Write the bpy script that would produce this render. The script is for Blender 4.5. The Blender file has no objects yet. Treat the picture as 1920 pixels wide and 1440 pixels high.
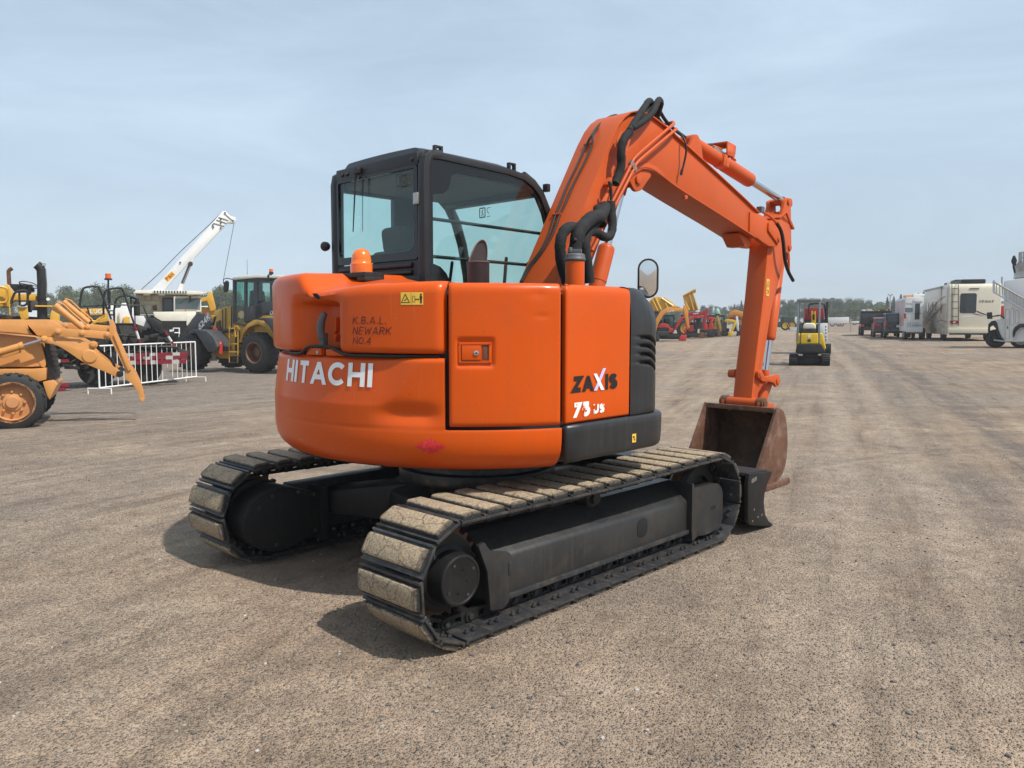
import bpy, bmesh, math, random
from mathutils import Vector, Matrix
R = math.radians
pi = math.pi
random.seed(7)
sc = bpy.context.scene
COL = sc.collection

# ------------------------------------------------------------------ camera model
F_PX, HOR, CAM_H = 1460.0, 604.0, 1.515
PIT = math.atan((720 - HOR) / F_PX)
CAM = Vector((0, 0, CAM_H))

def ray(px, py):
    x = (px - 960) / F_PX
    u = -(py - 720) / F_PX
    c, s = math.cos(PIT), math.sin(PIT)
    return Vector((x, c + u * s, -s + u * c))

def ground(px, py, z=0.0):
    d = ray(px, py)
    return CAM + d * ((z - CAM_H) / d.z)

class Fr:
    """local frame of a machine: x forward, y left, z up"""
    def __init__(s, O, psi):
        s.O = Vector(O); s.psi = psi
        s.X = Vector((math.sin(psi), math.cos(psi), 0))
        s.Y = Vector((-math.cos(psi), math.sin(psi), 0))
        s.Z = Vector((0, 0, 1))
        s.ax = (s.X, s.Y, s.Z)
    def on(s, px, py, ax, val):
        d = ray(px, py); rel = CAM - s.O
        a = s.ax[ax]
        t = (val - rel.dot(a)) / d.dot(a)
        p = rel + d * t
        return Vector((p.dot(s.X), p.dot(s.Y), p.dot(s.Z)))
    def pl(s, y, pts):
        return [s.on(px, py, 1, y) for px, py in pts]
    def xz(s, y, pts):
        return [(v.x, v.z) for v in s.pl(y, pts)]

# ------------------------------------------------------------------ materials
MATS = {}
def nodes_of(name):
    m = bpy.data.materials.new(name); m.use_nodes = True
    nt = m.node_tree; nt.nodes.clear()
    out = nt.nodes.new('ShaderNodeOutputMaterial')
    bs = nt.nodes.new('ShaderNodeBsdfPrincipled')
    nt.links.new(bs.outputs[0], out.inputs[0])
    return m, nt, bs, out

def N(nt, t, **kw):
    n = nt.nodes.new(t)
    for k, v in kw.items():
        if k.startswith('i_'):
            key = k[2:]
            key = int(key) if key.isdigit() else key.replace('_', ' ')
            n.inputs[key].default_value = v
        else:
            setattr(n, k, v)
    return n

def col4(c): return (c[0], c[1], c[2], 1.0)

def ramp(nt, fac, stops):
    r = nt.nodes.new('ShaderNodeValToRGB')
    e = r.color_ramp.elements
    while len(e) < len(stops): e.new(0.5)
    for el, (p, c) in zip(e, stops):
        el.position = p
        el.color = c if len(c) == 4 else col4(c)
    nt.links.new(fac, r.inputs[0])
    return r

def mixc(nt, fac, a, b, mode='MIX'):
    m = nt.nodes.new('ShaderNodeMix'); m.data_type = 'RGBA'; m.blend_type = mode
    for sock, v in ((m.inputs[0], fac), (m.inputs[6], a), (m.inputs[7], b)):
        if hasattr(v, 'is_output'): nt.links.new(v, sock)
        elif isinstance(v, (int, float)): sock.default_value = v
        else: sock.default_value = col4(v)
    return m.outputs[2]

def math_(nt, op, a, b=None, c=None, clamp=False):
    m = nt.nodes.new('ShaderNodeMath'); m.operation = op; m.use_clamp = clamp
    for i, v in enumerate((a, b, c)):
        if v is None: continue
        if hasattr(v, 'is_output'): nt.links.new(v, m.inputs[i])
        else: m.inputs[i].default_value = v
    return m.outputs[0]

def mat(name, color, rough=0.5, metal=0.0, coat=0.0, dirt=0.0, dirt_col=(.22, .18, .13), var=0.10,
        scale=3.0, bump=0.0, bscale=60.0, streak=0.0, spec=None, scratch=0.0, rvar=0.12):
    """general worn paint / metal / rubber; dirt = amount of dusty blotches, streak = vertical rain streaks"""
    if name in MATS: return MATS[name]
    m, nt, bs, out = nodes_of(name)
    tc = N(nt, 'ShaderNodeTexCoord'); oi = N(nt, 'ShaderNodeObjectInfo')
    add = N(nt, 'ShaderNodeVectorMath', operation='MULTIPLY_ADD')
    comb = N(nt, 'ShaderNodeCombineXYZ')
    nt.links.new(oi.outputs['Random'], comb.inputs[0]); nt.links.new(oi.outputs['Random'], comb.inputs[2])
    nt.links.new(comb.outputs[0], add.inputs[0]); add.inputs[1].default_value = (17, 17, 17)
    nt.links.new(tc.outputs['Object'], add.inputs[2])
    V = add.outputs[0]
    n1 = N(nt, 'ShaderNodeTexNoise', i_Scale=scale, i_Detail=6.0, i_Roughness=0.6)
    nt.links.new(V, n1.inputs['Vector'])
    dark = tuple(c * (1 - var) for c in color); lite = tuple(min(1, c * (1 + var)) for c in color)
    r1 = ramp(nt, n1.outputs[0], [(.3, dark), (.7, lite)])
    c = r1.outputs[0]
    if streak:
        mp = N(nt, 'ShaderNodeMapping'); mp.inputs['Scale'].default_value = (38, 38, 1.3)
        nt.links.new(V, mp.inputs[0])
        ns = N(nt, 'ShaderNodeTexNoise', i_Scale=1.0, i_Detail=3.0); nt.links.new(mp.outputs[0], ns.inputs['Vector'])
        rs = ramp(nt, ns.outputs[0], [(.50, (0, 0, 0)), (.72, (1, 1, 1))])
        c = mixc(nt, math_(nt, 'MULTIPLY', rs.outputs[0], streak), c, dirt_col)
    if dirt:
        n2 = N(nt, 'ShaderNodeTexNoise', i_Scale=scale * 2.3, i_Detail=9.0, i_Roughness=0.72)
        nt.links.new(V, n2.inputs['Vector'])
        r2 = ramp(nt, n2.outputs[0], [(.48, (0, 0, 0)), (.68, (1, 1, 1))])
        c = mixc(nt, math_(nt, 'MULTIPLY', r2.outputs[0], dirt), c, dirt_col)
    if scratch:
        for rot_, sc_ in (((.3, .5, .2), (90, 90, 2.2)), ((1.2, .2, 1.1), (70, 3, 70))):
            mp = N(nt, 'ShaderNodeMapping'); mp.inputs['Scale'].default_value = sc_; mp.inputs['Rotation'].default_value = rot_
            nt.links.new(V, mp.inputs[0])
            ns = N(nt, 'ShaderNodeTexNoise', i_Scale=1.0, i_Detail=2.0); nt.links.new(mp.outputs[0], ns.inputs['Vector'])
            rs = ramp(nt, ns.outputs[0], [(.70, (0, 0, 0)), (.735, (1, 1, 1))])
            c = mixc(nt, math_(nt, 'MULTIPLY', rs.outputs[0], scratch), c, (.75, .30, .16))
        nd = N(nt, 'ShaderNodeTexNoise', i_Scale=34.0, i_Detail=3.0); nt.links.new(V, nd.inputs['Vector'])
        rd = ramp(nt, nd.outputs[0], [(.71, (0, 0, 0)), (.74, (1, 1, 1))])
        c = mixc(nt, math_(nt, 'MULTIPLY', rd.outputs[0], scratch * 1.4), c, (.16, .04, .015))
    nt.links.new(c, bs.inputs['Base Color'])
    rr = N(nt, 'ShaderNodeMapRange'); rr.inputs[3].default_value = max(.02, rough - rvar); rr.inputs[4].default_value = min(1, rough + rvar)
    n3 = N(nt, 'ShaderNodeTexNoise', i_Scale=scale * 4, i_Detail=5.0); nt.links.new(V, n3.inputs['Vector'])
    nt.links.new(n3.outputs[0], rr.inputs[0]); nt.links.new(rr.outputs[0], bs.inputs['Roughness'])
    bs.inputs['Metallic'].default_value = metal
    bs.inputs['Coat Weight'].default_value = coat
    bs.inputs['Coat Roughness'].default_value = 0.08
    if spec is not None: bs.inputs['Specular IOR Level'].default_value = spec
    if bump:
        nb = N(nt, 'ShaderNodeTexNoise', i_Scale=bscale, i_Detail=6.0, i_Roughness=.65); nt.links.new(V, nb.inputs['Vector'])
        b = N(nt, 'ShaderNodeBump', i_Strength=min(1, bump), i_Distance=0.01 * max(1, bump))
        nt.links.new(nb.outputs[0], b.inputs['Height']); nt.links.new(b.outputs[0], bs.inputs['Normal'])
    MATS[name] = m
    return m

def glass(name, tint, refl=1.0, rough=0.02):
    if name in MATS: return MATS[name]
    m, nt, bs, out = nodes_of(name)
    nt.nodes.remove(bs)
    tr = N(nt, 'ShaderNodeBsdfTransparent'); tr.inputs[0].default_value = col4(tint)
    gl = N(nt, 'ShaderNodeBsdfGlossy'); gl.inputs['Roughness'].default_value = rough
    gl.inputs['Color'].default_value = (.9, .95, .95, 1)
    ge = N(nt, 'ShaderNodeNewGeometry')
    dt = N(nt, 'ShaderNodeVectorMath', operation='DOT_PRODUCT')
    nt.links.new(ge.outputs['Incoming'], dt.inputs[0]); nt.links.new(ge.outputs['Normal'], dt.inputs[1])
    k = math_(nt, 'POWER', math_(nt, 'SUBTRACT', 1.0, math_(nt, 'ABSOLUTE', dt.outputs['Value'])), 5.0)
    fr = math_(nt, 'MULTIPLY_ADD', k, .96 * refl, .04 * refl, clamp=True)
    mx = N(nt, 'ShaderNodeMixShader')
    nt.links.new(fr, mx.inputs[0])
    nt.links.new(tr.outputs[0], mx.inputs[1]); nt.links.new(gl.outputs[0], mx.inputs[2])
    nt.links.new(mx.outputs[0], out.inputs[0])
    MATS[name] = m
    return m

# ------------------------------------------------------------------ mesh builder
def V3(p): return Vector(p)

class MB:
    def __init__(s):
        s.v = []; s.f = []; s.m = []; s.mats = []
    def mi(s, m):
        if m not in s.mats: s.mats.append(m)
        return s.mats.index(m)
    def add(s, vs, fs, m):
        b = len(s.v); k = s.mi(m)
        s.v.extend([tuple(v) for v in vs])
        for f in fs:
            s.f.append([b + i for i in f]); s.m.append(k)
        return s
    def box(s, c, size, m, rot=None):
        hx, hy, hz = size[0] / 2, size[1] / 2, size[2] / 2
        vs = [Vector((x, y, z)) for x in (-hx, hx) for y in (-hy, hy) for z in (-hz, hz)]
        if rot is not None: vs = [rot @ v for v in vs]
        vs = [v + V3(c) for v in vs]
        return s.add(vs, [(0, 1, 3, 2), (4, 6, 7, 5), (0, 4, 5, 1), (2, 3, 7, 6), (0, 2, 6, 4), (1, 5, 7, 3)], m)
    def bx(s, x0, x1, y0, y1, z0, z1, m):
        return s.box(((x0 + x1) / 2, (y0 + y1) / 2, (z0 + z1) / 2), (abs(x1 - x0), abs(y1 - y0), abs(z1 - z0)), m)
    def prism(s, pts, off, m):
        """closed 3-D polygon pts extruded by vector off"""
        n = len(pts); off = V3(off)
        vs = [V3(p) for p in pts] + [V3(p) + off for p in pts]
        fs = [list(range(n))[::-1], list(range(n, 2 * n))] + [(i, (i + 1) % n, n + (i + 1) % n, n + i) for i in range(n)]
        return s.add(vs, fs, m)
    def prof(s, xz, y0, y1, m):
        return s.prism([(x, y0, z) for x, z in xz], (0, y1 - y0, 0), m)
    def ring(s, outer, inner, off, m):
        """frame between two closed loops with equal counts, extruded by off"""
        n = len(outer); off = V3(off)
        vs = [V3(p) for p in outer] + [V3(p) for p in inner]
        vs += [v + off for v in vs]
        fs = []
        for i in range(n):
            j = (i + 1) % n
            fs += [(i, j, n + j, n + i), (2 * n + j, 2 * n + i, 3 * n + i, 3 * n + j),
                   (j, i, 2 * n + i, 2 * n + j), (n + i, n + j, 3 * n + j, 3 * n + i)]
        return s.add(vs, fs, m)
    def cyl(s, p0, p1, r0, m, r1=None, n=16, caps=True):
        p0, p1 = V3(p0), V3(p1); r1 = r0 if r1 is None else r1
        d = (p1 - p0).normalized()
        a = d.orthogonal().normalized(); b = d.cross(a)
        vs = []
        for p, r in ((p0, r0), (p1, r1)):
            for i in range(n):
                t = 2 * pi * i / n
                vs.append(p + a * (r * math.cos(t)) + b * (r * math.sin(t)))
        fs = [(i, (i + 1) % n, n + (i + 1) % n, n + i) for i in range(n)]
        if caps: fs += [list(range(n))[::-1], list(range(n, 2 * n))]
        return s.add(vs, fs, m)
    def lathe(s, p0, axis, prof, m, n=24, caps=True):
        """prof = [(h, r)] along axis from p0"""
        p0 = V3(p0); d = V3(axis).normalized(); a = d.orthogonal().normalized(); b = d.cross(a)
        vs = []; k = len(prof)
        for h, r in prof:
            for i in range(n):
                t = 2 * pi * i / n
                vs.append(p0 + d * h + a * (r * math.cos(t)) + b * (r * math.sin(t)))
        fs = []
        for j in range(k - 1):
            for i in range(n):
                fs.append((j * n + i, j * n + (i + 1) % n, (j + 1) * n + (i + 1) % n, (j + 1) * n + i))
        if caps and prof[0][1] > 1e-5: fs.append(list(range(n))[::-1])
        if caps and prof[-1][1] > 1e-5: fs.append([(k - 1) * n + i for i in range(n)])
        return s.add(vs, fs, m)
    def tube(s, path, r, m, n=8, smooth_iters=0, closed=False, wob=0.0):
        P = [V3(p) for p in path]
        if smooth_iters: P = smooth_path(P, smooth_iters)
        k = len(P); vs = []
        d0 = (P[1] - P[0]).normalized(); a = d0.orthogonal().normalized()
        for j in range(k):
            if j == 0: d = P[1] - P[0]
            elif j == k - 1: d = P[-1] - P[-2]
            else: d = (P[j + 1] - P[j]).normalized() + (P[j] - P[j - 1]).normalized()
            d = d.normalized() if d.length > 1e-9 else d0
            a = (a - d * a.dot(d))
            a = a.normalized() if a.length > 1e-6 else d.orthogonal().normalized()
            b = d.cross(a)
            rr = r(j / (k - 1)) if callable(r) else r
            if wob: rr *= 1 + random.uniform(-wob, wob)
            for i in range(n):
                t = 2 * pi * i / n
                vs.append(P[j] + a * (rr * math.cos(t)) + b * (rr * math.sin(t)))
        fs = []
        for j in range(k - 1):
            for i in range(n):
                fs.append((j * n + i, j * n + (i + 1) % n, (j + 1) * n + (i + 1) % n, (j + 1) * n + i))
        fs += [list(range(n))[::-1], [(k - 1) * n + i for i in range(n)]]
        return s.add(vs, fs, m)
    def grid(s, fn, us, vs_, m, mask=None):
        nu, nv = len(us), len(vs_)
        pts = [fn(u, v) for u in us for v in vs_]
        fs = []
        for i in range(nu - 1):
            for j in range(nv - 1):
                if mask and not mask(.5 * (us[i] + us[i + 1]), .5 * (vs_[j] + vs_[j + 1])): continue
                fs.append((i * nv + j, (i + 1) * nv + j, (i + 1) * nv + j + 1, i * nv + j + 1))
        return s.add(pts, fs, m)
    def build(s, name, parent=None, bevel=0.0, seg=2, angle=38, solid=0.0, smooth=True, bev_angle=30, recalc=True, weld=True):
        bm = bmesh.new()
        vv = [bm.verts.new(v) for v in s.v]
        for f, k in zip(s.f, s.m):
            try:
                fc = bm.faces.new([vv[i] for i in f]); fc.material_index = k
            except ValueError:
                pass
        loose = [v for v in bm.verts if not v.link_faces]
        if loose: bmesh.ops.delete(bm, geom=loose, context='VERTS')
        if weld: bmesh.ops.remove_doubles(bm, verts=bm.verts, dist=1e-5)
        if recalc: bmesh.ops.recalc_face_normals(bm, faces=bm.faces)
        if solid: bmesh.ops.solidify(bm, geom=bm.faces[:], thickness=solid)
        if bevel:
            es = [e for e in bm.edges if len(e.link_faces) == 2 and e.calc_face_angle(0) > R(bev_angle)]
            try:
                bmesh.ops.bevel(bm, geom=es, offset=bevel, segments=seg, profile=.6, affect='EDGES', clamp_overlap=True, material=-1)
            except Exception as ex:
                print('bevel fail', name, ex)
        for f in bm.faces: f.smooth = smooth
        if smooth:
            for e in bm.edges:
                if len(e.link_faces) == 2 and e.calc_face_angle(0) > R(angle): e.smooth = False
        me = bpy.data.meshes.new(name)
        bm.to_mesh(me); bm.free()
        for m in s.mats: me.materials.append(m)
        o = bpy.data.objects.new(name, me); COL.objects.link(o)
        if parent is not None: o.parent = parent
        return o

def smooth_path(P, it=2):
    for _ in range(it):
        Q = [P[0]]
        for a, b in zip(P[:-1], P[1:]):
            Q += [a * .75 + b * .25, a * .25 + b * .75]
        Q.append(P[-1]); P = Q
    return P

def inset(poly, d):
    """inset a 2-D polygon by d (number or list per edge)"""
    n = len(poly)
    A = sum(poly[i][0] * poly[(i + 1) % n][1] - poly[(i + 1) % n][0] * poly[i][1] for i in range(n))
    sg = 1 if A > 0 else -1
    L = []
    for i in range(n):
        (x0, y0), (x1, y1) = poly[i], poly[(i + 1) % n]
        dx, dy = x1 - x0, y1 - y0; l = math.hypot(dx, dy)
        nx, ny = -dy / l * sg, dx / l * sg
        di = d[i] if isinstance(d, (list, tuple)) else d
        L.append((x0 + nx * di, y0 + ny * di, dx / l, dy / l))
    out = []
    for i in range(n):
        x0, y0, dx0, dy0 = L[i - 1]; x1, y1, dx1, dy1 = L[i]
        det = dx0 * dy1 - dy0 * dx1
        if abs(det) < 1e-4: out.append((x1, y1)); continue
        t = ((x1 - x0) * dy1 - (y1 - y0) * dx1) / det
        out.append((x0 + dx0 * t, y0 + dy0 * t))
    return out

def rounded(poly, r, k=4):
    """round the corners of a 2-D polygon (r number or list)"""
    n = len(poly); out = []
    for i in range(n):
        p = Vector(poly[i]); a = Vector(poly[i - 1]); b = Vector(poly[(i + 1) % n])
        ri = r[i] if isinstance(r, (list, tuple)) else r
        if ri <= 0: out.append(tuple(p)); continue
        la, lb = (a - p).length, (b - p).length
        ri = min(ri, la * .49, lb * .49)
        A = p + (a - p) / la * ri; B = p + (b - p) / lb * ri
        for j in range(k + 1):
            t = j / k
            q = A * (1 - t) ** 2 + p * (2 * t * (1 - t)) + B * t ** 2
            out.append(tuple(q))
    return out

def circ2(cx, cz, r, n=16, a0=0.0):
    return [(cx + r * math.cos(a0 + 2 * pi * i / n), cz + r * math.sin(a0 + 2 * pi * i / n)) for i in range(n)]

def ss(a, b, x):
    t = max(0.0, min(1.0, (x - a) / (b - a))) if a != b else float(x > a)
    return t * t * (3 - 2 * t)

def lin(a, b, n): return [a + (b - a) * i / (n - 1) for i in range(n)]

# ------------------------------------------------------------------ objects
def tag(o, label=None, cat=None, group=None, kind=None):
    if label: o['label'] = label
    if cat: o['category'] = cat
    if group: o['group'] = group
    if kind: o['kind'] = kind
    return o

def empty(name, loc, rz=0.0, parent=None):
    o = bpy.data.objects.new(name, None); COL.objects.link(o)
    o.location = loc; o.rotation_euler = (0, 0, rz); o.empty_display_size = .3
    if parent is not None: o.parent = parent
    return o

def thing(name, fr, label, cat, group=None):
    return tag(empty(name, fr.O, pi / 2 - fr.psi), label, cat, group)

def copy_tree(o, parent=None):
    c = o.copy(); COL.objects.link(c)
    if parent is not None: c.parent = parent
    for ch in list(o.children): copy_tree(ch, c)
    return c

# ------------------------------------------------------------------ stroke lettering
def arc(cx, cy, rx, ry, a0, a1, n=10):
    return [(cx + rx * math.cos(R(a0 + (a1 - a0) * i / n)), cy + ry * math.sin(R(a0 + (a1 - a0) * i / n))) for i in range(n + 1)]

GL = {  # glyph: (width, [polylines]) centre lines in a box of height 1
    'H': (.60, [[(.0, 0), (.0, 1)], [(.60, 0), (.60, 1)], [(0, .5), (.60, .5)]]),
    'I': (.0, [[(0, 0), (0, 1)]]),
    'T': (.68, [[(.34, 0), (.34, .9)], [(0, 1), (.68, 1)]]),
    'A': (.72, [[(0, 0), (.32, .97), (.40, .97), (.72, 0)], [(.14, .27), (.58, .27)]]),
    'C': (.72, [arc(.40, .5, .40, .5, 42, 318, 18)]),
    'Z': (.66, [[(0, 1), (.66, 1), (0, 0), (.66, 0)]]),
    'X': (.66, [[(0, 0), (.66, 1)], [(0, 1), (.66, 0)]]),
    'S': (.6, [arc(.3, .75, .3, .25, 20, 270, 10) + arc(.3, .25, .3, .25, 90, -160, 10)]),
    'E': (.55, [[(.55, 1), (0, 1), (0, 0), (.55, 0)], [(0, .52), (.5, .52)]]),
    'D': (.66, [[(0, 0), (0, 1)], [(0, 1), (.25, 1)] + arc(.28, .5, .38, .5, 90, -90, 12) + [(0, 0)]]),
    'R': (.6, [[(0, 0), (0, 1), (.35, 1)] + arc(.35, .75, .25, .25, 90, -90, 8) + [(0, .5)], [(.3, .5), (.62, 0)]]),
    'P': (.55, [[(0, 0), (0, 1), (.3, 1)] + arc(.3, .74, .26, .26, 90, -90, 8) + [(0, .48)]]),
    'B': (.58, [[(0, 0), (0, 1), (.3, 1)] + arc(.3, .77, .22, .23, 90, -90, 8) + [(0, .54)], [(.3, .54)] + arc(.3, .27, .28, .27, 90, -90, 8) + [(0, 0)]]),
    'L': (.5, [[(0, 1), (0, 0), (.5, 0)]]),
    'U': (.64, [[(0, 1), (0, .3)] + arc(.32, .3, .32, .3, 180, 360, 10) + [(.64, 1)]]),
    'G': (.76, [arc(.42, .5, .42, .5, 48, 350, 18) + [(.5, .42)]]),
    'K': (.6, [[(0, 0), (0, 1)], [(.58, 1), (0, .42)], [(.2, .62), (.62, 0)]]),
    'N': (.66, [[(0, 0), (0, 1), (.66, 0), (.66, 1)]]),
    'W': (.95, [[(0, 1), (.24, 0), (.48, .8), (.72, 0), (.95, 1)]]),
    'V': (.7, [[(0, 1), (.35, 0), (.7, 1)]]),
    'O': (.74, [arc(.37, .5, .37, .5, 90, 450, 20)]),
    'M': (.8, [[(0, 0), (0, 1), (.4, .3), (.8, 1), (.8, 0)]]),
    'Y': (.66, [[(0, 1), (.33, .5), (.66, 1)], [(.33, .5), (.33, 0)]]),
    '7': (.58, [[(0, 1), (.58, 1), (.2, 0)]]),
    '5': (.56, [[(.54, 1), (.08, 1), (.04, .56), (.3, .62)] + arc(.28, .31, .28, .31, 70, -150, 10)]),
    '4': (.6, [[(.45, 0), (.45, 1), (0, .3), (.6, .3)]]),
    '2': (.58, [arc(.29, .72, .28, .28, 170, -20, 9) + [(0, 0), (.58, 0)]]),
    '6': (.56, [[(.46, 1), (.12, .55)] + arc(.28, .3, .27, .3, 150, -200, 14)]),
    '&': (.7, [[(.7, 0), (.15, .72)] + arc(.33, .8, .18, .2, 190, -20, 8) + [(.05, .35)] + arc(.28, .24, .26, .24, 170, 300, 8) + [(.68, .45)]]),
    '.': (.05, [[(0, 0), (.02, .1)]]),
    ' ': (.3, []),
}
for lo in 'usk': GL[lo] = GL[lo.upper()]

def lettering(text, size, w, gap, fn, mb, m, slant=0.0, step=.03, jit=0.0, widths=None, lift=.0003):
    """ribbons of width w*size for every stroke; fn(u, v, h) maps the flat text to 3-D. returns total length"""
    x = 0.0; k = 0
    for ch in text:
        gw, strokes = GL[ch]
        for st in strokes:
            P = [[x + (px + slant * py + random.uniform(-jit, jit)) * size, (w / 2 + py * (1 - w) + random.uniform(-jit, jit)) * size] for px, py in st]
            for e, f in ((0, 1), (-1, -2)):          # stems run the full height and are cut square to the base line
                dx, dy = P[e][0] - P[f][0], P[e][1] - P[f][1]
                if abs(dy) > .4 * abs(dx) and (st[e][1] < .02 or st[e][1] > .98):
                    k_ = (w / 2 * size) / abs(dy); P[e][0] += dx * k_; P[e][1] += dy * k_
            Q = [P[0]]
            for a, b in zip(P[:-1], P[1:]):
                n = max(1, int(math.hypot(b[0] - a[0], b[1] - a[1]) / (step)))
                Q += [(a[0] + (b[0] - a[0]) * i / n, a[1] + (b[1] - a[1]) * i / n) for i in range(1, n + 1)]
            hw = w * size / 2; L = []; Rr = []
            nq = len(Q)
            for i in range(nq):
                if i == 0: d0 = d1 = (Q[1][0] - Q[0][0], Q[1][1] - Q[0][1])
                elif i == nq - 1: d0 = d1 = (Q[-1][0] - Q[-2][0], Q[-1][1] - Q[-2][1])
                else:
                    d0 = (Q[i][0] - Q[i - 1][0], Q[i][1] - Q[i - 1][1]); d1 = (Q[i + 1][0] - Q[i][0], Q[i + 1][1] - Q[i][1])
                l0 = math.hypot(*d0) or 1e-9; l1 = math.hypot(*d1) or 1e-9
                n0 = (-d0[1] / l0, d0[0] / l0); n1 = (-d1[1] / l1, d1[0] / l1)
                mx, my = n0[0] + n1[0], n0[1] + n1[1]; ml = math.hypot(mx, my) or 1e-9
                mx /= ml; my /= ml
                dot = max(.35, mx * n0[0] + my * n0[1])
                mx *= hw / dot; my *= hw / dot
                if i in (0, nq - 1) and abs(d0[1]) > .4 * abs(d0[0]) and (Q[i][1] < .02 * size or Q[i][1] > .98 * size):
                    mx, my = -hw * l0 / d0[1], 0.0
                L.append((Q[i][0] + mx, Q[i][1] + my)); Rr.append((Q[i][0] - mx, Q[i][1] - my))
            h = lift * k; k += 1
            vs = [fn(u, v, h) for u, v in L] + [fn(u, v, h) for u, v in Rr]
            mb.add(vs, [(i, i + 1, nq + i + 1, nq + i) for i in range(nq - 1)], m)
        x += (gw + gap) * size
    return x - gap * size

def flat_fn(o, u, v, n):
    o, u, v, n = V3(o), V3(u), V3(v), V3(n)
    return lambda a, b, h: o + u * a + v * b + n * (.0025 + h)
# =================================================================== EXCAVATOR
EF = Fr((-0.23117, 5.14895, 0), .7705)
ORG = (.72, .118, .012)
M_body = mat('orange_body_paint', (.62, .082, .002), rough=.36, coat=.14, spec=.22, var=.05, scale=2.0, dirt=.10, dirt_col=(.36, .10, .035), streak=.12, scratch=.16, rvar=.10, bump=.04, bscale=9)
M_boom = mat('orange_boom_paint', (.54, .090, .016), rough=.46, coat=.05, spec=.25, var=.06, scale=2.0, dirt=.12, dirt_col=(.36, .12, .06), streak=.08, scratch=.14, bump=.05, bscale=30)
M_blk = mat('black_frame_paint', (.011, .011, .012), rough=.48, var=.25, dirt=.22, dirt_col=(.045, .042, .038), scale=4, streak=.22, bump=.08, bscale=90)
M_under = mat('undercarriage_black', (.009, .009, .0095), rough=.50, var=.25, dirt=.25, dirt_col=(.045, .037, .028), scale=5, streak=.14, spec=.35, bump=.12, bscale=80)
M_cab = mat('cab_charcoal_paint', (.016, .0165, .018), rough=.45, var=.15, dirt=.1, dirt_col=(.05, .05, .048), scale=4)
M_skirt = mat('black_plastic_skirt', (.018, .018, .019), rough=.40, var=.2, dirt=.15, dirt_col=(.06, .06, .06), streak=.3, scale=4)
M_rubber = mat('hose_rubber', (.010, .010, .010), rough=.62, var=.2, bump=.1, bscale=120)
M_sleeve = mat('fabric_hose_sleeve', (.009, .009, .010), rough=.85, var=.3, bump=.6, bscale=70, dirt=.15, dirt_col=(.03, .03, .03))
M_chrome = mat('chrome_rod', (.60, .60, .62), rough=.22, metal=1.0, var=.03, rvar=.05)
M_steel = mat('bare_steel', (.42, .40, .37), rough=.38, metal=.9, var=.2, dirt=.3, dirt_col=(.2, .15, .1))
M_greyp = mat('grey_plastic', (.085, .088, .09), rough=.5, var=.2, dirt=.2, dirt_col=(.2, .19, .17))
M_white = mat('white_decal', (.82, .82, .80), rough=.35, var=.04, dirt=.06, dirt_col=(.5, .4, .32))
M_black = mat('black_decal', (.012, .012, .012), rough=.35, var=.1)
M_yel = mat('yellow_sticker', (.80, .50, .06), rough=.35, var=.05)
M_dark = mat('dark_recess', (.006, .006, .006), rough=.8, var=.2)
M_red = mat('red_reflective_sticker', (.62, .012, .02), rough=.3, dirt=.22, dirt_col=(.75, .45, .42), scale=24, var=.05)
M_rust = mat('rusty_steel', (.13, .055, .028), rough=.7, metal=.25, var=.35, dirt=.6, dirt_col=(.23, .115, .055), scale=6, bump=.3, bscale=60)
M_lilac = mat('lilac_decal', (.55, .52, .80), rough=.35, var=.1)
M_amber = None

def chipped():
    m, nt, bs, out = nodes_of('chipped_white_decal')
    tc = N(nt, 'ShaderNodeTexCoord'); n = N(nt, 'ShaderNodeTexNoise', i_Scale=26.0, i_Detail=3.0)
    nt.links.new(tc.outputs['Object'], n.inputs['Vector'])
    r = ramp(nt, n.outputs[0], [(.385, (.62, .082, .002)), (.40, (.84, .83, .80))])
    nt.links.new(r.outputs[0], bs.inputs['Base Color']); bs.inputs['Roughness'].default_value = .35
    return m
M_chip = chipped()

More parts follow.
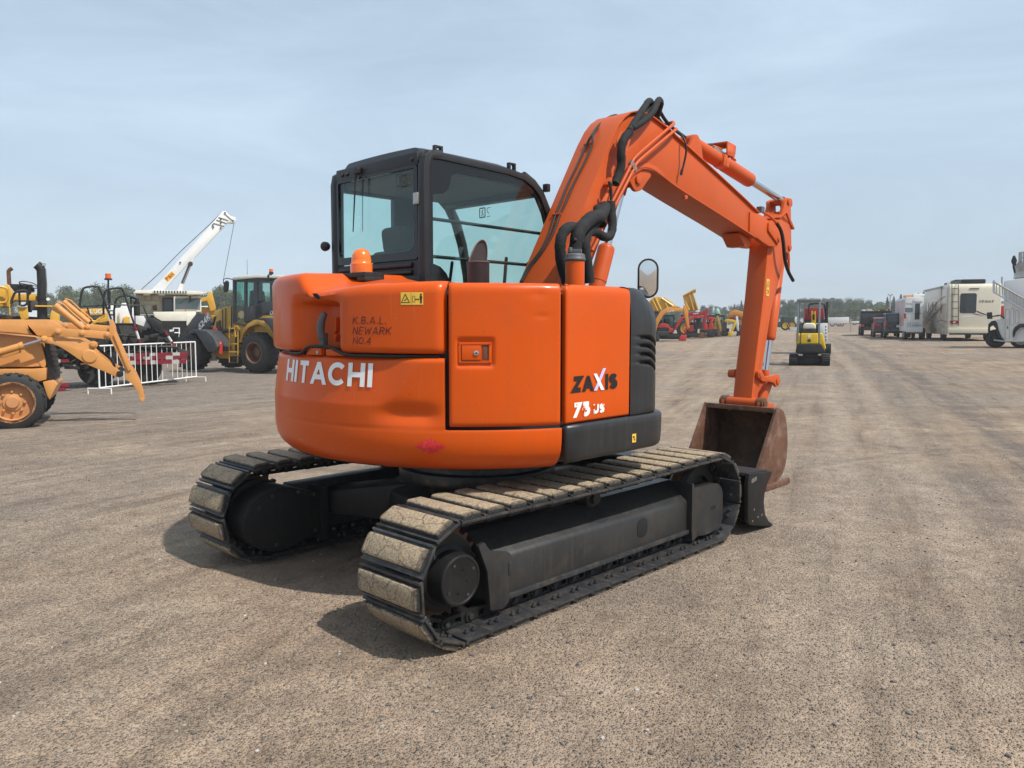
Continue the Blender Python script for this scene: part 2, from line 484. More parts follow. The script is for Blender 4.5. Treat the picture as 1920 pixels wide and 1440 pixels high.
def pad_mat():
    m, nt, bs, out = nodes_of('muddy_track_pad')
    tc = N(nt, 'ShaderNodeTexCoord'); oi = N(nt, 'ShaderNodeObjectInfo')
    sep = N(nt, 'ShaderNodeSeparateXYZ'); nt.links.new(tc.outputs['Object'], sep.inputs[0])
    cb = N(nt, 'ShaderNodeCombineXYZ'); nt.links.new(oi.outputs['Random'], cb.inputs[0]); nt.links.new(oi.outputs['Random'], cb.inputs[1])
    va = N(nt, 'ShaderNodeVectorMath', operation='MULTIPLY_ADD'); va.inputs[1].default_value = (9, 9, 9)
    nt.links.new(cb.outputs[0], va.inputs[0]); nt.links.new(tc.outputs['Object'], va.inputs[2])
    n = N(nt, 'ShaderNodeTexNoise', i_Scale=22.0, i_Detail=8.0, i_Roughness=.7); nt.links.new(va.outputs[0], n.inputs['Vector'])
    n2 = N(nt, 'ShaderNodeTexNoise', i_Scale=90.0, i_Detail=4.0); nt.links.new(va.outputs[0], n2.inputs['Vector'])
    vo = N(nt, 'ShaderNodeTexVoronoi', feature='DISTANCE_TO_EDGE', i_Scale=9.0)
    dist = N(nt, 'ShaderNodeVectorMath', operation='MULTIPLY_ADD'); dist.inputs[1].default_value = (.05, .05, .05)
    nt.links.new(n.outputs['Color'], dist.inputs[0]); nt.links.new(va.outputs[0], dist.inputs[2]); nt.links.new(dist.outputs[0], vo.inputs['Vector'])
    crack = ramp(nt, vo.outputs[0], [(.0, (0, 0, 0)), (.022, (1, 1, 1))])
    hz = math_(nt, 'MULTIPLY_ADD', n.outputs[0], .03, sep.outputs[2])      # z + noise
    mk = ramp(nt, hz, [(.0, (0, 0, 0)), (1, (1, 1, 1))])
    mr = N(nt, 'ShaderNodeMapRange'); mr.inputs[1].default_value = .045; mr.inputs[2].default_value = .053
    nt.links.new(hz, mr.inputs[0])
    ay = math_(nt, 'ABSOLUTE', sep.outputs[1])
    ey = N(nt, 'ShaderNodeMapRange'); ey.inputs[1].default_value = .238; ey.inputs[2].default_value = .212
    nt.links.new(math_(nt, 'MULTIPLY_ADD', n.outputs[0], .04, ay), ey.inputs[0])
    mask = math_(nt, 'MULTIPLY', mr.outputs[0], math_(nt, 'ADD', math_(nt, 'MULTIPLY', ey.outputs[0], .85), .15), clamp=True)
    mask = math_(nt, 'MULTIPLY', mask, math_(nt, 'MULTIPLY_ADD', crack.outputs[0], .5, .5))
    mud = ramp(nt, n2.outputs[0], [(.3, (.20, .15, .095)), (.55, (.37, .285, .185)), (.75, (.46, .36, .25))])
    rub = ramp(nt, n2.outputs[0], [(.3, (.012, .012, .012)), (.7, (.04, .038, .035))])
    c = mixc(nt, mask, rub.outputs[0], mud.outputs[0])
    nt.links.new(c, bs.inputs['Base Color'])
    nt.links.new(math_(nt, 'MULTIPLY_ADD', mask, .35, .5), bs.inputs['Roughness'])
    hsum = math_(nt, 'ADD', math_(nt, 'MULTIPLY', n.outputs[0], 1.2), math_(nt, 'MULTIPLY', crack.outputs[0], .4))
    b = N(nt, 'ShaderNodeBump', i_Strength=.9, i_Distance=.012); nt.links.new(hsum, b.inputs['Height']); nt.links.new(b.outputs[0], bs.inputs['Normal'])
    return m
M_pad = pad_mat()
M_tf = mat('track_frame_paint', (.021, .021, .022), rough=.42, var=.2, dirt=.35, dirt_col=(.075, .062, .045), scale=4, streak=.30, bump=.06, bscale=60)
M_plate = mat('track_plate_steel', (.040, .041, .045), rough=.42, metal=.35, var=.3, dirt=.65, dirt_col=(.15, .12, .085), scale=6, bump=.1, bscale=70)

exc = thing('excavator', EF, 'big orange crawler excavator with black cab, white rear lettering and rusty bucket', 'excavator')

# ------------------------------------------------------------------ tracks
SX, IX, CZ, PR = -1.141, 1.145, .318, .274
LEN = IX - SX
PER = 2 * LEN + 2 * pi * PR
NSH = 40; PITCH = PER / NSH

def track_pos(s):
    """s from the top of the rear sprocket, running down the back -> (x, z, angle of outward normal)"""
    s %= PER
    if s < pi * PR:
        a = pi / 2 + s / PR
        return SX + PR * math.cos(a), CZ + PR * math.sin(a), a
    s -= pi * PR
    if s < LEN: return SX + s, CZ - PR, -pi / 2
    s -= LEN
    if s < pi * PR:
        a = -pi / 2 + s / PR
        return IX + PR * math.cos(a), CZ + PR * math.sin(a), a
    s -= pi * PR
    sag = -.014 * math.sin(pi * s / LEN) ** 2
    return IX - s, CZ + PR + sag, pi / 2

shoe = MB()
shoe.bx(-.0781, .0781, -.225, .225, 0, .014, M_plate)
shoe.bx(.064, .0781, -.225, .225, .012, .026, M_plate)
shoe.bx(-.0781, -.068, -.225, .225, .012, .022, M_plate)
pad_prof = [(-.058, .014), (-.052, .040), (-.04, .046), (.036, .046), (.05, .040), (.056, .014)]
for y0, y1 in ((-.214, -.196), (-.193, .193), (.196, .214)):
    shoe.prof(pad_prof, y0, y1, M_pad)
for y in (-.165, .165):
    for x in (-.022, .024):
        shoe.cyl((x, y, .002), (x, y, -.016), .0125, M_plate, n=6)
        shoe.cyl((x, y, -.014), (x, y, -.026), .007, M_plate, n=6)
shoe_o = shoe.build('track_shoe', bevel=.004, seg=2)
shoe_mesh = shoe_o.data
bpy.data.objects.remove(shoe_o)

def make_track(s):
    yc = s * .935
    tr = empty('track', (0, 0, 0), parent=exc)
    ph = .272 * R(27) + (.05 if s > 0 else 0)
    for k in range(NSH):
        x, z, a = track_pos(ph + k * PITCH)
        o = bpy.data.objects.new('track_shoe', shoe_mesh); COL.objects.link(o); o.parent = tr
        n = Vector((math.cos(a), 0, math.sin(a))); t = Vector((-math.sin(a), 0, math.cos(a)))   # running direction
        t = t * (-1)
        y = n.cross(t)
        M = Matrix((t, y, n)).transposed().to_4x4(); M.translation = Vector((x, yc, z))
        o.matrix_local = M
    ch = MB()
    for k in range(NSH):
        x, z, a = track_pos(ph + k * PITCH)
        rot = Matrix.Rotation(-(a - pi / 2), 4, 'Y').to_3x3()
        n = Vector((math.cos(a), 0, math.sin(a))); c = Vector((x, yc, z)) - n * .032
        for q in (-.062, .062):
            for dx in (-.04, .028):
                ch.box(c + Vector((0, q, 0)) + rot @ Vector((dx, 0, 0)), (.030, .022, .060), M_under, rot)
            ch.box(c + Vector((0, q, 0)) - n * .022, (.15, .024, .018), M_under, rot)
            ch.box(c + Vector((0, q, 0)) + n * .020, (.13, .024, .012), M_under, rot)
        x2, z2, a2 = track_pos(ph + (k + .5) * PITCH)
        n2 = Vector((math.cos(a2), 0, math.sin(a2))); c2 = Vector((x2, yc, z2)) - n2 * .034
        ch.cyl(c2 + Vector((0, -.082, 0)), c2 + Vector((0, .082, 0)), .031, M_under, n=14)
        ch.cyl(c2 + Vector((0, -.092, 0)), c2 + Vector((0, .092, 0)), .015, M_plate, n=10)
    ch.build('link_chain', tr)
    # sprocket with teeth
    sp = MB(); pts = []
    nt_ = 21
    for i in range(nt_):
        for da, r in ((0, .205), (.28, .208), (.40, .232), (.60, .232), (.72, .208)):
            a = 2 * pi * (i + da) / nt_
            pts.append((SX + r * math.cos(a), CZ + r * math.sin(a)))
    sp.prof(pts, yc - .022, yc + .022, M_rust)
    sp.cyl((SX, s * .86, CZ), (SX, s * .985, CZ), .19, M_under, n=32)
    sp.build('sprocket', tr, bevel=.003)
    hb = MB()
    hb.lathe((SX, s * .97, CZ - .012), (0, s, 0), [(0, .15), (.02, .15), (.03, .128), (.112, .126), (.128, .120), (.130, .108), (.126, .106), (.127, .0)], M_under, n=40)
    for i in range(4):
        a = 2 * pi * i / 4 + .5
        hb.cyl((SX + .088 * math.cos(a), s * 1.095, CZ - .012 + .088 * math.sin(a)), (SX + .088 * math.cos(a), s * 1.101, CZ - .012 + .088 * math.sin(a)), .009, M_plate, n=6)
    for (dx, dz) in ((.02, .05), (.045, -.01), (-.01, -.06)):
        hb.bx(SX + dx - .012, SX + dx + .012, s * 1.094, s * 1.1005, CZ - .012 + dz - .004, CZ - .012 + dz + .008, M_under)
    hb.build('final_drive_cover', tr, bevel=.002)
    idl = MB()
    idl.lathe((IX, s * .87, CZ), (0, s, 0), [(0, .15), (0, .21), (.03, .235), (.10, .235), (.13, .21), (.13, .15), (.10, .14), (.10, .05), (.15, .05), (.15, 0)], M_under, n=40)
    idl.lathe((IX, s * .905, CZ), (0, s, 0), [(0, .20), (0, .2365), (.06, .2365), (.06, .20)], M_rust, n=40)
    idl.build('idler', tr)
    for i in range(5):
        x = -.72 + i * .36
        rl = MB(); rl.lathe((x, s * .85, .135), (0, s, 0), [(0, .03), (0, .062), (.04, .066), (.05, .05), (.12, .05), (.13, .066), (.17, .062), (.17, .03)], M_under, n=24)
        rl.build('track_roller', tr)
    rl = MB(); rl.lathe((-.02, s * .86, .50), (0, s, 0), [(0, .02), (0, .055), (.13, .055), (.14, .035), (.165, .033), (.165, .0)], M_under, n=24)
    rl.bx(-.05, .01, s * .80, s * .88, .40, .52, M_under)
    rl.build('carrier_roller', tr)
    # side frame
    fm = MB()
    sec = [(-1.05, .135), (-1.05, .325), (-1.043, .341), (-1.03, .352), (-.90, .455), (-.76, .46), (-.76, .135)]
    fm.prism([(-.98, -y * s, z) for y, z in sec] if False else [(-.92, s * -y, z) for y, z in sec], (1.84, 0, 0), M_tf)
    fm.bx(-.79, .925, s * 1.02, s * 1.068, .118, .142, M_plate)
    # rear end plate with slot boss
    poly = [(-1.01, .44), (-.97, .45), (-.93, .40), (-.80, .365), (-.775, .335), (-.775, .235), (-.80, .20), (-.80, .11), (-.84, .085), (-.93, .10), (-.95, .3)]
    fm.prof(poly, s * 1.055, s * 1.078, M_tf)
    fm.prof(rounded([(-.803, .315), (-.788, .315), (-.788, .245), (-.803, .245)], .006), s * 1.077, s * 1.082, M_plate)
    # raised dark patches stand in for shaded holes in face and sloped top
    fm.prof(rounded([(.345, .315), (.455, .315), (.455, .195), (.345, .195)], .05), s * 1.049, s * 1.0525, M_dark)
    fm.prism([(q, s * 1.0 + s * dy, .3763 + dz) for q, dy, dz in [(.04 + .085 * math.cos(t), .028 * math.sin(t), -.0222 * math.sin(t)) for t in [2 * pi * i / 16 for i in range(16)]]], (0, s * .0015, .002), M_dark)
    fm.build('track_frame', tr, bevel=.006)
    cv = MB()
    prof2 = rounded([(.925, .06), (.925, .425), (1.26, .41), (1.32, .35), (1.325, .13), (1.25, .085), (1.1, .075), (1.0, .09)], [.02, .02, .05, .03, .03, .02, .02, .02])
    cv.prof(prof2, s * 1.0, s * 1.085, M_tf)
    cv.bx(.915, .935, s * .78, s * 1.087, .12, .455, M_tf)
    cv.prof(rounded([(1.16, .262), (1.225, .262), (1.225, .238), (1.16, .238)], .011), s * 1.0855, s * 1.0868, M_dark)
    cv.build('idler_guard', tr, bevel=.012, seg=3)
    # inner motor guard
    mg = MB()
    D = [(-1.10 + .25 * math.cos(a), .285 + .20 * math.sin(a)) for a in [R(60 + i * 240 / 18) for i in range(19)]]
    D = D + [(-.80, .15), (-.80, .40)]
    mg.prof(D, s * .63, s * .84, M_under)
    mg.prof(inset(D, .02), s * .622, s * .632, M_under)
    for (x, z) in ((-1.16, .44), (-.98, .44), (-.87, .41), (-1.14, .13), (-.86, .17), (-1.25, .38)):
        mg.cyl((x, s * .628, z), (x, s * .612, z), .013, M_plate, n=6)
    mg.bx(-.82, -.77, s * .60, s * .80, .10, .44, M_under)
    mg.build('motor_guard', tr, bevel=.006)
    return tr
make_track(-1); make_track(1)

# ------------------------------------------------------------------ lower frame
lf = MB()
lf.lathe((0, 0, .22), (0, 0, 1), [(0, .55), (.05, .62), (.22, .60), (.27, .52), (.29, .50)], M_under, n=40)
lf.lathe((0, 0, .49), (0, 0, 1), [(0, .50), (.03, .52), (.09, .52), (.09, .46), (.13, .46)], M_plate, n=48)
for sx in (-1, 1):
    for sy in (-1, 1):
        a = [(sx * .30, sy * .25), (sx * .62, sy * .80), (sx * .80, sy * .80), (sx * .72, sy * .60), (sx * .50, sy * .10)]
        lo = [(x, y, .24 + .02 * (abs(y) > .5)) for x, y in a]
        hi = [(x, y, .50 - .09 * (abs(y) > .5)) for x, y in a]
        n = len(a); lf.add(lo + hi, [list(range(n)), list(range(n, 2 * n))] + [(i, (i + 1) % n, n + (i + 1) % n, n + i) for i in range(n)], M_under)
lf.build('lower_frame', exc, bevel=.01)

uf = MB()
outl = [(.68 * math.cos(R(a)), .68 * math.sin(R(a))) for a in range(118, 247, 4)] + [(-.1, -.62), (.25, -.62), (.36, -.55), (.80, -.40), (.85, .0), (.85, .8), (.2, .8), (-.25, .75)]
uf.prism([(x, y, .655) for x, y in outl], (0, 0, .095), M_blk)
# black inner walls seen in the panel gaps
for a in range(118, 242, 4):
    ro_ = 1.235 if (a >= 198 or a + 4 <= 172) else 1.12
    for z0_, hgt, rr_ in ((.76, .555, 1.19), (1.315, .06, 1.19), (1.375, .23, ro_ - .02)):
        rr_ = min(rr_ if a < 216 or z0_ > 1.37 else 1.245, 1.245)
        if z0_ == .76 and a > 200: z0_, hgt = .99, .325
        p = [(rr_ * math.cos(R(t)), rr_ * math.sin(R(t))) for t in (a, a + 4)]
        q = [((rr_ - .03) * math.cos(R(t)), (rr_ - .03) * math.sin(R(t))) for t in (a + 4, a)]
        uf.prism([(x, y, z0_) for x, y in p + q], (0, 0, hgt - .002), M_dark)
uf.bx(-.50, .10, -1.118, -1.08, 1.0, 1.66, M_dark)
uf.bx(-.72, .30, -.98, -.30, 1.58, 1.66, M_dark)
uf.bx(-.40, .95, -.02, 1.0, .75, 1.10, M_blk)
uf.build('upper_frame', exc)

# ------------------------------------------------------------------ rear bodywork
def cp(th, z, r): return Vector((r * math.cos(R(th)), r * math.sin(R(th)), z))
R0 = 1.285

def cw_off(th, z):
    o = 0.0
    zb = 1.085 + .26 * ss(204, 217, th)
    if z > zb: o -= (z - zb) * .125 * ss(0, .02, z - zb)
    o -= .026 * ss(200, 211, th) * math.exp(-((z - 1.05) / .045) ** 2) * (1 - .85 * ss(214.5, 219, th))
    return o
prof_cw = [(.742, -.40), (.742, -.24), (.747, -.16), (.760, -.105), (.782, -.062), (.815, -.029), (.855, -.010), (.90, -.002)]
prof_cw += [(z, 0) for z in lin(.925, .965, 4)] + [(.975, -.002)] + [(z, 0) for z in lin(.985, 1.315, 34)] + [(1.326, -.004), (1.333, -.014), (1.335, -.03), (1.335, -.09)]
ths = [118 + .75 * i for i in range(136)]; ths = [t for t in ths if t < 219.4] + [219.4] + lin(220.2, 246.4, 30)
cwm = MB()
cwm.grid(lambda t, i: cp(t, prof_cw[int(i)][0], R0 + prof_cw[int(i)][1] + cw_off(t, prof_cw[int(i)][0])), ths, list(range(len(prof_cw))), M_body,
         mask=lambda t, i: not (t > 219.4 and prof_cw[int(i)][0] > .9749))
cw = cwm.build('counterweight', exc, solid=.03, bevel=.008, bev_angle=60, angle=50)
nl = MB()
# lower plate closing the belly
nl.prism([cp(t, .752, 1.02) for t in range(118, 248, 5)] + [(-.4, -.9, .745), (.2, -.5, .745), (.2, .6, .745)], (0, 0, .02), M_blk)
nl.build('belly_plate', exc)

h_txt = .122
LT = MB()
tot = lettering('HITACHI', h_txt, .215, .345, lambda u, v, h: Vector((u, v, h)), MB(), M_white)
a0, a1 = 168.3, 201.2
def hit(u, v, h):
    th = a0 + (a1 - a0) * u / tot
    z = 1.183 + v
    return cp(th, z, R0 + cw_off(th, z) + .002 + h)
lettering('HITACHI', h_txt, .215, .345, hit, LT, M_white, step=.02)
LT.build('lettering', cw, smooth=False, weld=False, recalc=False)
dm = MB()
n_ = 8
for i in range(n_):
    for j in range(n_):
        def dpt(a, b):
            th = 216.1 + 3.7 * (a - b) ; z = .891 + .042 * (a + b - 1)
            prof_r = R0 - .004 - .002 * ss(.93, .87, z)
            return cp(th, z, R0 + .0035 - .012 * (1 - ss(.845, .90, z)))
        dm.add([dpt(i / n_, j / n_), dpt((i + 1) / n_, j / n_), dpt((i + 1) / n_, (j + 1) / n_), dpt(i / n_, (j + 1) / n_)], [(0, 1, 2, 3)], M_red)
tag(dm.build('reflector_sticker', cw), 'scuffed red diamond sticker')

# hood
def zt(t): return 1.785 - .102 * ss(176.6, 183.4, t) + .030 * ss(184, 203, t) + .008 * ss(203, 219, t)
def zi(t):
    P = [(100, 1.80), (172, 1.80), (176, 1.795), (181, 1.775), (192, 1.752), (201, 1.742), (206, 1.736), (214, 1.726), (230, 1.726)]
    for (a, za), (b, zb) in zip(P[:-1], P[1:]):
        if t <= b: return za + (zb - za) * (t - a) / (b - a)
    return 1.726
def hood_off(t, z):
    d = .115 * ss(173.5, 184.0, t) * (1 - ss(188.0, 193.5, t)) * (1 - ss(1.60, 1.632, z))
    d += .02 * ss(173, 180, t) * (1 - ss(188, 196, t)) * (1 - ss(1.64, 1.66, z))
    e = min(1.0, max(0.0, (219.8 - t) / 2.6))
    d += .05 * (1 - math.sqrt(max(0, 1 - (1 - e) ** 2)))
    return -d
hoodp = [('b', 1.354, -.06), ('b', 1.355, -.03), ('b', 1.360, -.012), ('b', 1.372, -.003)] + [('v', k / 27, 0) for k in range(28)] + \
        [('t', -.034, -.005), ('t', -.016, -.016), ('t', -.005, -.034), ('t', 0, -.06), ('i', .25, -.14), ('i', .62, -.26), ('i', 1, -.40), ('i', 1, -.70)]
def hood_pt(t, i):
    k, a, off = hoodp[int(i)]
    if k == 'b': z = a
    elif k == 'v': z = 1.385 + (zt(t) - .055 - 1.385) * a
    elif k == 't': z = zt(t) + a
    else: z = zt(t) + (zi(t) - zt(t)) * a
    o = off + (hood_off(t, z) if k in 'bv' else hood_off(t, 1.70))
    return cp(t, z, R0 + o)
hm = MB()
hm.grid(hood_pt, lin(118, 219.8, 190), list(range(len(hoodp))), M_body)
hood = hm.build('engine_hood', exc, solid=.02, bevel=.004, bev_angle=65, angle=48)
# strap latch, seal, vent hole, marker writing, warning sticker
sl = MB()
sl.tube([cp(185.2, 1.565, 1.225), cp(184.3, 1.53, 1.236), cp(183.9, 1.48, 1.240), cp(184.1, 1.42, 1.234)], lambda t: .007 + .015 * math.sin(pi * min(1, .1 + t * .7)), M_greyp, n=10, smooth_iters=2)
sl.box(cp(184.2, 1.415, 1.225), (.034, .036, .085), M_greyp, Matrix.Rotation(R(186.2), 3, 'Z'))
sl.cyl(cp(184.2, 1.352, 1.24), cp(184.2, 1.352, 1.268), .011, M_steel, n=12)
sl.cyl(cp(184.2, 1.34, 1.25), cp(184.2, 1.385, 1.25), .006, M_dark, n=8)
sl.build('strap_latch', hood, bevel=.003)
keep = MB()
for pts in ([(185.6, 1.54), (187.6, 1.54), (187.4, 1.47), (186.6, 1.45), (186.4, 1.50)], [(185.8, 1.45), (187.6, 1.45), (187.0, 1.41), (186.0, 1.41)]):
    keep.prism([cp(t, z, 1.165) for t, z in pts], cp(186.5, 0, .030), M_body)
keep.build('latch_keeper', hood, bevel=.003)
sr = MB()
sr.tube([cp(168, 1.342, 1.262), cp(174, 1.343, 1.272), cp(178.2, 1.343, 1.28), cp(180.4, 1.383, 1.272), cp(184.5, 1.387, 1.262), cp(188.5, 1.385, 1.262), cp(191.0, 1.370, 1.272), cp(194.5, 1.343, 1.277), cp(204, 1.343, 1.27), cp(218, 1.343, 1.26)], .0085, M_rubber, n=8, smooth_iters=1)
sr.build('rubber_seal', hood)
tri = MB()
for a, b in (((178.9, 1.338), (180.9, 1.376)), ((193.6, 1.338), (190.2, 1.372))):
    c = 185.2 if a[0] < 185 else 187.2
    P = [cp(a[0], a[1], 1.265), cp(b[0], b[1], 1.265), cp(c, b[1], 1.262), cp(c, a[1], 1.262)]
    tri.prism(P, cp(a[0], 0, -.03), M_body)
tri.build('latch_bracket', hood, bevel=.004)
vh = MB()
P = [cp(t, z, R0 + .0012 - .002) for t, z in ((184.0, 1.667), (185.6, 1.667), (186.6, 1.652), (187.0, 1.637), (185.8, 1.636), (184.6, 1.650))]
vh.prism(P, cp(185, 0, .003), M_dark)
vh.build('vent_hole', hood)
M_ink = mat('marker_ink', (.035, .004, .008), rough=.5, var=.2)
wr = MB()
def wfn(th0, z0):
    return lambda u, v, h: cp(th0 + u / (R0 * pi / 180), z0 + v, R0 + .0018)
random.seed(3)
lettering('K.B.A.L.', .038, .11, .36, wfn(197.2, 1.505), wr, M_ink, slant=.12, jit=.05, step=.03)
lettering('NEWARK', .038, .11, .34, wfn(197.1, 1.452), wr, M_ink, slant=.15, jit=.05, step=.03)
lettering('NO.4', .036, .11, .3, wfn(197.1, 1.402), wr, M_ink, slant=.15, jit=.05, step=.03)
wr.build('marker_writing', hood, smooth=False, weld=False, recalc=False)
def sticker(name, parent, fn, w, h, drawn):
    """fn(u,v,h) -> point ; drawn(mb, fn) adds the marks"""
    s = MB(); nx = 6
    for i in range(nx):
        a, b = -w / 2 + w * i / nx, -w / 2 + w * (i + 1) / nx
        s.add([fn(a, -h / 2, 0), fn(b, -h / 2, 0), fn(b, h / 2, 0), fn(a, h / 2, 0)], [(0, 1, 2, 3)], M_yel)
    drawn(s, fn)
    return s.build(name, parent, smooth=False, weld=False, recalc=False)
def line(s, fn, pts, w, m, h=.0006):
    for (x0, y0), (x1, y1) in zip(pts[:-1], pts[1:]):
        d = math.hypot(x1 - x0, y1 - y0) or 1e-9
        nx, ny = -(y1 - y0) / d * w / 2, (x1 - x0) / d * w / 2
        s.add([fn(x0 + nx, y0 + ny, h), fn(x1 + nx, y1 + ny, h), fn(x1 - nx, y1 - ny, h), fn(x0 - nx, y0 - ny, h)], [(0, 1, 2, 3)], m)
        h += .0002
def blob(s, fn, cx, cy, r, m, h=.0009, n=10):
    s.add([fn(cx + r * math.cos(2 * pi * i / n), cy + r * math.sin(2 * pi * i / n), h) for i in range(n)], [list(range(n))], m)
def rect(s, fn, x0, x1, y0, y1, m, h=.0007):
    s.add([fn(x0, y0, h), fn(x1, y0, h), fn(x1, y1, h), fn(x0, y1, h)], [(0, 1, 2, 3)], m)
def warn_marks(s, fn):
    line(s, fn, [(-.055, -.02), (-.012, -.02), (-.034, .022), (-.055, -.02)], .004, M_black)
    line(s, fn, [(-.042, -.010), (-.030, -.004), (-.026, .004), (-.034, -.012)], .003, M_black)
    line(s, fn, [(-.004, -.028), (-.004, .028)], .0015, M_black)
    line(s, fn, [(.004, -.018), (.016, -.018), (.016, .012), (.004, .012), (.004, -.018)], .002, M_black)
    line(s, fn, [(.020, -.004), (.036, -.004)], .003, M_black)
    blob(s, fn, .022, -.004, .004, M_black); blob(s, fn, .034, -.004, .004, M_black)
    blob(s, fn, .047, .019, .005, M_black)
    rect(s, fn, .041, .053, -.004, .013, M_black); rect(s, fn, .042, .0465, -.024, -.004, M_black); rect(s, fn, .0478, .052, -.024, -.004, M_black)
sticker('warning_sticker', hood, lambda u, v, h: cp(212.2 + u / (R0 * pi / 180), 1.632 + v, R0 + .002 + h), .118, .062, warn_marks)

# door in the rounded right corner
def dent(t, z):
    d = -.0035 * math.exp(-((t - 241.5) / 1.6) ** 2 - ((z - 1.545) / .012) ** 2) - .004 * math.exp(-((t - 240.5) / 2.2) ** 2 - ((z - 1.655) / .02) ** 2)
    a = ss(221.9, 222.9, t) * (1 - ss(229.9, 230.9, t)) * ss(1.285, 1.303, z) * (1 - ss(1.424, 1.442, z))
    return d - .014 * a
dz = [.988, .99, .994, 1.002, 1.015] + lin(1.03, 1.66, 64) + [1.675, 1.688, 1.698, 1.706, 1.710, 1.711]
dof = {.988: -.045, .99: -.02, .994: -.009, 1.002: -.002, 1.675: -.001, 1.688: -.005, 1.698: -.011, 1.706: -.021, 1.710: -.035, 1.711: -.07}
dth = [220.35, 220.4, 220.6, 220.9, 221.3] + lin(221.6, 245.4, 70) + [245.7, 245.95, 246.1, 246.15]
tof = {220.35: -.03, 220.4: -.014, 220.6: -.006, 220.9: -.002, 245.95: -.004, 246.1: -.012, 246.15: -.03}
dm_ = MB()
dm_.grid(lambda t, z: cp(t, z, R0 + .004 + dof.get(z, 0) + tof.get(t, 0) + dent(t, z)), dth, dz, M_body)
door = dm_.build('engine_door', exc, angle=60)
lt = MB()
u_, n_v = cp(226.3 + 90, 0, 1), cp(226.3, 0, 1)
u_.z = 0; n_v.z = 0
Lo = cp(226.3, 1.364, R0 - .010)
def lp(a, b, h=0): return Lo + u_ * a + Vector((0, 0, b)) + n_v * h
o4 = [(-.083, -.052), (.083, -.052), (.083, .052), (-.083, .052)]; i4 = [(-.070, -.040), (.068, -.040), (.068, .040), (-.070, .040)]
lt.ring([lp(a, b) for a, b in o4], [lp(a, b) for a, b in i4], n_v * .008, M_body)
lt.prism([lp(a, b) for a, b in [(-.066, -.036), (.030, -.036), (.030, .036), (-.066, .036)]], n_v * .012, M_body)
lt.prism([lp(a, b, .001) for a, b in [(.036, -.036), (.066, -.036), (.066, .036), (.036, .036)]], n_v * .0015, M_rust)
for a, b in ((-.077, -.046), (.077, -.046), (.077, .046), (-.077, .046)): lt.cyl(lp(a, b, .006), lp(a, b, .011), .005, M_body, n=8)
lt.cyl(lp(.006, -.002, .010), lp(.006, -.002, .018), .013, M_chrome, n=16)
lt.cyl(lp(.006, -.002, .017), lp(.006, -.002, .0195), .005, M_dark, n=8)
lt.build('door_latch', door, bevel=.002)

# right side panel with model name
def wall(mb, path, prof, m, fade=None, disp=None, dens=1):
    P = [Vector((x, y)) for x, y in path]; k = len(P); pts = []
    for i in range(k):
        d = (P[min(i + 1, k - 1)] - P[max(i - 1, 0)]).normalized(); n = Vector((d.y, -d.x))
        f = fade(i / (k - 1)) if fade else 1.0
        for z, off in prof:
            o = off * f + (disp(i / (k - 1), z) if disp else 0)
            pts.append((P[i].x + n.x * o, P[i].y + n.y * o, z))
    q = len(prof)
    mb.add(pts, [(i * q + j, (i + 1) * q + j, (i + 1) * q + j + 1, i * q + j + 1) for i in range(k - 1) for j in range(q - 1)], m)
sp_ = MB()
pr = [(.985, -.04), (.986, -.012), (.992, -.002), (1.0, 0)] + [(z, 0) for z in lin(1.1, 1.65, 6)] + [(1.675, -.001), (1.688, -.005), (1.699, -.012), (1.707, -.022), (1.711, -.036), (1.712, -.07)]
wall(sp_, [(-.462, -1.13), (-.462, -1.15), (-.458, -1.157), (-.45, -1.16)] + [(x, -1.16) for x in lin(-.44, .085, 12)] + [(.093, -1.159), (.097, -1.154), (.098, -1.13)], pr, M_body)
sidep = sp_.build('side_panel', exc, angle=60)
zx = MB()
tot2 = lettering('ZA', .086, .30, .36, flat_fn((-.402, -1.1605, 1.147), (1, 0, 0), (0, 0, 1), (0, -1, 0)), zx, M_black, slant=.0)
f2 = flat_fn((-.235, -1.161, 1.147), (1, 0, 0), (0, 0, 1), (0, -1, 0))
def ribbon(mb, fn, pts, m, h=0.0): mb.add([fn(a, b, h) for a, b in pts], [list(range(len(pts)))], m)
ribbon(zx, f2, [(0, .0), (.026, 0), (.105, .118), (.078, .118)], M_lilac, .0006)
ribbon(zx, f2, [(-.004, .092), (.024, .092), (.092, 0), (.062, 0)], M_white, .0012)
lettering('IS', .086, .30, .38, flat_fn((-.120, -1.1605, 1.147), (1, 0, 0), (0, 0, 1), (0, -1, 0)), zx, M_black)
lettering('75', .080, .31, .40, flat_fn((-.402, -1.1605, 1.014), (1, 0, 0), (0, 0, 1), (0, -1, 0)), zx, M_chip, slant=.06)
lettering('us', .052, .30, .40, flat_fn((-.232, -1.1605, 1.022), (1, 0, 0), (0, 0, 1), (0, -1, 0)), zx, M_chip, slant=.06)
zx.build('lettering', sidep, smooth=False, weld=False, recalc=False)

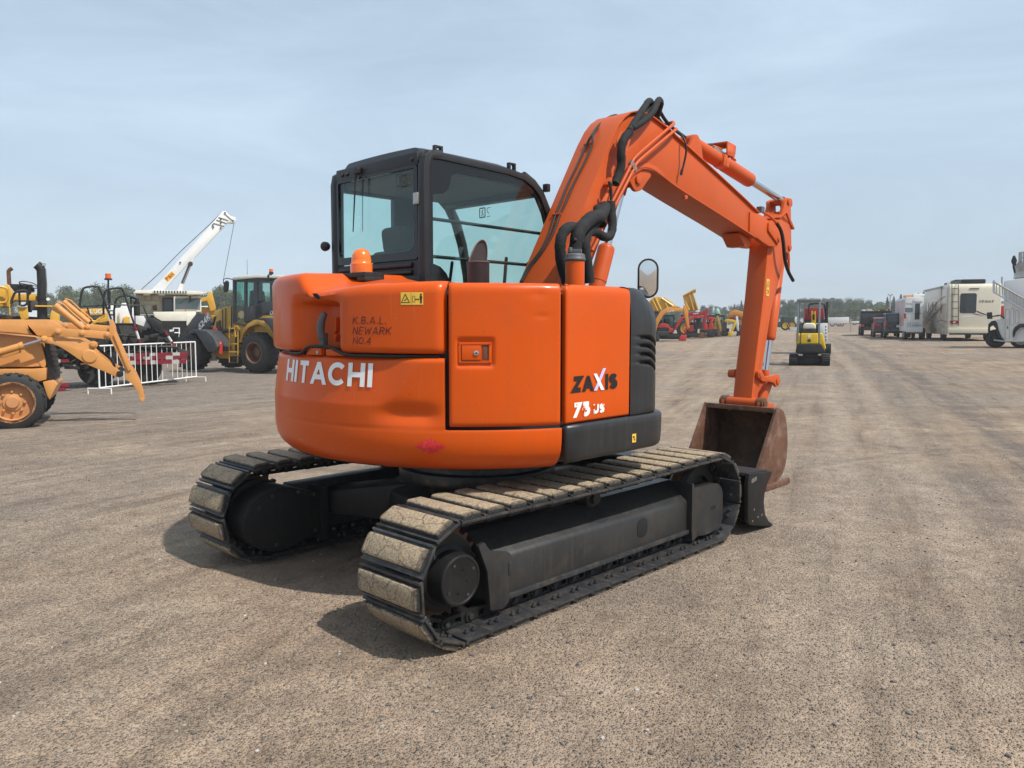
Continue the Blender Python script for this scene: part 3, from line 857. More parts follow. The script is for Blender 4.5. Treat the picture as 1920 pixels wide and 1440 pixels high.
# black front corner cover with louvres
def slot(t, z):
    d = 0
    for z0 in (1.432, 1.383, 1.334, 1.286):
        zc = z0 - .22 * max(0, t - .08) ** 1.2
        d -= .030 * ss(.055, .10, t) * math.exp(-((z - zc) / .0095) ** 4)
    return d
cc = MB()
cpath = [(.104, -1.16), (.15, -1.16), (.195, -1.16), (.245, -1.16), (.29, -1.1595)] + [(.295 + .20 * math.sin(R(a)), -.96 - .20 * math.cos(R(a))) for a in range(4, 87, 4)] + [(.497, -.9), (.497, -.7), (.497, -.45)]
cprof = [(.985, -.03), (.986, -.005), (.99, 0)] + [(z, 0) for z in lin(1.02, 1.15, 6)] + [(z, 0) for z in lin(1.155, 1.46, 72)] + [(1.50, 0), (1.54, -.004), (1.58, -.014), (1.615, -.03), (1.645, -.052), (1.672, -.082), (1.692, -.115), (1.705, -.155), (1.711, -.20), (1.712, -.30)]
wall(cc, cpath, cprof, M_skirt, fade=lambda t: .22 + .78 * ss(.03, .30, t), disp=slot)
cc.build('corner_cover', exc, angle=50)
sk = MB()
kpath = [(-.462, -1.12), (-.460, -1.155), (-.452, -1.166), (-.30, -1.168), (0, -1.17), (.15, -1.17), (.30, -1.169)] + [(.333 + .225 * math.sin(R(a)), -.945 - .225 * math.cos(R(a))) for a in range(6, 88, 6)] + [(.558, -.8), (.558, -.5)]
kprof = [(.772, -.12), (.772, -.045), (.777, -.022), (.787, -.008), (.805, 0), (.86, .004), (.93, .006), (.962, .005), (.974, 0), (.980, -.01), (.982, -.06)]
wall(sk, kpath, kprof, M_skirt)
skirt = sk.build('side_skirt', exc, angle=60)
ys = MB(); yf = flat_fn((.126, -1.1725, .853), (1, 0, 0), (0, 0, 1), (0, -1, 0))
rect(ys, yf, -.019, .019, -.025, .025, M_yel, 0); blob(ys, yf, -.004, .006, .008, M_black); rect(ys, yf, -.002, .010, -.014, -.004, M_black)
ys.build('warning_sticker', skirt, smooth=False, weld=False, recalc=False)

# ------------------------------------------------------------------ things on the hood
ex = MB()
b0 = EF.on(897, 530, 2, 1.66); b0 = EF.on(897, 527, 0, -.50); ec = Vector((b0.x, b0.y, 0))
M_exh = mat('brown_exhaust_pipe', (.040, .018, .016), rough=.40, metal=.2, var=.3, dirt=.2, dirt_col=(.08, .05, .045), scale=9)
r_ = .062
# vertical stub then a slanted, obliquely cut elbow
top = EF.on(903, 436, 0, -.42); mid = Vector((ec.x, ec.y, EF.on(893, 492, 0, -.50).z))
ex.cyl((ec.x, ec.y, 1.62), mid, r_, M_exh, n=28, caps=False)
d_el = Vector((.30, -.31, .90)).normalized()
a_ = d_el.orthogonal().normalized(); b_ = d_el.cross(a_)
cutn = Vector((-.10, -.98, .12)).normalized()
vs = []; n2 = 32
EXC_C = EF.on(906, 463, 0, ec.x + .05)
for ring_i in range(2):
    for i in range(n2):
        t = 2 * pi * i / n2
        rad = Vector((r_ * math.cos(t), r_ * math.sin(t), 0))
        if ring_i == 0: vs.append(mid + rad)
        else:
            base = mid + rad
            cpt = EXC_C
            tt = (cpt - base).dot(cutn) / d_el.dot(cutn)
            vs.append(base + d_el * max(.0, tt))
ex.add(vs, [(i, (i + 1) % n2, n2 + (i + 1) % n2, n2 + i) for i in range(n2)], M_exh)
exo = ex.build('exhaust_pipe', exc, solid=.004)
rimv = vs[n2:]; ic = sum(rimv, Vector()) / n2
er_ = MB(); er_.tube(rimv + [rimv[0], rimv[1]], .0035, mat('pale_pipe_edge', (.16, .085, .07), rough=.5), n=6); er_.build('pipe_rim', exo)  # rim tube in a paler brown than the pipe
ei_ = MB(); ei_.add([v + (ic - v) * .05 - d_el * .012 for v in rimv], [list(range(n2))], mat('pipe_inside_shade', (.010, .004, .004), rough=.8, dirt=.4, dirt_col=(.03, .012, .01))); ei_.build('pipe_shade_disc', exo)  # near-black disc across the mouth stands for the shaded pipe interior

bc = EF.on(678, 512, 0, -.93)
M_amb, nt_a, bs_a, _o = nodes_of('amber_beacon_lens')
bs_a.inputs['Base Color'].default_value = (.85, .17, .01, 1); bs_a.inputs['Roughness'].default_value = .22
bs_a.inputs['Subsurface Weight'].default_value = .25; bs_a.inputs['Subsurface Radius'].default_value = (.05, .02, .005); bs_a.inputs['Coat Weight'].default_value = .4
be = empty('beacon', (0, 0, 0), parent=exc)
lens = MB(); sz = 1.0
hb_ = EF.on(678, 512, 0, -.93).z; zt_ = EF.on(678, 465, 0, -.93).z; hh = zt_ - hb_
lens.lathe((bc.x, bc.y, hb_), (0, 0, 1), [(0, .062), (hh * .36, .062), (hh * .40, .056), (hh * .55, .055), (hh * .72, .051), (hh * .86, .041), (hh * .95, .026), (hh, .0)], M_amb, n=28)
lens.build('lens', be, angle=45)
bb = MB()
bb.bx(bc.x - .07, bc.x + .06, bc.y - .13, bc.y + .085, hb_ - .028, hb_ - .001, M_blk)
bb.bx(bc.x - .07, bc.x + .06, bc.y - .13, bc.y - .055, hb_ - .05, hb_ - .028, M_blk)
bb.bx(bc.x - .03, bc.x + .03, bc.y + .0, bc.y + .02, hb_ - .07, hb_ - .028, M_steel)
bb.build('beacon_bracket', be, bevel=.003)

fn_ = EF.on(1078, 520, 1, -.92)
ft = MB()
zt0 = EF.on(1077, 490, 1, -.92).z
ft.cyl((fn_.x, fn_.y, 1.62), (fn_.x, fn_.y, zt0), .054, M_body, n=28)
fill = ft.build('filler_neck', exc)
fc = MB()
fc.lathe((fn_.x, fn_.y, zt0), (0, 0, 1), [(0, .057), (.006, .061), (.014, .061), (.02, .057), (.036, .056), (.042, .05), (.045, 0)], M_greyp, n=28)
fc.box((fn_.x, fn_.y, zt0 + .055), (.026, .075, .026), M_greyp, Matrix.Rotation(.5, 3, 'Z'))
fc.cyl((fn_.x - .02, fn_.y + .02, zt0 + .05), (fn_.x - .02, fn_.y + .02, zt0 + .078), .014, M_greyp, n=10)
fc.build('filler_cap', fill, bevel=.004)

mr_ = empty('mirror', (0, 0, 0), parent=exc)
mY = -1.0
mc = EF.on(1215, 522, 1, mY)
M_mir = mat('mirror_glass', (.85, .87, .88), rough=.015, metal=1.0, var=.01, rvar=.01)
# mirror faces back towards the cab/camera side
back = (Vector((-EF.X.dot(Vector((0, 1, 0))), -EF.Y.dot(Vector((0, 1, 0))), 0))).normalized()
back = (back + Vector((-.02, .22, -.040))).normalized()
mu = Vector((0, 0, 1)).cross(back).normalized(); mv = back.cross(mu)
mh = (EF.on(1215, 485, 1, mY).z - EF.on(1215, 560, 1, mY).z) / 2; mw = .056
def stad(w, h, k=10):
    pts = []
    for i in range(k + 1): pts.append((w * math.cos(pi * i / k), (h - w) + w * math.sin(pi * i / k)))
    for i in range(k + 1): pts.append((w * math.cos(pi + pi * i / k), -(h - w) + w * math.sin(pi + pi * i / k)))
    return pts
hs = MB(); hs.prism([mc + mu * a + mv * b for a, b in stad(mw + .008, mh)], back * -.03, M_skirt)
hs.cyl(mc - back * .03 - mv * (mh - .02), Vector((.22, -.98, 1.66)), .009, M_blk, n=8)
hs.build('mirror_housing', mr_, bevel=.005)
mg_ = MB(); sd_ = stad(mw - .004, mh - .012); ns_ = len(sd_)
mv_ = [mc + back * (.002 + .0035 * (1 - (k / 5) ** 2)) + (mu * a + mv * b) * (k / 5) for k in range(1, 6) for a, b in sd_] + [mc + back * .0055]
mg_.add(mv_, [(k * ns_ + i, k * ns_ + (i + 1) % ns_, (k + 1) * ns_ + (i + 1) % ns_, (k + 1) * ns_ + i) for k in range(4) for i in range(ns_)] + [(i, (i + 1) % ns_, 5 * ns_) for i in range(ns_)], M_mir)
mg_.build('mirror_glass', mr_)

# ------------------------------------------------------------------ cab
cab = empty('cab', (0, 0, 0), parent=exc)
YR, YL = -.02, 1.0
side = [(-.455, 1.10), (-.455, 2.46), (-.44, 2.53), (-.39, 2.562), (.30, 2.546), (.45, 2.528), (.545, 2.488), (.625, 2.425), (.70, 2.31), (.765, 2.14), (.82, 1.90), (.85, 1.60), (.86, 1.10)]
ins = inset(side, [.055, .055, .05, .040, .036, .036, .036, .036, .036, .036, .036, .036, .60])
ins = inset(side, [.048, .048, .045, .042, .042, .042, .040, .040, .040, .040, .040, .040, .18])
fr_ = MB()
fr_.ring([(x, YR, z) for x, z in side], [(x, YR, z) for x, z in ins], (0, .06, 0), M_cab)
fr_.ring([(x, YL, z) for x, z in side], [(x, YL, z) for x, z in ins], (0, -.06, 0), M_cab)
# corner posts and rear beams, door posts
for y in (YR + .038, YL - .038):
    fr_.tube([(-.425, y, 1.1), (-.425, y, 2.0), (-.42, y, 2.47), (-.39, y, 2.535), (-.3, y, 2.545)], .040, M_cab, n=14)
fr_.bx(-.452, -.41, .05, .93, 2.475, 2.555, M_cab)
fr_.bx(-.449, -.40, .05, .93, 1.70, 1.90, M_cab)
for z in (1.765, 1.825, 1.87):
    fr_.cyl((-.452, .10, z), (-.452, .90, z), .018, M_cab, n=10)
fr_.bx(-.47, -.44, .02, .62, 1.66, 1.80, M_cab)
for y in (.10, .80, .86): fr_.cyl((-.45, y, 2.515), (-.462, y, 2.515), .014, M_cab, n=10)
fr_.bx(.06, .25, YL - .05, YL - .003, 1.1, 2.55, M_cab)
fr_.bx(-.42, .20, YL - .045, YL - .006, 1.60, 1.70, M_cab)
fr_.bx(-.42, .20, YL - .045, YL - .006, 2.42, 2.52, M_cab)
fr_.bx(.25, .84, YL - .045, YL - .006, 1.52, 1.57, M_cab)
# windscreen frame
for y in (YR + .03, YL - .03):
    fr_.tube([(x, y, z) for x, z in side[5:]], .03, M_cab, n=8)
fr_.bx(.56, .64, .03, .95, 2.40, 2.47, M_cab)
fr_.bx(.80, .84, .03, .95, 1.60, 1.66, M_cab)
fr_.bx(-.42, .85, .0, .98, 1.09, 1.13, M_cab)
fr_.build('cab_frame', cab, bevel=.006)
# roof
def crown(y):
    t = (y - YR) / (YL - YR); e = min(t, 1 - t)
    return .052 * ss(.05, .15, e) + .012 * math.sin(pi * t)
rp = [(-.445, -.045), (-.40, -.005), (-.34, 0), (-.1, 0), (.3, -.004), (.42, -.016), (.52, -.05), (.60, -.105)]
rf = MB()
rf.grid(lambda i, y: Vector((rp[int(i)][0], y, 2.548 + rp[int(i)][1] + crown(y) * (1 if rp[int(i)][0] > -.42 else .25))), list(range(len(rp))), lin(YR + .02, YL - .02, 44), M_cab)
roof = rf.build('cab_roof', cab, solid=.02, angle=50)
hg = MB()
for p in (EF.on(822, 279, 1, YR + .03), EF.on(960, 311, 1, YR + .03)):
    for dx in (-.025, .025): hg.bx(p.x + dx - .008, p.x + dx + .008, p.y - .008, p.y + .02, 2.54, p.z + .012, M_cab)
    hg.bx(p.x - .033, p.x + .033, p.y - .008, p.y + .02, p.z + .006, p.z + .020, M_cab)
hg.build('lifting_lug', roof, bevel=.004)
M_glass = glass('green_tinted_glass', (.875, .965, .945), refl=.9)
M_glassd = glass('tinted_side_glass', (.88, .965, .945), refl=1.0)
M_frit = mat('black_glass_border', (.008, .008, .009), rough=.08, var=.05, rvar=.02)
# right window: frit border plus clear pane
g_out = ins
g_in = inset(g_out, [.03, .03, .05, .055, .05, .04, .04, .04, .035, .03, .03, .03, .03])
rw = MB()
rw.ring([(x, YR + .012, z) for x, z in g_out], [(x, YR + .012, z) for x, z in g_in], (0, .005, 0), M_frit)
hx = [(-.41, 2.50), (-.41, 2.30), (-.36, 2.30), (-.30, 2.31), (-.255, 2.34), (-.235, 2.38), (-.225, 2.43), (-.19, 2.455), (-.10, 2.46), (-.1, 2.50)]
rw.prism([(x, YR + .010, z) for x, z in hx], (0, .004, 0), M_frit)
lb = [(-.41, 1.55), (-.41, 1.87), (-.37, 1.875), (-.32, 1.86), (-.27, 1.82), (-.235, 1.76), (-.215, 1.69), (-.20, 1.55)]
rw.prism([(x, YR + .010, z) for x, z in lb], (0, .004, 0), M_frit)
rw.prism([(x, YR + .014, z) for x, z in g_in], (0, .004, 0), M_glassd)
rwo = rw.build('right_window', cab, smooth=False)
brs = MB()
brs.cyl((-.42, YR + .05, 2.158), (.74, YR + .05, 2.146), .011, M_cab, n=8)
brs.cyl((-.42, YR + .05, 1.925), (.80, YR + .05, 1.915), .011, M_cab, n=8)
brs.build('window_guard_bar', cab)
# rear window in its frame
rww = MB()
ro = [(.045, 1.905), (.925, 1.905), (.925, 2.478), (.045, 2.478)]
o_ = rounded(ro, .03, 4); i_ = rounded([(.082, 1.955), (.905, 1.955), (.905, 2.462), (.082, 2.462)], [.07, .05, .012, .012], 4)
rww.ring([(-.456, y, z) for y, z in o_], [(-.456, y, z) for y, z in i_], (.022, 0, 0), M_frit)
rww.prism([(-.446, y, z) for y, z in i_], (.004, 0, 0), M_glass)
rwin = rww.build('rear_window', cab, bevel=0, smooth=False)
mk = MB()
M_sgn = mat('dark_green_print', (.012, .05, .04), rough=.4)
def sgn(fn):
    line(mk, fn, [(-.03, -.035), (.03, -.035), (.03, .035), (-.03, .035), (-.03, -.035)], .010, M_sgn)
    blob(mk, fn, .004, .018, .007, M_sgn)
    line(mk, fn, [(-.014, .002), (.0, .010), (.004, -.006), (-.012, -.024)], .007, M_sgn)
    line(mk, fn, [(.004, -.006), (.016, -.024)], .007, M_sgn)
    line(mk, fn, [(.05, .03), (.09, .032)], .005, M_sgn); line(mk, fn, [(.055, .025), (.052, .005), (.075, -.012)], .006, M_sgn); line(mk, fn, [(.05, -.035), (.09, -.032)], .005, M_sgn)
p = EF.on(750, 338, 0, -.458)
sgn(flat_fn((-.4585, p.y, p.z), (0, -1, 0), (0, 0, 1), (-1, 0, 0)))
mk.build('exit_pictogram', rwin, smooth=False, weld=False, recalc=False)
mk = MB(); p = EF.on(908, 398, 1, .93)
p2 = EF.on(905, 399, 0, .70)
sgn(flat_fn((.70, p2.y, p2.z), (0, -1, 0), (0, 0, 1), (-1, 0, 0)))
mk.build('exit_pictogram', cab, smooth=False, weld=False, recalc=False)
wp = MB()
w0, w1 = EF.on(667, 320, 0, -.475), EF.on(662, 435, 0, -.475)
wp.tube([w0, w0.lerp(w1, .25), w1], lambda t: .009 - .005 * t, M_cab, n=6)
wp.bx(-.485, -.452, w0.y - .03, w0.y + .03, w0.z - .02, w0.z + .02, M_cab)
wp.build('wiper', rwin, bevel=.002); wp = MB()
w0b, w1b = EF.on(680, 330, 0, -.47), EF.on(680, 434, 0, -.47)
wp.tube([w0b, w0b.lerp(w1b, .3), w1b], lambda t: .008 - .006 * min(1, t * 2), M_cab, n=6)
wp.build('wiper', rwin); wp = MB()
wp.bx(-.478, -.452, .02, .062, 2.235, 2.305, M_steel)
wp.build('window_hinge', rwin, bevel=.003)
# door and windscreen panes
dp = MB()
dp.prism([(x, YL - .02, z) for x, z in rounded([(-.40, 1.70), (.06, 1.70), (.06, 2.42), (-.40, 2.42)], .05)], (0, -.004, 0), M_glass)
dp.prism([(x, YL - .02, z) for x, z in [(.25, 1.57), (.80, 1.57), (.78, 1.95), (.72, 2.2), (.62, 2.38), (.5, 2.48), (.25, 2.50)]], (0, -.004, 0), M_glass)
dp.build('door_window', cab, smooth=False)
fw = MB()
fpts = side[6:11]
for (xa, za), (xb, zb) in zip(side[7:11], side[8:12]):
    fw.prism([(xa - .02, .06, za), (xb - .02, .06, zb), (xb - .02, .92, zb), (xa - .02, .92, za)], (-.004, 0, 0), M_glass)
fw.build('windscreen', cab, smooth=False)
M_seat = mat('seat_fabric', (.03, .031, .033), rough=.85, var=.2, bump=.2)
M_lin = mat('cab_lining', (.16, .165, .165), rough=.8, var=.08)
it = MB()
it.bx(-.36, .60, .04, .94, 2.44, 2.475, M_lin)
it.build('headlining', cab); it = MB()
it.bx(-.40, -.37, .05, .93, 1.15, 1.75, M_lin)
it.build('rear_trim', cab)
st = MB()
st.box((-.24, .46, 1.72), (.13, .50, .56), M_seat, Matrix.Rotation(R(-8), 3, 'Y'))
st.box((.02, .46, 1.48), (.52, .52, .16), M_seat)
st.box((-.29, .46, 2.06), (.10, .26, .18), M_seat, Matrix.Rotation(R(-8), 3, 'Y'))
st.build('seat', cab, bevel=.05, seg=4)
cn = MB()
cn.bx(-.1, .45, .12, .22, 1.15, 1.70, M_seat); cn.bx(-.1, .45, .72, .82, 1.15, 1.70, M_seat)
cn.cyl((.42, .17, 1.70), (.46, .18, 1.98), .012, M_seat); cn.cyl((.42, .77, 1.70), (.46, .76, 1.98), .012, M_seat)
cn.bx(.62, .78, .06, .14, 1.2, 1.95, M_seat)
cn.build('control_console', cab, bevel=.02)
lm = MB()
q = EF.on(1022, 352, 0, .64); lm.box((.655, q.y, q.z), (.035, .045, .055), M_cab); lm.build('work_light', cab, bevel=.006); lm = MB()
q = EF.on(610, 462, 1, 1.04); lm.lathe((q.x, 1.0, q.z), (0, 1, 0), [(0, .012), (.02, .03), (.05, .035), (.07, .02), (.072, 0)], M_cab, n=14)
lm.build('work_light', cab, bevel=.006)

# ------------------------------------------------------------------ boom
YB, WB = -.36, .30
topc = [(.30, 1.60), (.359, 1.784), (.55, 2.10), (.732, 2.404), (.872, 2.633), (.965, 2.785), (1.045, 2.898), (1.115, 2.967), (1.19, 3.015), (1.278, 3.042), (1.38, 3.046), (1.47, 3.039), (1.651, 2.998), (1.951, 2.905), (2.256, 2.809), (2.89, 2.605), (3.197, 2.50)]
botc = [(3.157, 2.284), (2.70, 2.387), (2.06, 2.524), (1.80, 2.582), (1.64, 2.628), (1.53, 2.66), (1.45, 2.672), (1.37, 2.668), (1.30, 2.648), (1.22, 2.60), (1.024, 2.40), (.88, 2.16), (.75, 1.94), (.60, 1.60)]
boom = empty('boom', (0, 0, 0), parent=exc)
bm_ = MB()
outer = topc + botc
bm_.prof(outer, YB + .014, YB + WB - .014, M_boom)
# flanges: top/back plate and bottom plate slightly wider than the web
def strip(mb, pts, y0, y1, t, m):
    n = len(pts); up = []
    for i in range(n):
        a = Vector(pts[max(0, i - 1)]); b = Vector(pts[min(n - 1, i + 1)]); d = (b - a).normalized(); nn = Vector((-d.y, d.x))
        up.append((pts[i][0] + nn.x * t, pts[i][1] + nn.y * t))
    mb.prism([(x, y0, z) for x, z in list(pts) + up[::-1]], (0, y1 - y0, 0), m)
strip(bm_, topc, YB - .006, YB + WB + .006, .012, M_boom)
strip(bm_, botc, YB, YB + WB, .010, M_boom)
# side reinforcement at the bend
rein = [(1.02, 2.42), (1.15, 2.55), (1.235, 2.625), (1.33, 2.682), (1.44, 2.70), (1.55, 2.685), (1.66, 2.643), (1.62, 2.62), (1.52, 2.648), (1.44, 2.652), (1.36, 2.645), (1.27, 2.605), (1.17, 2.53), (1.05, 2.40)]
bm_.prof(rein, YB + .004, YB + .02, M_boom)
# end forks round the arm
fork = rounded([(3.02, 2.50), (3.20, 2.495), (3.33, 2.475), (3.44, 2.42), (3.585, 2.34), (3.60, 2.26), (3.555, 2.225), (3.40, 2.222), (3.27, 2.25), (3.15, 2.285), (3.02, 2.31)], [0, .02, .03, .04, .05, .04, .03, .03, .02, .01, 0], 3)
bm_.prof(fork, YB, YB + .05, M_boom); bm_.prof(fork, YB + WB - .05, YB + WB, M_boom)
boss = rounded([(3.36, 2.44), (3.40, 2.44), (3.585, 2.345), (3.595, 2.285), (3.57, 2.255), (3.545, 2.255), (3.35, 2.36)], .03, 4)
bm_.prof(boss, YB - .016, YB + .002, M_boom)
bm_.cyl((3.563, YB - .026, 2.30), (3.563, YB + WB + .02, 2.30), .026, M_boom, n=20)
bm_.prof([(2.93, 2.31), (3.16, 2.27), (3.15, 2.20), (3.05, 2.20)], YB + .06, YB + WB - .06, M_boom)
# cylinder lugs under the bend and on top
lug = rounded([(1.15, 2.56), (1.22, 2.62), (1.45, 2.66), (1.50, 2.62), (1.42, 2.55), (1.365, 2.49), (1.30, 2.475), (1.255, 2.50), (1.22, 2.545)], .03, 4)
for y in (YB + .02, YB + WB - .05): bm_.prof(lug, y, y + .03, M_boom)
bm_.cyl((1.315, YB + .004, 2.565), (1.315, YB + WB - .01, 2.565), .034, M_boom, n=20)
tl = rounded([(2.05, 2.86), (2.12, 2.96), (2.17, 3.045), (2.23, 3.055), (2.28, 3.0), (2.34, 2.80)], .035, 4)
for y in (-.29, -.16): bm_.prof(tl, y, y + .03, M_boom)
boom_body = bm_.build('boom_body', boom, bevel=.006, bev_angle=40)

# pipes and hoses along the right of the boom
pp = MB()
def Lb(px, py, y=-.405): return EF.on(px, py, 1, y)
pp.tube([Lb(1262, 229, -.28), Lb(1264, 232, -.36), Lb(1258, 237), Lb(1200, 286), Lb(1187, 299), Lb(1183, 310), Lb(1160, 355), Lb(1142, 390, -.40)], .0125, M_boom, n=10, smooth_iters=2)
pp.tube([Lb(1266, 242, -.3), Lb(1269, 242, -.38), Lb(1262, 247), Lb(1205, 295), Lb(1193, 306), Lb(1188, 318), Lb(1165, 362), Lb(1150, 392), Lb(1110, 470, -.40)], .0125, M_boom, n=10, smooth_iters=2)
pp.tube([Lb(1246, 233, -.12), Lb(1262, 229, -.28)], .0125, M_boom, n=10)
pp.tube([Lb(1172, 285), Lb(1156, 274), Lb(1158, 262), Lb(1166, 248)], .011, M_boom, n=8, smooth_iters=2)
pp.tube([Lb(1158, 272), Lb(1160, 320), Lb(1148, 345), Lb(1132, 375), Lb(1121, 393)], .011, M_boom, n=8, smooth_iters=2)
pp.tube([Lb(1146, 345), Lb(1137, 368), Lb(1131, 385)], .014, M_boom, n=8)
pp.tube([Lb(1180, 262), Lb(1174, 280), Lb(1166, 300)], .010, M_boom, n=8)
pp.build('hydraulic_pipe', boom)
cl = MB()
for (x, y) in ((1184, 308), (1188, 315)):
    q = Lb(x, y, -.40); cl.box(q, (.05, .03, .035), M_steel, Matrix.Rotation(.5, 3, 'Y')); cl.build('pipe_clamp', boom, bevel=.003); cl = MB()
for (x, y) in ((1180, 245), (1141, 342), (1135, 385), (1153, 337)):
    q = Lb(x, y, -.39); cl.box(q, (.07, .04, .03), M_boom, Matrix.Rotation(-.9, 3, 'Y'))
    q = Lb(x + 2, y, -.405); cl.cyl(q, q + Vector((0, -.02, 0)), .012, M_steel, n=8); cl.build('pipe_clamp', boom, bevel=.003); cl = MB()
q = Lb(1284, 370, -.37); cl.box(q, (.04, .03, .03), M_boom)
cl.build('pipe_clamp', boom, bevel=.003)
hz_ = MB()
rs = lambda t: .030
hz_.tube([Lb(1153, 345, -.43), Lb(1159, 330, -.43), Lb(1166, 310, -.435), Lb(1164, 285, -.44), Lb(1168, 262, -.44), Lb(1180, 248, -.43)], .030, M_sleeve, n=12, smooth_iters=2, wob=.09)
hz_.tube([Lb(1180, 245, -.43), Lb(1192, 226, -.42), Lb(1207, 203, -.40), Lb(1216, 188, -.36), Lb(1222, 192, -.28), Lb(1220, 210, -.2)], .024, M_sleeve, n=10, smooth_iters=2, wob=.09)
hz_.tube([Lb(1184, 240, -.43), Lb(1200, 232, -.42), Lb(1220, 217, -.40), Lb(1231, 196, -.36), Lb(1235, 186, -.32), Lb(1240, 192, -.28), Lb(1234, 212, -.25), Lb(1228, 225, -.2)], .025, M_sleeve, n=10, smooth_iters=2, wob=.09)
hz_.tube([Lb(1186, 238, -.41), Lb(1205, 222, -.36), Lb(1222, 200, -.30), Lb(1228, 192, -.26), Lb(1231, 205, -.22)], .022, M_sleeve, n=10, smooth_iters=2, wob=.09)
hz_.build('hose_sleeve', boom)
h2 = MB()
h2.tube([Lb(1237, 208, -.24), Lb(1246, 224, -.22), Lb(1258, 238, -.21), Lb(1290, 262, -.20)], .014, M_rubber, n=8, smooth_iters=2)
h2.tube([Lb(1230, 215, -.24), Lb(1243, 234, -.24), Lb(1262, 252, -.21)], .012, M_rubber, n=8, smooth_iters=2)
h2.tube([Lb(1270, 247, -.32), Lb(1279, 253, -.36), Lb(1286, 268, -.40), Lb(1287, 285, -.40), Lb(1283, 305, -.39), Lb(1279, 320, -.385)], .008, M_rubber, n=8, smooth_iters=2)
h2.tube([Lb(1279, 318, -.385), Lb(1277, 328, -.38)], .011, M_rubber, n=8)
h2.tube([Lb(1142, 340, -.43), Lb(1146, 358, -.43), Lb(1146, 375, -.43)], .010, M_rubber, n=8)
# thin leads up the back plate of the boom
def back_pt(px, py, off=.02):
    d = EF.on(px, py, 1, -.25)
    return d
def on_back(px, py):
    # intersect the view ray with the sloping back plate through (.359,1.784)-(.872,2.633)
    r3 = ray(px, py); dl = Vector((r3.dot(EF.X), r3.dot(EF.Y), r3.dot(EF.Z)))
    c = Vector(((CAM - EF.O).dot(EF.X), (CAM - EF.O).dot(EF.Y), (CAM - EF.O).dot(EF.Z)))
    n = Vector((-(2.633 - 1.784), 0, .872 - .359)).normalized()
    p0 = Vector((.359, 0, 1.784)) + n * .022
    t = (p0 - c).dot(n) / dl.dot(n)
    return c + dl * t
for off in (0, 1):
    P = [on_back(x + off * (3 + k), y) for k, (x, y) in enumerate([(976, 528), (990, 500), (1008, 478), (1022, 455), (1033, 432), (1041, 404), (1052, 380), (1065, 345), (1084, 308), (1100, 271)])]
    if off == 0: P += [Lb(1108, 255, -.20), Lb(1119, 238, -.17), Lb(1137, 221, -.13), Lb(1153, 215, -.10), Lb(1160, 217, -.08)]
    else: P += [Lb(1110, 256, -.21), Lb(1121, 240, -.18)]
    h2.tube(P, .0075, M_rubber, n=7, smooth_iters=2)
for (x, y) in ((1042, 402), (1101, 270)):
    q = on_back(x, y); h2.cyl(q + Vector((0, .03, 0)), q + Vector((0, -.05, 0)), .008, M_boom, n=8)
h2.build('hose', boom)
# arm-side bracket hose
h3 = MB()
h3.tube([Lb(1425, 393, -.33), Lb(1432, 399, -.34), Lb(1443, 404, -.36), Lb(1458, 420, -.37)], .012, M_boom, n=8, smooth_iters=2)
h3.tube([Lb(1456, 418, -.37), Lb(1465, 432, -.38), Lb(1469, 455, -.39), Lb(1471, 485, -.38), Lb(1477, 508, -.37), Lb(1487, 526, -.34)], .017, M_rubber, n=10, smooth_iters=2)
q = Lb(1426, 393, -.33); h3.box(q, (.06, .05, .05), M_greyp)
h3.build('hose', boom)

# big sleeved hose bundle at the boom foot
fb = MB()
def Lf(px, py, y): return EF.on(px, py, 1, y)
fb.tube([Lf(1064, 530, -.55), Lf(1054, 500, -.56), Lf(1049, 465, -.57), Lf(1053, 440, -.57), Lf(1063, 427, -.57), Lf(1075, 425, -.56), Lf(1086, 432, -.55)], .035, M_sleeve, n=14, smooth_iters=2, wob=.08)
fb.tube([Lf(1078, 530, -.60), Lf(1077, 470, -.60), Lf(1084, 435, -.60), Lf(1098, 418, -.59), Lf(1112, 406, -.57), Lf(1122, 408, -.54), Lf(1131, 398, -.50), Lf(1134, 388, -.46)], .043, M_sleeve, n=16, smooth_iters=2, wob=.08)
fb.tube([Lf(1105, 530, -.58), Lf(1100, 490, -.58), Lf(1095, 460, -.57), Lf(1100, 435, -.55), Lf(1115, 420, -.52), Lf(1123, 400, -.48), Lf(1121, 390, -.45)], .036, M_sleeve, n=14, smooth_iters=2, wob=.08)
fb.tube([Lf(1105, 436, -.54), Lf(1118, 434, -.53), Lf(1126, 441, -.52), Lf(1137, 446, -.51), Lf(1146, 441, -.49), Lf(1149, 425, -.47), Lf(1147, 400, -.45), Lf(1145, 378, -.44)], .030, M_sleeve, n=12, smooth_iters=2, wob=.08)
fb.tube([Lf(1128, 385, -.45), Lf(1130, 400, -.46), Lf(1127, 420, -.50)], .036, M_sleeve, n=12, smooth_iters=1, wob=.05)
fb.cyl(Lf(1074, 449, -.62), Lf(1093, 453, -.62), .012, M_rubber, n=8)
fb.build('hose_bundle', boom)

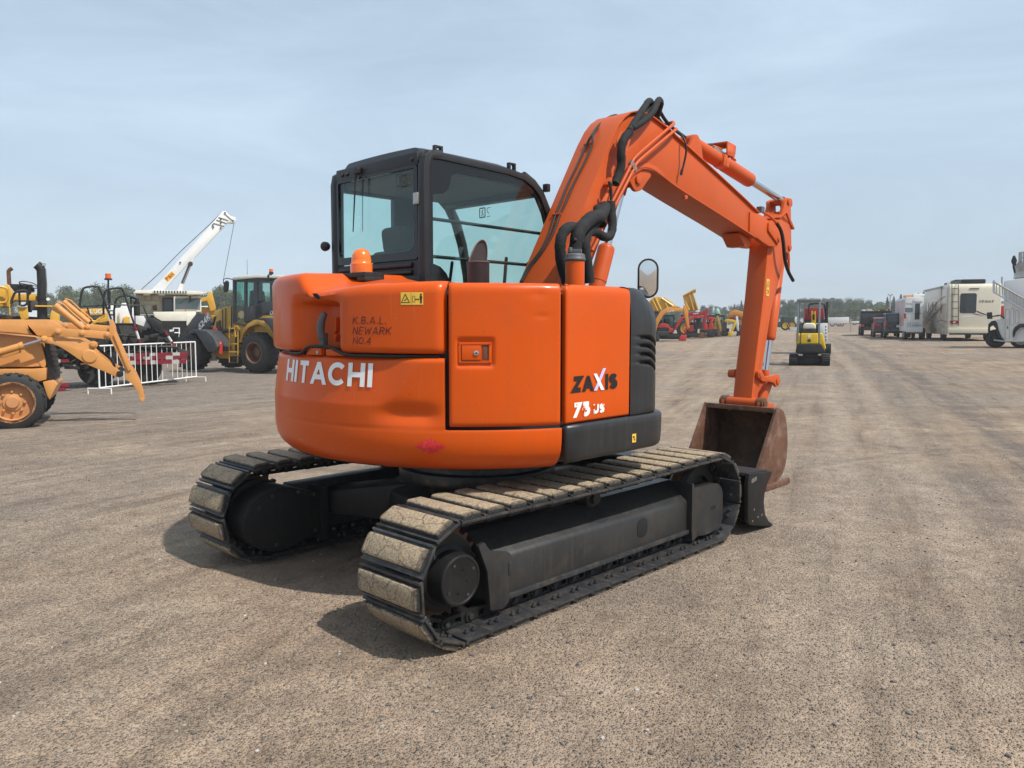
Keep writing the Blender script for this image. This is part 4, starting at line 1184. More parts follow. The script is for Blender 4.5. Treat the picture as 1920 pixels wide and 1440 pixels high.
# ------------------------------------------------------------------ cylinders
YC = -.21
def cylinder(name, a, e, b, rb, rr, eye=.045, base_r=None):
    c = empty(name, (0, 0, 0), parent=exc)
    a, e, b = V3(a), V3(e), V3(b); d = (b - a).normalized(); L_ = (e - a).length
    bar = MB()
    prof = [(0, rb * .55), (.02, rb * .92), (.06, rb * .92), (.07, rb)] + [(L_ * .55, rb), (L_ * .55 + .004, rb * 1.06), (L_ - .03, rb * 1.06), (L_ - .012, rb * 1.02), (L_, rb * .85), (L_, rr * 1.15), (L_ + .006, rr * 1.1)]
    bar.lathe(a, d, prof, M_boom, n=28)
    bar.cyl(a + Vector((0, -.06, 0)), a + Vector((0, .06, 0)), eye, M_boom, n=20)
    bar.build('barrel', c, angle=40)
    rod = MB(); rod.cyl(e, b - d * eye, rr, M_chrome, n=24); rod.build('rod', c)
    ye = MB(); ye.cyl(b + Vector((0, -.05, 0)), b + Vector((0, .05, 0)), eye, M_boom, n=20); ye.cyl(b - d * (eye + .05), b - d * eye * .5, rr * 1.35, M_boom, n=20)
    ye.build('rod_eye', c, bevel=.004)
    return c
bc_top = Vector((1.315, YC, 2.565)); bc_bot = Vector((.885, YC, 1.48))
bcd = (bc_top - bc_bot).normalized()
cylinder('boom_cylinder', bc_bot, bc_bot + bcd * .64, bc_top, .060, .031, .05)
ac0, ac1 = Vector((2.21, YC, 3.01)), Vector((4.05, YC, 2.70))
acd = (ac1 - ac0).normalized()
acyl = cylinder('arm_cylinder', ac0, ac0 + acd * 1.10, ac1, .062, .032, .045)
# valve block and guard on top of the arm cylinder
vb = MB()
p1 = EF.on(1362, 272, 1, YC + .06); 
def La(px, py, y=YC): return EF.on(px, py, 1, y)
g1, g2, g3, g4 = La(1364, 267, -.26), La(1380, 276, -.26), La(1379, 290, -.26), La(1364, 288, -.26)
vb.prism([g1, g2, g3, g4], (0, .012, 0), M_boom)
vb.prism([La(1329, 272, -.10), La(1364, 267, -.26), La(1380, 276, -.26), La(1345, 281, -.10)], (0, 0, .012), M_boom)
vb.prism([La(1364, 290, -.26), La(1378, 295, -.26), La(1352, 297, -.16), La(1345, 291, -.16)], (0, 0, .02), M_boom)
vb.box(La(1343, 289, -.2), (.20, .07, .07), M_steel, Matrix.Rotation(R(9.5), 3, 'Y'))
vb.box(La(1351, 302, YC - .03), (.05, .10, .10), M_boom, Matrix.Rotation(R(9.5), 3, 'Y'))
vb.tube([La(1320, 281), La(1332, 274), La(1342, 276), La(1352, 281)], .015, M_boom, n=8, smooth_iters=2)
vb.tube([La(1372, 296), La(1379, 300), La(1377, 305), La(1368, 311)], .012, M_boom, n=8, smooth_iters=2)
vb.tube([La(1310, 273), La(1322, 273), La(1335, 272)], .016, M_rubber, n=8)
vb.box(La(1354, 309, YC - .03), (.05, .11, .05), M_boom, Matrix.Rotation(R(9.5), 3, 'Y'))
vb.build('valve_block', acyl, bevel=.004)

# ------------------------------------------------------------------ arm
arm = empty('arm', (0, 0, 0), parent=exc)
am = MB()
AY, AW = -.305, .19
aprof = [(3.495, 2.235), (3.423, 1.736), (3.287, 1.086), (3.235, .768), (3.225, .725), (3.275, .70), (3.31, .72), (3.356, .79), (3.437, 1.08), (3.594, 1.627), (3.80, 2.02), (3.885, 2.20), (3.93, 2.19), (3.985, 2.215), (4.00, 2.26), (3.985, 2.42), (3.945, 2.46), (3.985, 2.475), (3.80, 2.545), (3.70, 2.50), (3.60, 2.42), (3.53, 2.34)]
am.prof(aprof, AY, AY + AW, M_boom)
am.prof([(3.95, 2.47), (4.03, 2.43), (4.035, 2.445), (3.86, 2.60), (3.70, 2.52), (3.71, 2.505), (3.85, 2.575)], AY - .012, AY + AW + .012, M_boom)
for y in (AY, AY + AW - .035):
    am.prof(rounded([(3.74, 2.50), (3.80, 2.62), (3.83, 2.70), (3.90, 2.735), (3.955, 2.70), (3.97, 2.58), (3.98, 2.46)], .03, 4), y, y + .035, M_boom)
am.cyl((3.90, AY - .015, 2.69), (3.90, AY + AW + .03, 2.69), .03, M_boom, n=20)
am.cyl((3.95, AY - .014, 2.25), (3.95, AY + AW + .014, 2.25), .03, M_boom, n=20)
am.cyl((3.262, -.405, .757), (3.262, -.015, .757), .052, M_boom, n=24)
am.cyl((3.335, -.335, 1.02), (3.335, -.02, 1.02), .040, M_boom, n=20)
am.build('arm_body', arm, bevel=.006, bev_angle=40)
stk = MB(); q = EF.on(1440, 540, 1, AY - .003)
sf = flat_fn((q.x, AY, q.z), (1, 0, 0), (0, 0, 1), (0, -1, 0))
rect(stk, sf, -.03, .028, -.075, .085, M_yel, 0)
line(stk, sf, [(-.022, .02), (.02, .02), (0, .065), (-.022, .02)], .006, M_black)
line(stk, sf, [(-.03, .008), (.028, .008)], .003, M_black)
line(stk, sf, [(-.012, -.05), (.002, -.05), (.002, -.02), (-.016, -.02)], .009, M_black); line(stk, sf, [(.012, -.055), (.012, -.02)], .006, M_black)
stk.build('warning_sticker', arm, smooth=False, weld=False, recalc=False)
gp = MB()
gp.cyl(EF.on(1476, 474, 1, -.25), EF.on(1477, 487, 1, -.25), .024, M_boom, n=10); gp.tube([EF.on(1479, 487, 1, -.25), EF.on(1479, 510, 1, -.25)], .013, M_boom, n=8)
gp.build('pipe_stub', arm)

kc0, kc1 = Vector((3.97, YC, 2.25)), Vector((3.69, YC, .955))
kcd = (kc1 - kc0).normalized()
cylinder('bucket_cylinder', kc0, kc0 + kcd * .93, kc1, .052, .028, .040)
lk = MB()
for y0, y1 in ((-.345, -.318), (-.10, -.073)):
    lk.prof(rounded([(3.285, .995), (3.29, 1.06), (3.34, 1.07), (3.42, 1.0), (3.60, 1.0), (3.70, 1.015), (3.74, .97), (3.72, .90), (3.66, .88), (3.62, .93), (3.50, .95), (3.38, .955), (3.33, .985)], .025, 3), y0, y1, M_boom)
    lk.cyl((3.335, y0 - .008, 1.025), (3.335, y1 + .008, 1.025), .030, M_boom, n=18)
lk.cyl((3.69, -.355, .945), (3.69, -.065, .945), .034, M_boom, n=18)
lk.build('side_link', exc, bevel=.004)
bl = MB()
bl.prof(rounded([(3.64, .96), (3.72, .97), (3.72, .92), (3.53, .66), (3.44, .66), (3.44, .72)], .02, 3), -.285, -.255, M_boom)
bl.prof(rounded([(3.64, .96), (3.72, .97), (3.72, .92), (3.53, .66), (3.44, .66), (3.44, .72)], .02, 3), -.165, -.135, M_boom)
bl.prism([(3.66, -.27, .93), (3.70, -.27, .90), (3.53, -.27, .70), (3.49, -.27, .73)], (0, .12, 0), M_boom)
bl.cyl((3.485, -.36, .70), (3.485, -.06, .70), .032, M_boom, n=18)
bl.build('bucket_link', exc, bevel=.004)

# ------------------------------------------------------------------ bucket
M_bin = mat('bucket_inside_steel', (.060, .032, .018), rough=.62, metal=.2, var=.5, dirt=.6, dirt_col=(.17, .080, .032), scale=4, bump=.2, bscale=40)
M_bside = mat('bucket_side_steel', (.135, .060, .034), rough=.60, metal=.2, var=.4, dirt=.7, dirt_col=(.30, .19, .13), scale=3.2, bump=.25, bscale=45, streak=.1)
bk = empty('bucket', (0, 0, 0), parent=exc)
BY0, BY1 = -.57, .145
back_c = [(3.215, .735), (3.336, .70), (3.39, .62), (3.425, .50), (3.437, .38), (3.43, .27), (3.40, .18), (3.35, .11), (3.28, .065), (3.18, .045), (2.75, .035)]
sh_ = MB()
inner_c = inset(back_c + [(2.75, .6)], 0)  # same curve, used for the shell
n_ = len(back_c)
def shell(c, t):
    out = []
    for i in range(len(c)):
        a = Vector(c[max(0, i - 1)]); b = Vector(c[min(len(c) - 1, i + 1)]); d = (b - a).normalized()
        out.append((c[i][0] - d.y * -t * -1, c[i][1] + d.x * -t * -1) if False else (c[i][0] + d.y * t, c[i][1] - d.x * t))
    return out
inn = shell(back_c, .022)
sh_.prism([(x, BY0 + .01, z) for x, z in back_c + inn[::-1]], (0, BY1 - BY0 - .02, 0), M_bin)
sh_.bx(3.18, 3.24, BY0 + .01, BY1 - .01, .69, .735, M_bside)
sh_.build('bucket_shell', bk, bevel=.004)
sidep_ = rounded([(3.20, .735), (3.336, .70), (3.39, .62), (3.425, .50), (3.437, .38), (3.43, .27), (3.40, .18), (3.35, .11), (3.28, .065), (3.18, .045), (2.80, .035), (2.74, .06)], .015, 2)
for y0, y1 in ((BY0 - .008, BY0 + .014), (BY1 - .014, BY1 + .008)):
    b = MB(); b.prof(sidep_, y0, y1, M_bside)
    yo = (y0 - .010, y0 + .004) if y0 < -.2 else (y1 - .004, y1 + .010)
    b.prof([(3.19, .74), (3.285, .715), (2.93, .04), (2.75, .055)], yo[0], yo[1], M_bside)
    b.prof(rounded([(2.80, .005), (3.44, .005), (3.47, .03), (3.44, .065), (3.30, .055), (2.80, .05)], .012, 3), yo[0] - .012 if y0 < -.2 else yo[0], yo[1] if y0 < -.2 else yo[1] + .012, M_bside)
    b.build('bucket_side', bk, bevel=.005)
ed = MB(); ed.bx(2.66, 2.86, BY0 - .01, BY1 + .01, .012, .034, M_bside)
for i in range(5):
    y = BY0 + .06 + i * (BY1 - BY0 - .12) / 4
    ed.prism([(2.70, y - .04, .005), (2.70, y + .04, .005), (2.54, y + .025, .012), (2.54, y - .025, .012)], (0, 0, .04), M_bside)
ed.build('cutting_edge', bk, bevel=.004)
er = MB()
for y in (-.405, -.04):
    er.prof(rounded([(3.20, .70), (3.205, .78), (3.262, .815), (3.32, .78), (3.42, .745), (3.485, .75), (3.53, .70), (3.50, .63), (3.40, .62), (3.30, .68)], .025, 3), y, y + .03, M_boom)
    er.cyl((3.262, y - .022, .757), (3.262, y + .052, .757), .056, M_rust, n=24)
    er.cyl((3.262, y - .034 if y < -.2 else y + .03, .757), (3.262, y if y < -.2 else y + .066, .757), .036, M_rust, n=18)
er.bx(3.24, 3.34, -.37, -.05, .69, .72, M_boom)
er.build('bucket_ear', bk, bevel=.004)

# ------------------------------------------------------------------ dozer blade
bd = empty('blade', (0, 0, 0), parent=exc)
face = [(1.845, .425), (1.79, .37), (1.745, .30), (1.722, .225), (1.735, .14), (1.79, .06), (1.87, .012)]
mb_ = MB()
bk2 = [(x - .022, z) for x, z in face]
mb_.prism([(x, -1.155, z) for x, z in face + bk2[::-1]], (0, 2.31, 0), M_under)
mb_.prism([(1.85, -1.155, .43), (1.845, -1.155, .405), (1.52, -1.155, .43), (1.53, -1.155, .45)], (0, 2.31, 0), M_under)
mb_.bx(1.56, 1.74, -.9, .9, .12, .30, M_under)
mb_.prism([(1.80, -1.1555, .055), (1.90, -1.1555, .004), (1.87, -1.1555, .002), (1.76, -1.1555, .045)], (0, 2.32, 0), M_plate)
mb_.build('moldboard', bd, bevel=.004)
for y0, y1 in ((-1.18, -1.153), (1.153, 1.18)):
    ep = MB()
    ep.prof([(1.50, .39), (1.515, .448), (1.855, .42), (1.865, .405), (1.80, .34), (1.755, .27), (1.748, .20), (1.775, .11), (1.83, .055), (1.905, .012), (1.875, .006), (1.55, .075), (1.51, .11)], y0, y1, M_under)
    ym = y0 if y0 < 0 else y1; dy = -.0012 if y0 < 0 else .0012
    ep.prof(rounded([(1.55, .405), (1.63, .418), (1.63, .388), (1.55, .375)], .013), ym, ym + dy, M_steel)
    for (x, z) in ((1.58, .10), (1.66, .115), (1.72, .12), (1.60, .18)): ep.cyl((x, ym, z), (x, ym + dy * 2, z), .008, M_steel, n=8)
    ep.build('end_plate', bd, bevel=.004)
ba = MB()
for y in (-.42, .42):
    ba.prism([(.45, y - .05, .22), (.45, y - .05, .34), (1.70, y - .05, .30), (1.70, y - .05, .16)], (0, .10, 0), M_under)
ba.build('push_arm', bd, bevel=.006)
# =================================================================== THE YARD
SLOPE = .0137
def terrain(x, y): return SLOPE * max(-700, min(700, x)) * ss(7, 16, y)
def gT(px, py):
    d = ray(px, py); t = CAM_H / (SLOPE * d.x - d.z)
    return CAM + d * t
def at_depth(px, D):
    """point on the yard at depth D in the column of pixel px"""
    x = (px - 960) / F_PX * D * math.cos(PIT)
    return Vector((x, D, terrain(x, D)))
def front(px, D):
    """frame facing the viewer: x to the right, y away"""
    return Fr(at_depth(px, D), pi / 2 + math.atan((px - 960) / F_PX))

M_tyre = mat('tyre_rubber', (.016, .016, .016), rough=.75, var=.3, dirt=.45, dirt_col=(.055, .052, .046), scale=3, bump=.1, bscale=50)
M_case = mat('tan_machine_paint', (.60, .27, .075), rough=.42, var=.08, dirt=.18, dirt_col=(.36, .19, .09), coat=.1)
M_caser = mat('tan_wheel_paint', (.55, .25, .09), rough=.55, var=.12, dirt=.4, dirt_col=(.30, .18, .10), scale=6)
M_cat = mat('machine_yellow', (.60, .33, .035), rough=.42, var=.1, dirt=.25, dirt_col=(.30, .20, .08))
M_jd = mat('loader_yellow', (.52, .29, .04), rough=.45, var=.12, dirt=.35, dirt_col=(.22, .14, .06), scale=4)
M_jdgrey = mat('loader_dark_grey', (.045, .047, .052), rough=.45, var=.12, dirt=.25, dirt_col=(.11, .10, .09))
M_mblk = mat('machine_black', (.012, .012, .013), rough=.5, var=.3, dirt=.4, dirt_col=(.05, .045, .04), scale=5)
M_grime = mat('greasy_machinery', (.022, .020, .018), rough=.6, var=.5, dirt=.5, dirt_col=(.085, .07, .05), scale=7, bump=.2)
M_wht = mat('white_machine_paint', (.72, .72, .70), rough=.42, var=.04, dirt=.15, dirt_col=(.5, .47, .42))
M_cream = mat('cream_machine_paint', (.74, .70, .58), rough=.5, var=.05, dirt=.25, dirt_col=(.45, .38, .27))
M_beige = mat('beige_panel', (.42, .39, .30), rough=.6, var=.08, dirt=.25, dirt_col=(.28, .22, .13), scale=5)
M_mred = mat('machine_red', (.50, .028, .018), rough=.42, var=.1, dirt=.15, dirt_col=(.3, .08, .05))
M_dred = mat('dark_red_paint', (.30, .015, .02), rough=.45, var=.1, dirt=.15, dirt_col=(.2, .06, .05))
M_amb2 = mat('amber_plastic', (.75, .13, .01), rough=.25, var=.05)
M_kob = mat('mini_yellow', (.70, .46, .02), rough=.4, var=.06, dirt=.15, dirt_col=(.4, .3, .1))
M_win = mat('dark_window', (.02, .026, .028), rough=.06, var=.1, rvar=.02, spec=.8)
M_winl = mat('pale_window', (.14, .19, .20), rough=.08, var=.1, rvar=.03)
M_redrefl = mat('red_stripe', (.20, .012, .022), rough=.4, var=.1)
M_grn = mat('tractor_green', (.03, .11, .03), rough=.45)
M_galv = mat('galvanised_steel', (.38, .38, .37), rough=.5, metal=.5, var=.12)
M_alu = mat('aluminium', (.55, .56, .57), rough=.35, metal=.8, var=.1)
M_rustl = mat('rim_brown', (.15, .075, .045), rough=.7, var=.3, dirt=.5, dirt_col=(.2, .12, .06))
M_lgrey = mat('dusty_white_stripe', (.42, .40, .38), rough=.5)
M_shad = mat('charcoal_car_paint', (.012, .013, .016), rough=.22, coat=.6, var=.1)
M_wcar = mat('red_car_paint', (.13, .006, .010), rough=.3, coat=.2, var=.05)
M_ncar = mat('blue_black_car_paint', (.010, .011, .018), rough=.3, coat=.2, var=.05)
M_lamp = mat('red_lamp_lens', (.35, .012, .012), rough=.2, var=.05)

def wheel(parent, c, r, w, rim=M_rustl, rr=.52, lugs=22, side=1, dish=.25, bolts=0, name='wheel', n=36):
    """tyre with tread blocks and a dished rim; axle along local y; side=+1: outer face at +y"""
    c = V3(c); m = MB(); s = side
    pr = [(-.5, rr + .02), (-.5, .60), (-.47, .78), (-.42, .90), (-.34, .955), (0, .965), (.34, .955), (.42, .90), (.47, .78), (.5, .60), (.5, rr + .02)]
    m.lathe(c, (0, s, 0), [(a * w, b * r) for a, b in pr], M_tyre, n=n, caps=False)
    for i in range(lugs):
        for sd_ in (-1, 1):
            a = 2 * pi * (i + (.5 if sd_ > 0 else 0)) / lugs
            ct = Vector((math.cos(a), 0, math.sin(a))); tn = Vector((-math.sin(a), 0, math.cos(a)))
            hw = r * pi / lugs * .52
            q = []
            for (rad, yy, tt) in ((.94, .05, -.2), (.94, .05, .8), (.93, .46, 1.3), (.93, .46, .1)):
                q.append(c + ct * (r * rad) + Vector((0, s * sd_ * yy * w, 0)) + tn * (hw * tt))
            top = [p + ct * (r * (.045 if k < 2 else .035)) for k, p in enumerate(q)]
            m.add(q + top, [(4, 5, 6, 7), (0, 1, 5, 4), (1, 2, 6, 5), (2, 3, 7, 6), (3, 0, 4, 7)], M_tyre)
    o = m.build(name, parent, angle=45)
    k = MB()
    k.lathe(c, (0, s, 0), [(-.48 * w, (rr + .03) * r), (.5 * w, (rr + .03) * r), (.5 * w, (rr - .03) * r), (.30 * w, (rr - .07) * r), ((.5 - dish) * w - .02, (rr - .09) * r), ((.5 - dish) * w, .30 * r), ((.5 - dish) * w + .04 * r, .29 * r), ((.5 - dish) * w + .06 * r, .20 * r), ((.5 - dish) * w + .12 * r, .18 * r), ((.5 - dish) * w + .13 * r, 0)], rim, n=28)
    for i in range(bolts):
        a = 2 * pi * i / bolts; p = c + Vector((.36 * r * math.cos(a), s * ((.5 - dish) * w), .36 * r * math.sin(a)))
        k.cyl(p, p + Vector((0, s * .035, 0)), .03 * r + .006, rim, n=6)
    k.build('rim', o, angle=40)
    return o

def slab(name, parent, pts, y0, y1, m, bevel=.0, **kw):
    b = MB(); b.prof(pts, y0, y1, m); return b.build(name, parent, bevel=bevel, **kw)

# ------------------------------------------------------------------ backhoe loader (left edge)
o = gT(22, 811)
psi_b = R(64)
BF0 = Fr(o, psi_b)
BF = Fr(o + BF0.Y * .95, psi_b)      # near (right) wheel face at y = -.95
bh = thing('backhoe_loader', BF, 'tan backhoe loader at the left edge, loader arms hanging without a bucket', 'loader')
def B(pts, y=-.62): return BF.xz(y, pts)
wc = BF.on(22.5, 757, 1, -.95); rr_ = (BF.on(22, 699, 1, -.95).z - BF.on(22, 811, 1, -.95).z) / 2
wc.z = rr_
wheel(bh, (wc.x, -.80, rr_), rr_, .30, rim=M_caser, rr=.66, lugs=18, side=-1, dish=.28, bolts=8)
wheel(bh, (wc.x, .80, rr_), rr_, .30, rim=M_caser, rr=.66, lugs=18, side=1, dish=.28)
ax = MB(); ax.cyl((wc.x, -.75, rr_), (wc.x, .75, rr_), .10, M_caser, n=14)
ax.prof(B([(80, 716), (100, 713), (107, 722), (93, 750), (88, 742)], -.62), -.62, .62, M_case)
ax.build('front_axle', bh, bevel=.01)
fr2 = MB()
fr2.prof(B([(-160, 691), (60, 692), (87, 690), (86, 712), (70, 716), (40, 706), (0, 703), (-160, 705)]), -.62, .62, M_case)
fr2.build('chassis', bh, bevel=.012)
hd = MB()
hd.prof(B([(-160, 615), (0, 626), (66, 632), (77, 645), (86, 676), (86, 686), (60, 688), (-160, 690)], -.52), -.52, .52, M_case)
hd.prof(B([(77, 688), (73, 680), (78, 677), (84, 668), (86, 684), (84, 690)], -.53), -.535, -.51, M_case)
hood_b = hd.build('hood', bh, bevel=.03, seg=3)
gr_ = MB(); gr_.prof(B([(83, 640), (92, 642), (104, 705), (103, 714), (86, 712), (87, 680)], -.50), -.48, .48, M_mblk)
for i in range(7): 
    a = B([(90 + i * 2, 650 + i * 9)], -.5)[0]; gr_.bx(a[0] - .02, a[0] + .04, -.45, .45, a[1] - .015, a[1] + .01, M_grime)
gr_.build('grille', bh, bevel=.01)
hn = MB(); hn.prof(B([(-160, 604), (-60, 600), (0, 596), (20, 592), (0, 589), (-160, 570)], -.45), -.42, .42, M_mblk); hn.build('bonnet_top', bh, bevel=.02)
upper = [(-160, 599), (90, 599), (99, 601), (113, 610), (124, 616), (104, 621), (102, 632), (70, 629), (30, 624), (0, 622), (-160, 620)]
low = [(54, 612), (57, 621), (64, 627), (73, 631), (80, 633), (105, 632), (130, 635), (150, 636), (163, 643), (171, 643), (181, 655), (190, 668), (203, 679), (216, 690), (227, 696), (230, 703), (224, 708), (216, 706), (200, 698), (182, 691), (165, 684), (155, 678), (143, 670), (127, 659), (112, 650), (100, 645), (86, 643), (78, 642), (73, 634)]
tilt = [(99, 620), (104, 615), (112, 615), (132, 617), (170, 619), (204, 622), (208, 628), (206, 634), (200, 636), (170, 633), (150, 632), (112, 631), (103, 630)]
for y0, nm in ((-.66, 'near'), (.56, 'far')):
    u = MB(); u.prof(B(upper, -.66), y0, y0 + .10, M_case)
    bs_ = B([(-160, 612), (40, 617), (80, 624), (100, 629), (80, 631), (40, 627), (-160, 624)], -.66); u.prof(bs_, y0 + .012, y0 + .088, M_caser)
    u.build('loader_arm', bh, bevel=.01)
    u = MB(); u.prof(B(low, -.66), y0 - .03, y0 + .05, M_case)
    if y0 < 0:
        p = BF.on(168, 668, 1, -.69); u.lathe((p.x, y0 - .03, p.z), (0, -1, 0), [(0, .105), (.012, .105), (.022, .09), (.022, 0)], M_case, n=28)
        for (px, py, r) in ((83, 636, .035), (175, 646, .04)):
            p = BF.on(px, py, 1, -.69); u.lathe((p.x, y0 - .03, p.z), (0, -1, 0), [(0, r * 1.6), (.012, r * 1.5), (.014, r), (.04, r * .9), (.04, 0)], M_case, n=18)
    p = BF.on(225, 701, 1, -.69); u.cyl((p.x, y0 - .06, p.z), (p.x, y0 + .09, p.z), .05, M_mblk, n=20)
    u.build('bellcrank', bh, bevel=.008)
    u = MB(); u.prof(B(tilt, -.70), y0 - .075, y0 - .04, M_case)
    for (px, py) in ((109, 622), (154, 625), (201, 628)):
        p = BF.on(px, py, 1, -.72); u.lathe((p.x, y0 - .075, p.z), (0, -1, 0), [(0, .045), (.015, .045), (.017, .028), (.035, .026), (.035, 0)], M_caser if px != 154 else M_case, n=16)
    uo = u.build('tilt_lever', bh, bevel=.006)
    if y0 > 0: uo.location = (.02, 0, .085)
    # tilt cylinder standing up behind the arm
    a, b = BF.on(156, 615, 1, -.60), BF.on(103, 572, 1, -.60)
    dy = Vector((0, y0 + .60 + .02, 0)); d = (b - a).normalized(); L_ = (b - a).length
    u = MB(); u.lathe(a + dy, d, [(0, .045), (L_ * .9, .050), (L_ * .9, .056), (L_ - .01, .056), (L_, .045), (L_, 0)], M_case, n=20)
    u.tube([a + dy + Vector((.05, 0, .05)), a + dy + d * L_ * .5 + Vector((.055, 0, .05)), a + dy + d * L_ * .85 + Vector((.065, 0, .06)), a + dy + d * L_ * .97 + Vector((.02, 0, .06))], .013, M_case, n=8)
    uo = u.build('tilt_cylinder', bh)
    if y0 > 0: uo.location = (.03, 0, .085)
    # hanging attachment link
    bar = [(206, 600), (209, 598), (215, 612), (216, 622), (246, 690), (256, 703), (265, 722), (271, 742), (271, 752), (262, 753), (261, 742), (255, 729), (247, 719), (238, 713), (234, 705), (236, 697), (208, 638), (204, 628)]
    off = -.02 if y0 < 0 else -.10
    u = MB(); u.prof(B(bar, -.68), y0 + off, y0 + off + .05, M_case)
    rib = [(212, 628), (240, 696), (246, 693), (216, 624)]
    u.prof(B(rib, -.68), y0 + off - .03, y0 + off + .01, M_case)
    p = BF.on(266.5, 750, 1, -.68); u.cyl((p.x, y0 + off - .02, p.z), (p.x, y0 + off + .08, p.z), .03, M_caser, n=16)
    u.build('attachment_link', bh, bevel=.008)
lc = MB(); a, b, e = BF.on(-60, 678, 1, -.62), BF.on(79, 637, 1, -.62), BF.on(46, 647, 1, -.62)
dy = Vector((0, -.10, 0))
lc.cyl(a + dy, e + dy, .052, M_case, n=18); lc.cyl(e + dy - (e - a).normalized() * .05, e + dy, .060, M_case, n=18); lc.cyl(e + dy, b + dy, .022, M_chrome, n=14)
lc.tube([e + dy + Vector((-.05, -.02, -.07)), BF.on(38, 660, 1, -.72), BF.on(10, 668, 1, -.72), BF.on(-30, 674, 1, -.72)], .014, M_case, n=8)
lc.build('lift_cylinder', bh)
hs_ = MB()
for k in range(3):
    hs_.tube([BF.on(178 + 3 * k, 648, 1, -.45), BF.on(190 + 2 * k, 660 + k, 1, -.42), BF.on(206 + 2 * k, 672, 1, -.40), BF.on(214 + k, 684, 1, -.40), BF.on(212, 692, 1, -.40)], .016, M_rubber, n=7, smooth_iters=2)
hs_.build('hose', bh)

# ------------------------------------------------------------------ white crowd barrier
p0, p1 = gT(187, 739), gT(368, 715)
dirb = (p1 - p0); Lbar = dirb.length
FB = Fr(p0, math.atan2(dirb.x, dirb.y))
cb = thing('crowd_barrier', FB, 'white tubular steel crowd barrier standing behind the tan loader', 'barrier')
M_wtube = mat('white_gloss_tube', (.74, .74, .72), rough=.35, var=.04, dirt=.1, dirt_col=(.5, .46, .4))
b = MB()
H0, H1 = .14, 1.10
def bar(z): return [(0, 0, z), (Lbar, 0, z)]
for z in (H0, H1): b.cyl((0, 0, z), (Lbar, 0, z), .020, M_wtube, n=10)
for i in range(19):
    x = Lbar * i / 18; b.cyl((x, 0, H0), (x, 0, H1), .020 if i in (0, 18) else .010, M_wtube, n=8)
b.build('barrier_frame', cb)
for x in (0.0, Lbar - .02):
    f = MB(); f.tube([(x, -.30, 0), (x, -.30, .13), (x, .30, .13), (x, .30, 0)], .018, M_wtube, n=8); f.build('foot', cb)

# ------------------------------------------------------------------ paving machine at the far left (yellow)
YM = front(40, 16.5)
ym = thing('road_machine', YM, 'yellow road machine with tall black exhaust elbow behind the tan loader', 'paver')
def Y(pts, y=0.0): return YM.xz(y, pts)
m = MB()
m.prof(Y([(-60, 545), (0, 540), (14, 532), (28, 551), (74, 551), (74, 561), (66, 564), (26, 563), (18, 575), (-60, 575)]), 0, 1.4, M_cat)
m.prof(Y([(0, 590), (96, 596), (96, 610), (80, 640), (-60, 640), (-60, 590)]), .1, 1.6, M_grime)
m.prof(Y([(31, 575), (52, 576), (54, 597), (40, 600)], -.1), -.15, .3, M_cat)
m.prof(Y([(65, 572.5), (99, 573), (99, 576), (65, 575.5)], -.1), -.2, .5, M_cat)
m.prof(Y([(95, 580), (112, 590), (112, 612), (92, 612)], 0), 0, .6, M_cat)
m.bx(-2.0, -.3, .6, 1.7, .05, 1.0, M_grime)
m.build('machine_body', ym, bevel=.02)
m = MB(); m.prof(Y([(17, 532), (60, 533), (66, 545), (28, 546)]), .05, 1.2, M_mblk)
m.prof(Y([(57, 565), (73, 565), (73, 582), (57, 582)]), -.05, .1, M_jdgrey); m.build('control_panel', ym, bevel=.01)
m = MB()
m.tube(YM.pl(0, [(79, 600), (79, 509), (73.5, 500), (68.5, 496)]), .093, M_mblk, n=18, smooth_iters=1)
m.cyl(YM.on(79, 560, 1, 0), YM.on(79, 556, 1, 0), .115, M_mblk, n=18)
m.build('exhaust_stack', ym)
m = MB(); m.tube(YM.pl(.2, [(17.5, 534), (16, 509), (18, 506), (23, 503)]), .04, M_rust, n=10); m.build('small_exhaust', ym)
m = MB(); c = YM.on(54, 534, 1, .0)
m.tube([c + Vector((.17 * math.cos(t), -.06 * math.sin(t), .055 * math.sin(t) - .04 * math.cos(t))) for t in lin(0, 2 * pi, 25)], .011, M_mblk, n=6)
m.tube([c + Vector((-.15, 0, .03)), c, c + Vector((.15, 0, -.03))], .009, M_mblk, n=6)
m.tube([c, YM.on(56, 585, 1, .1)], .04, M_mblk, n=8); m.build('steering_wheel', ym)
m = MB()
m.tube(YM.pl(-.15, [(-20, 537), (8, 538), (14, 543), (14, 562), (9, 568), (-20, 568)]), .026, M_cat, n=8, smooth_iters=1)
m.bx(*(lambda a, b_: (a.x, b_.x, -.2, -.13, b_.z, a.z))(YM.on(15, 541, 1, -.15), YM.on(20, 591, 1, -.15)), M_cat)
m.tube(YM.pl(-.2, [(21, 570), (22, 562), (29, 546), (48, 544), (52, 548), (52, 567), (47, 573), (38, 573)]), .024, M_mblk, n=8, smooth_iters=1)
m.tube(YM.pl(-.2, [(36, 546), (37, 573)]), .02, M_mblk, n=8)
m.build('guard_rail', ym)
m = MB(); p = YM.on(90, 561, 1, -.1); m.lathe(p, (0, -1, 0), [(0, .03), (.03, .035), (.035, 0)], M_wht, n=12)
p = YM.on(82.5, 496, 1, -.05); m.box(p, (.07, .06, .06), M_galv); m.tube([YM.on(72, 498.5, 1, -.05), p], .01, M_mblk, n=6); m.tube([p, YM.on(86, 510, 1, -.05), YM.on(87, 560, 1, -.05)], .007, M_galv, n=6)
m.build('work_lamp', ym)

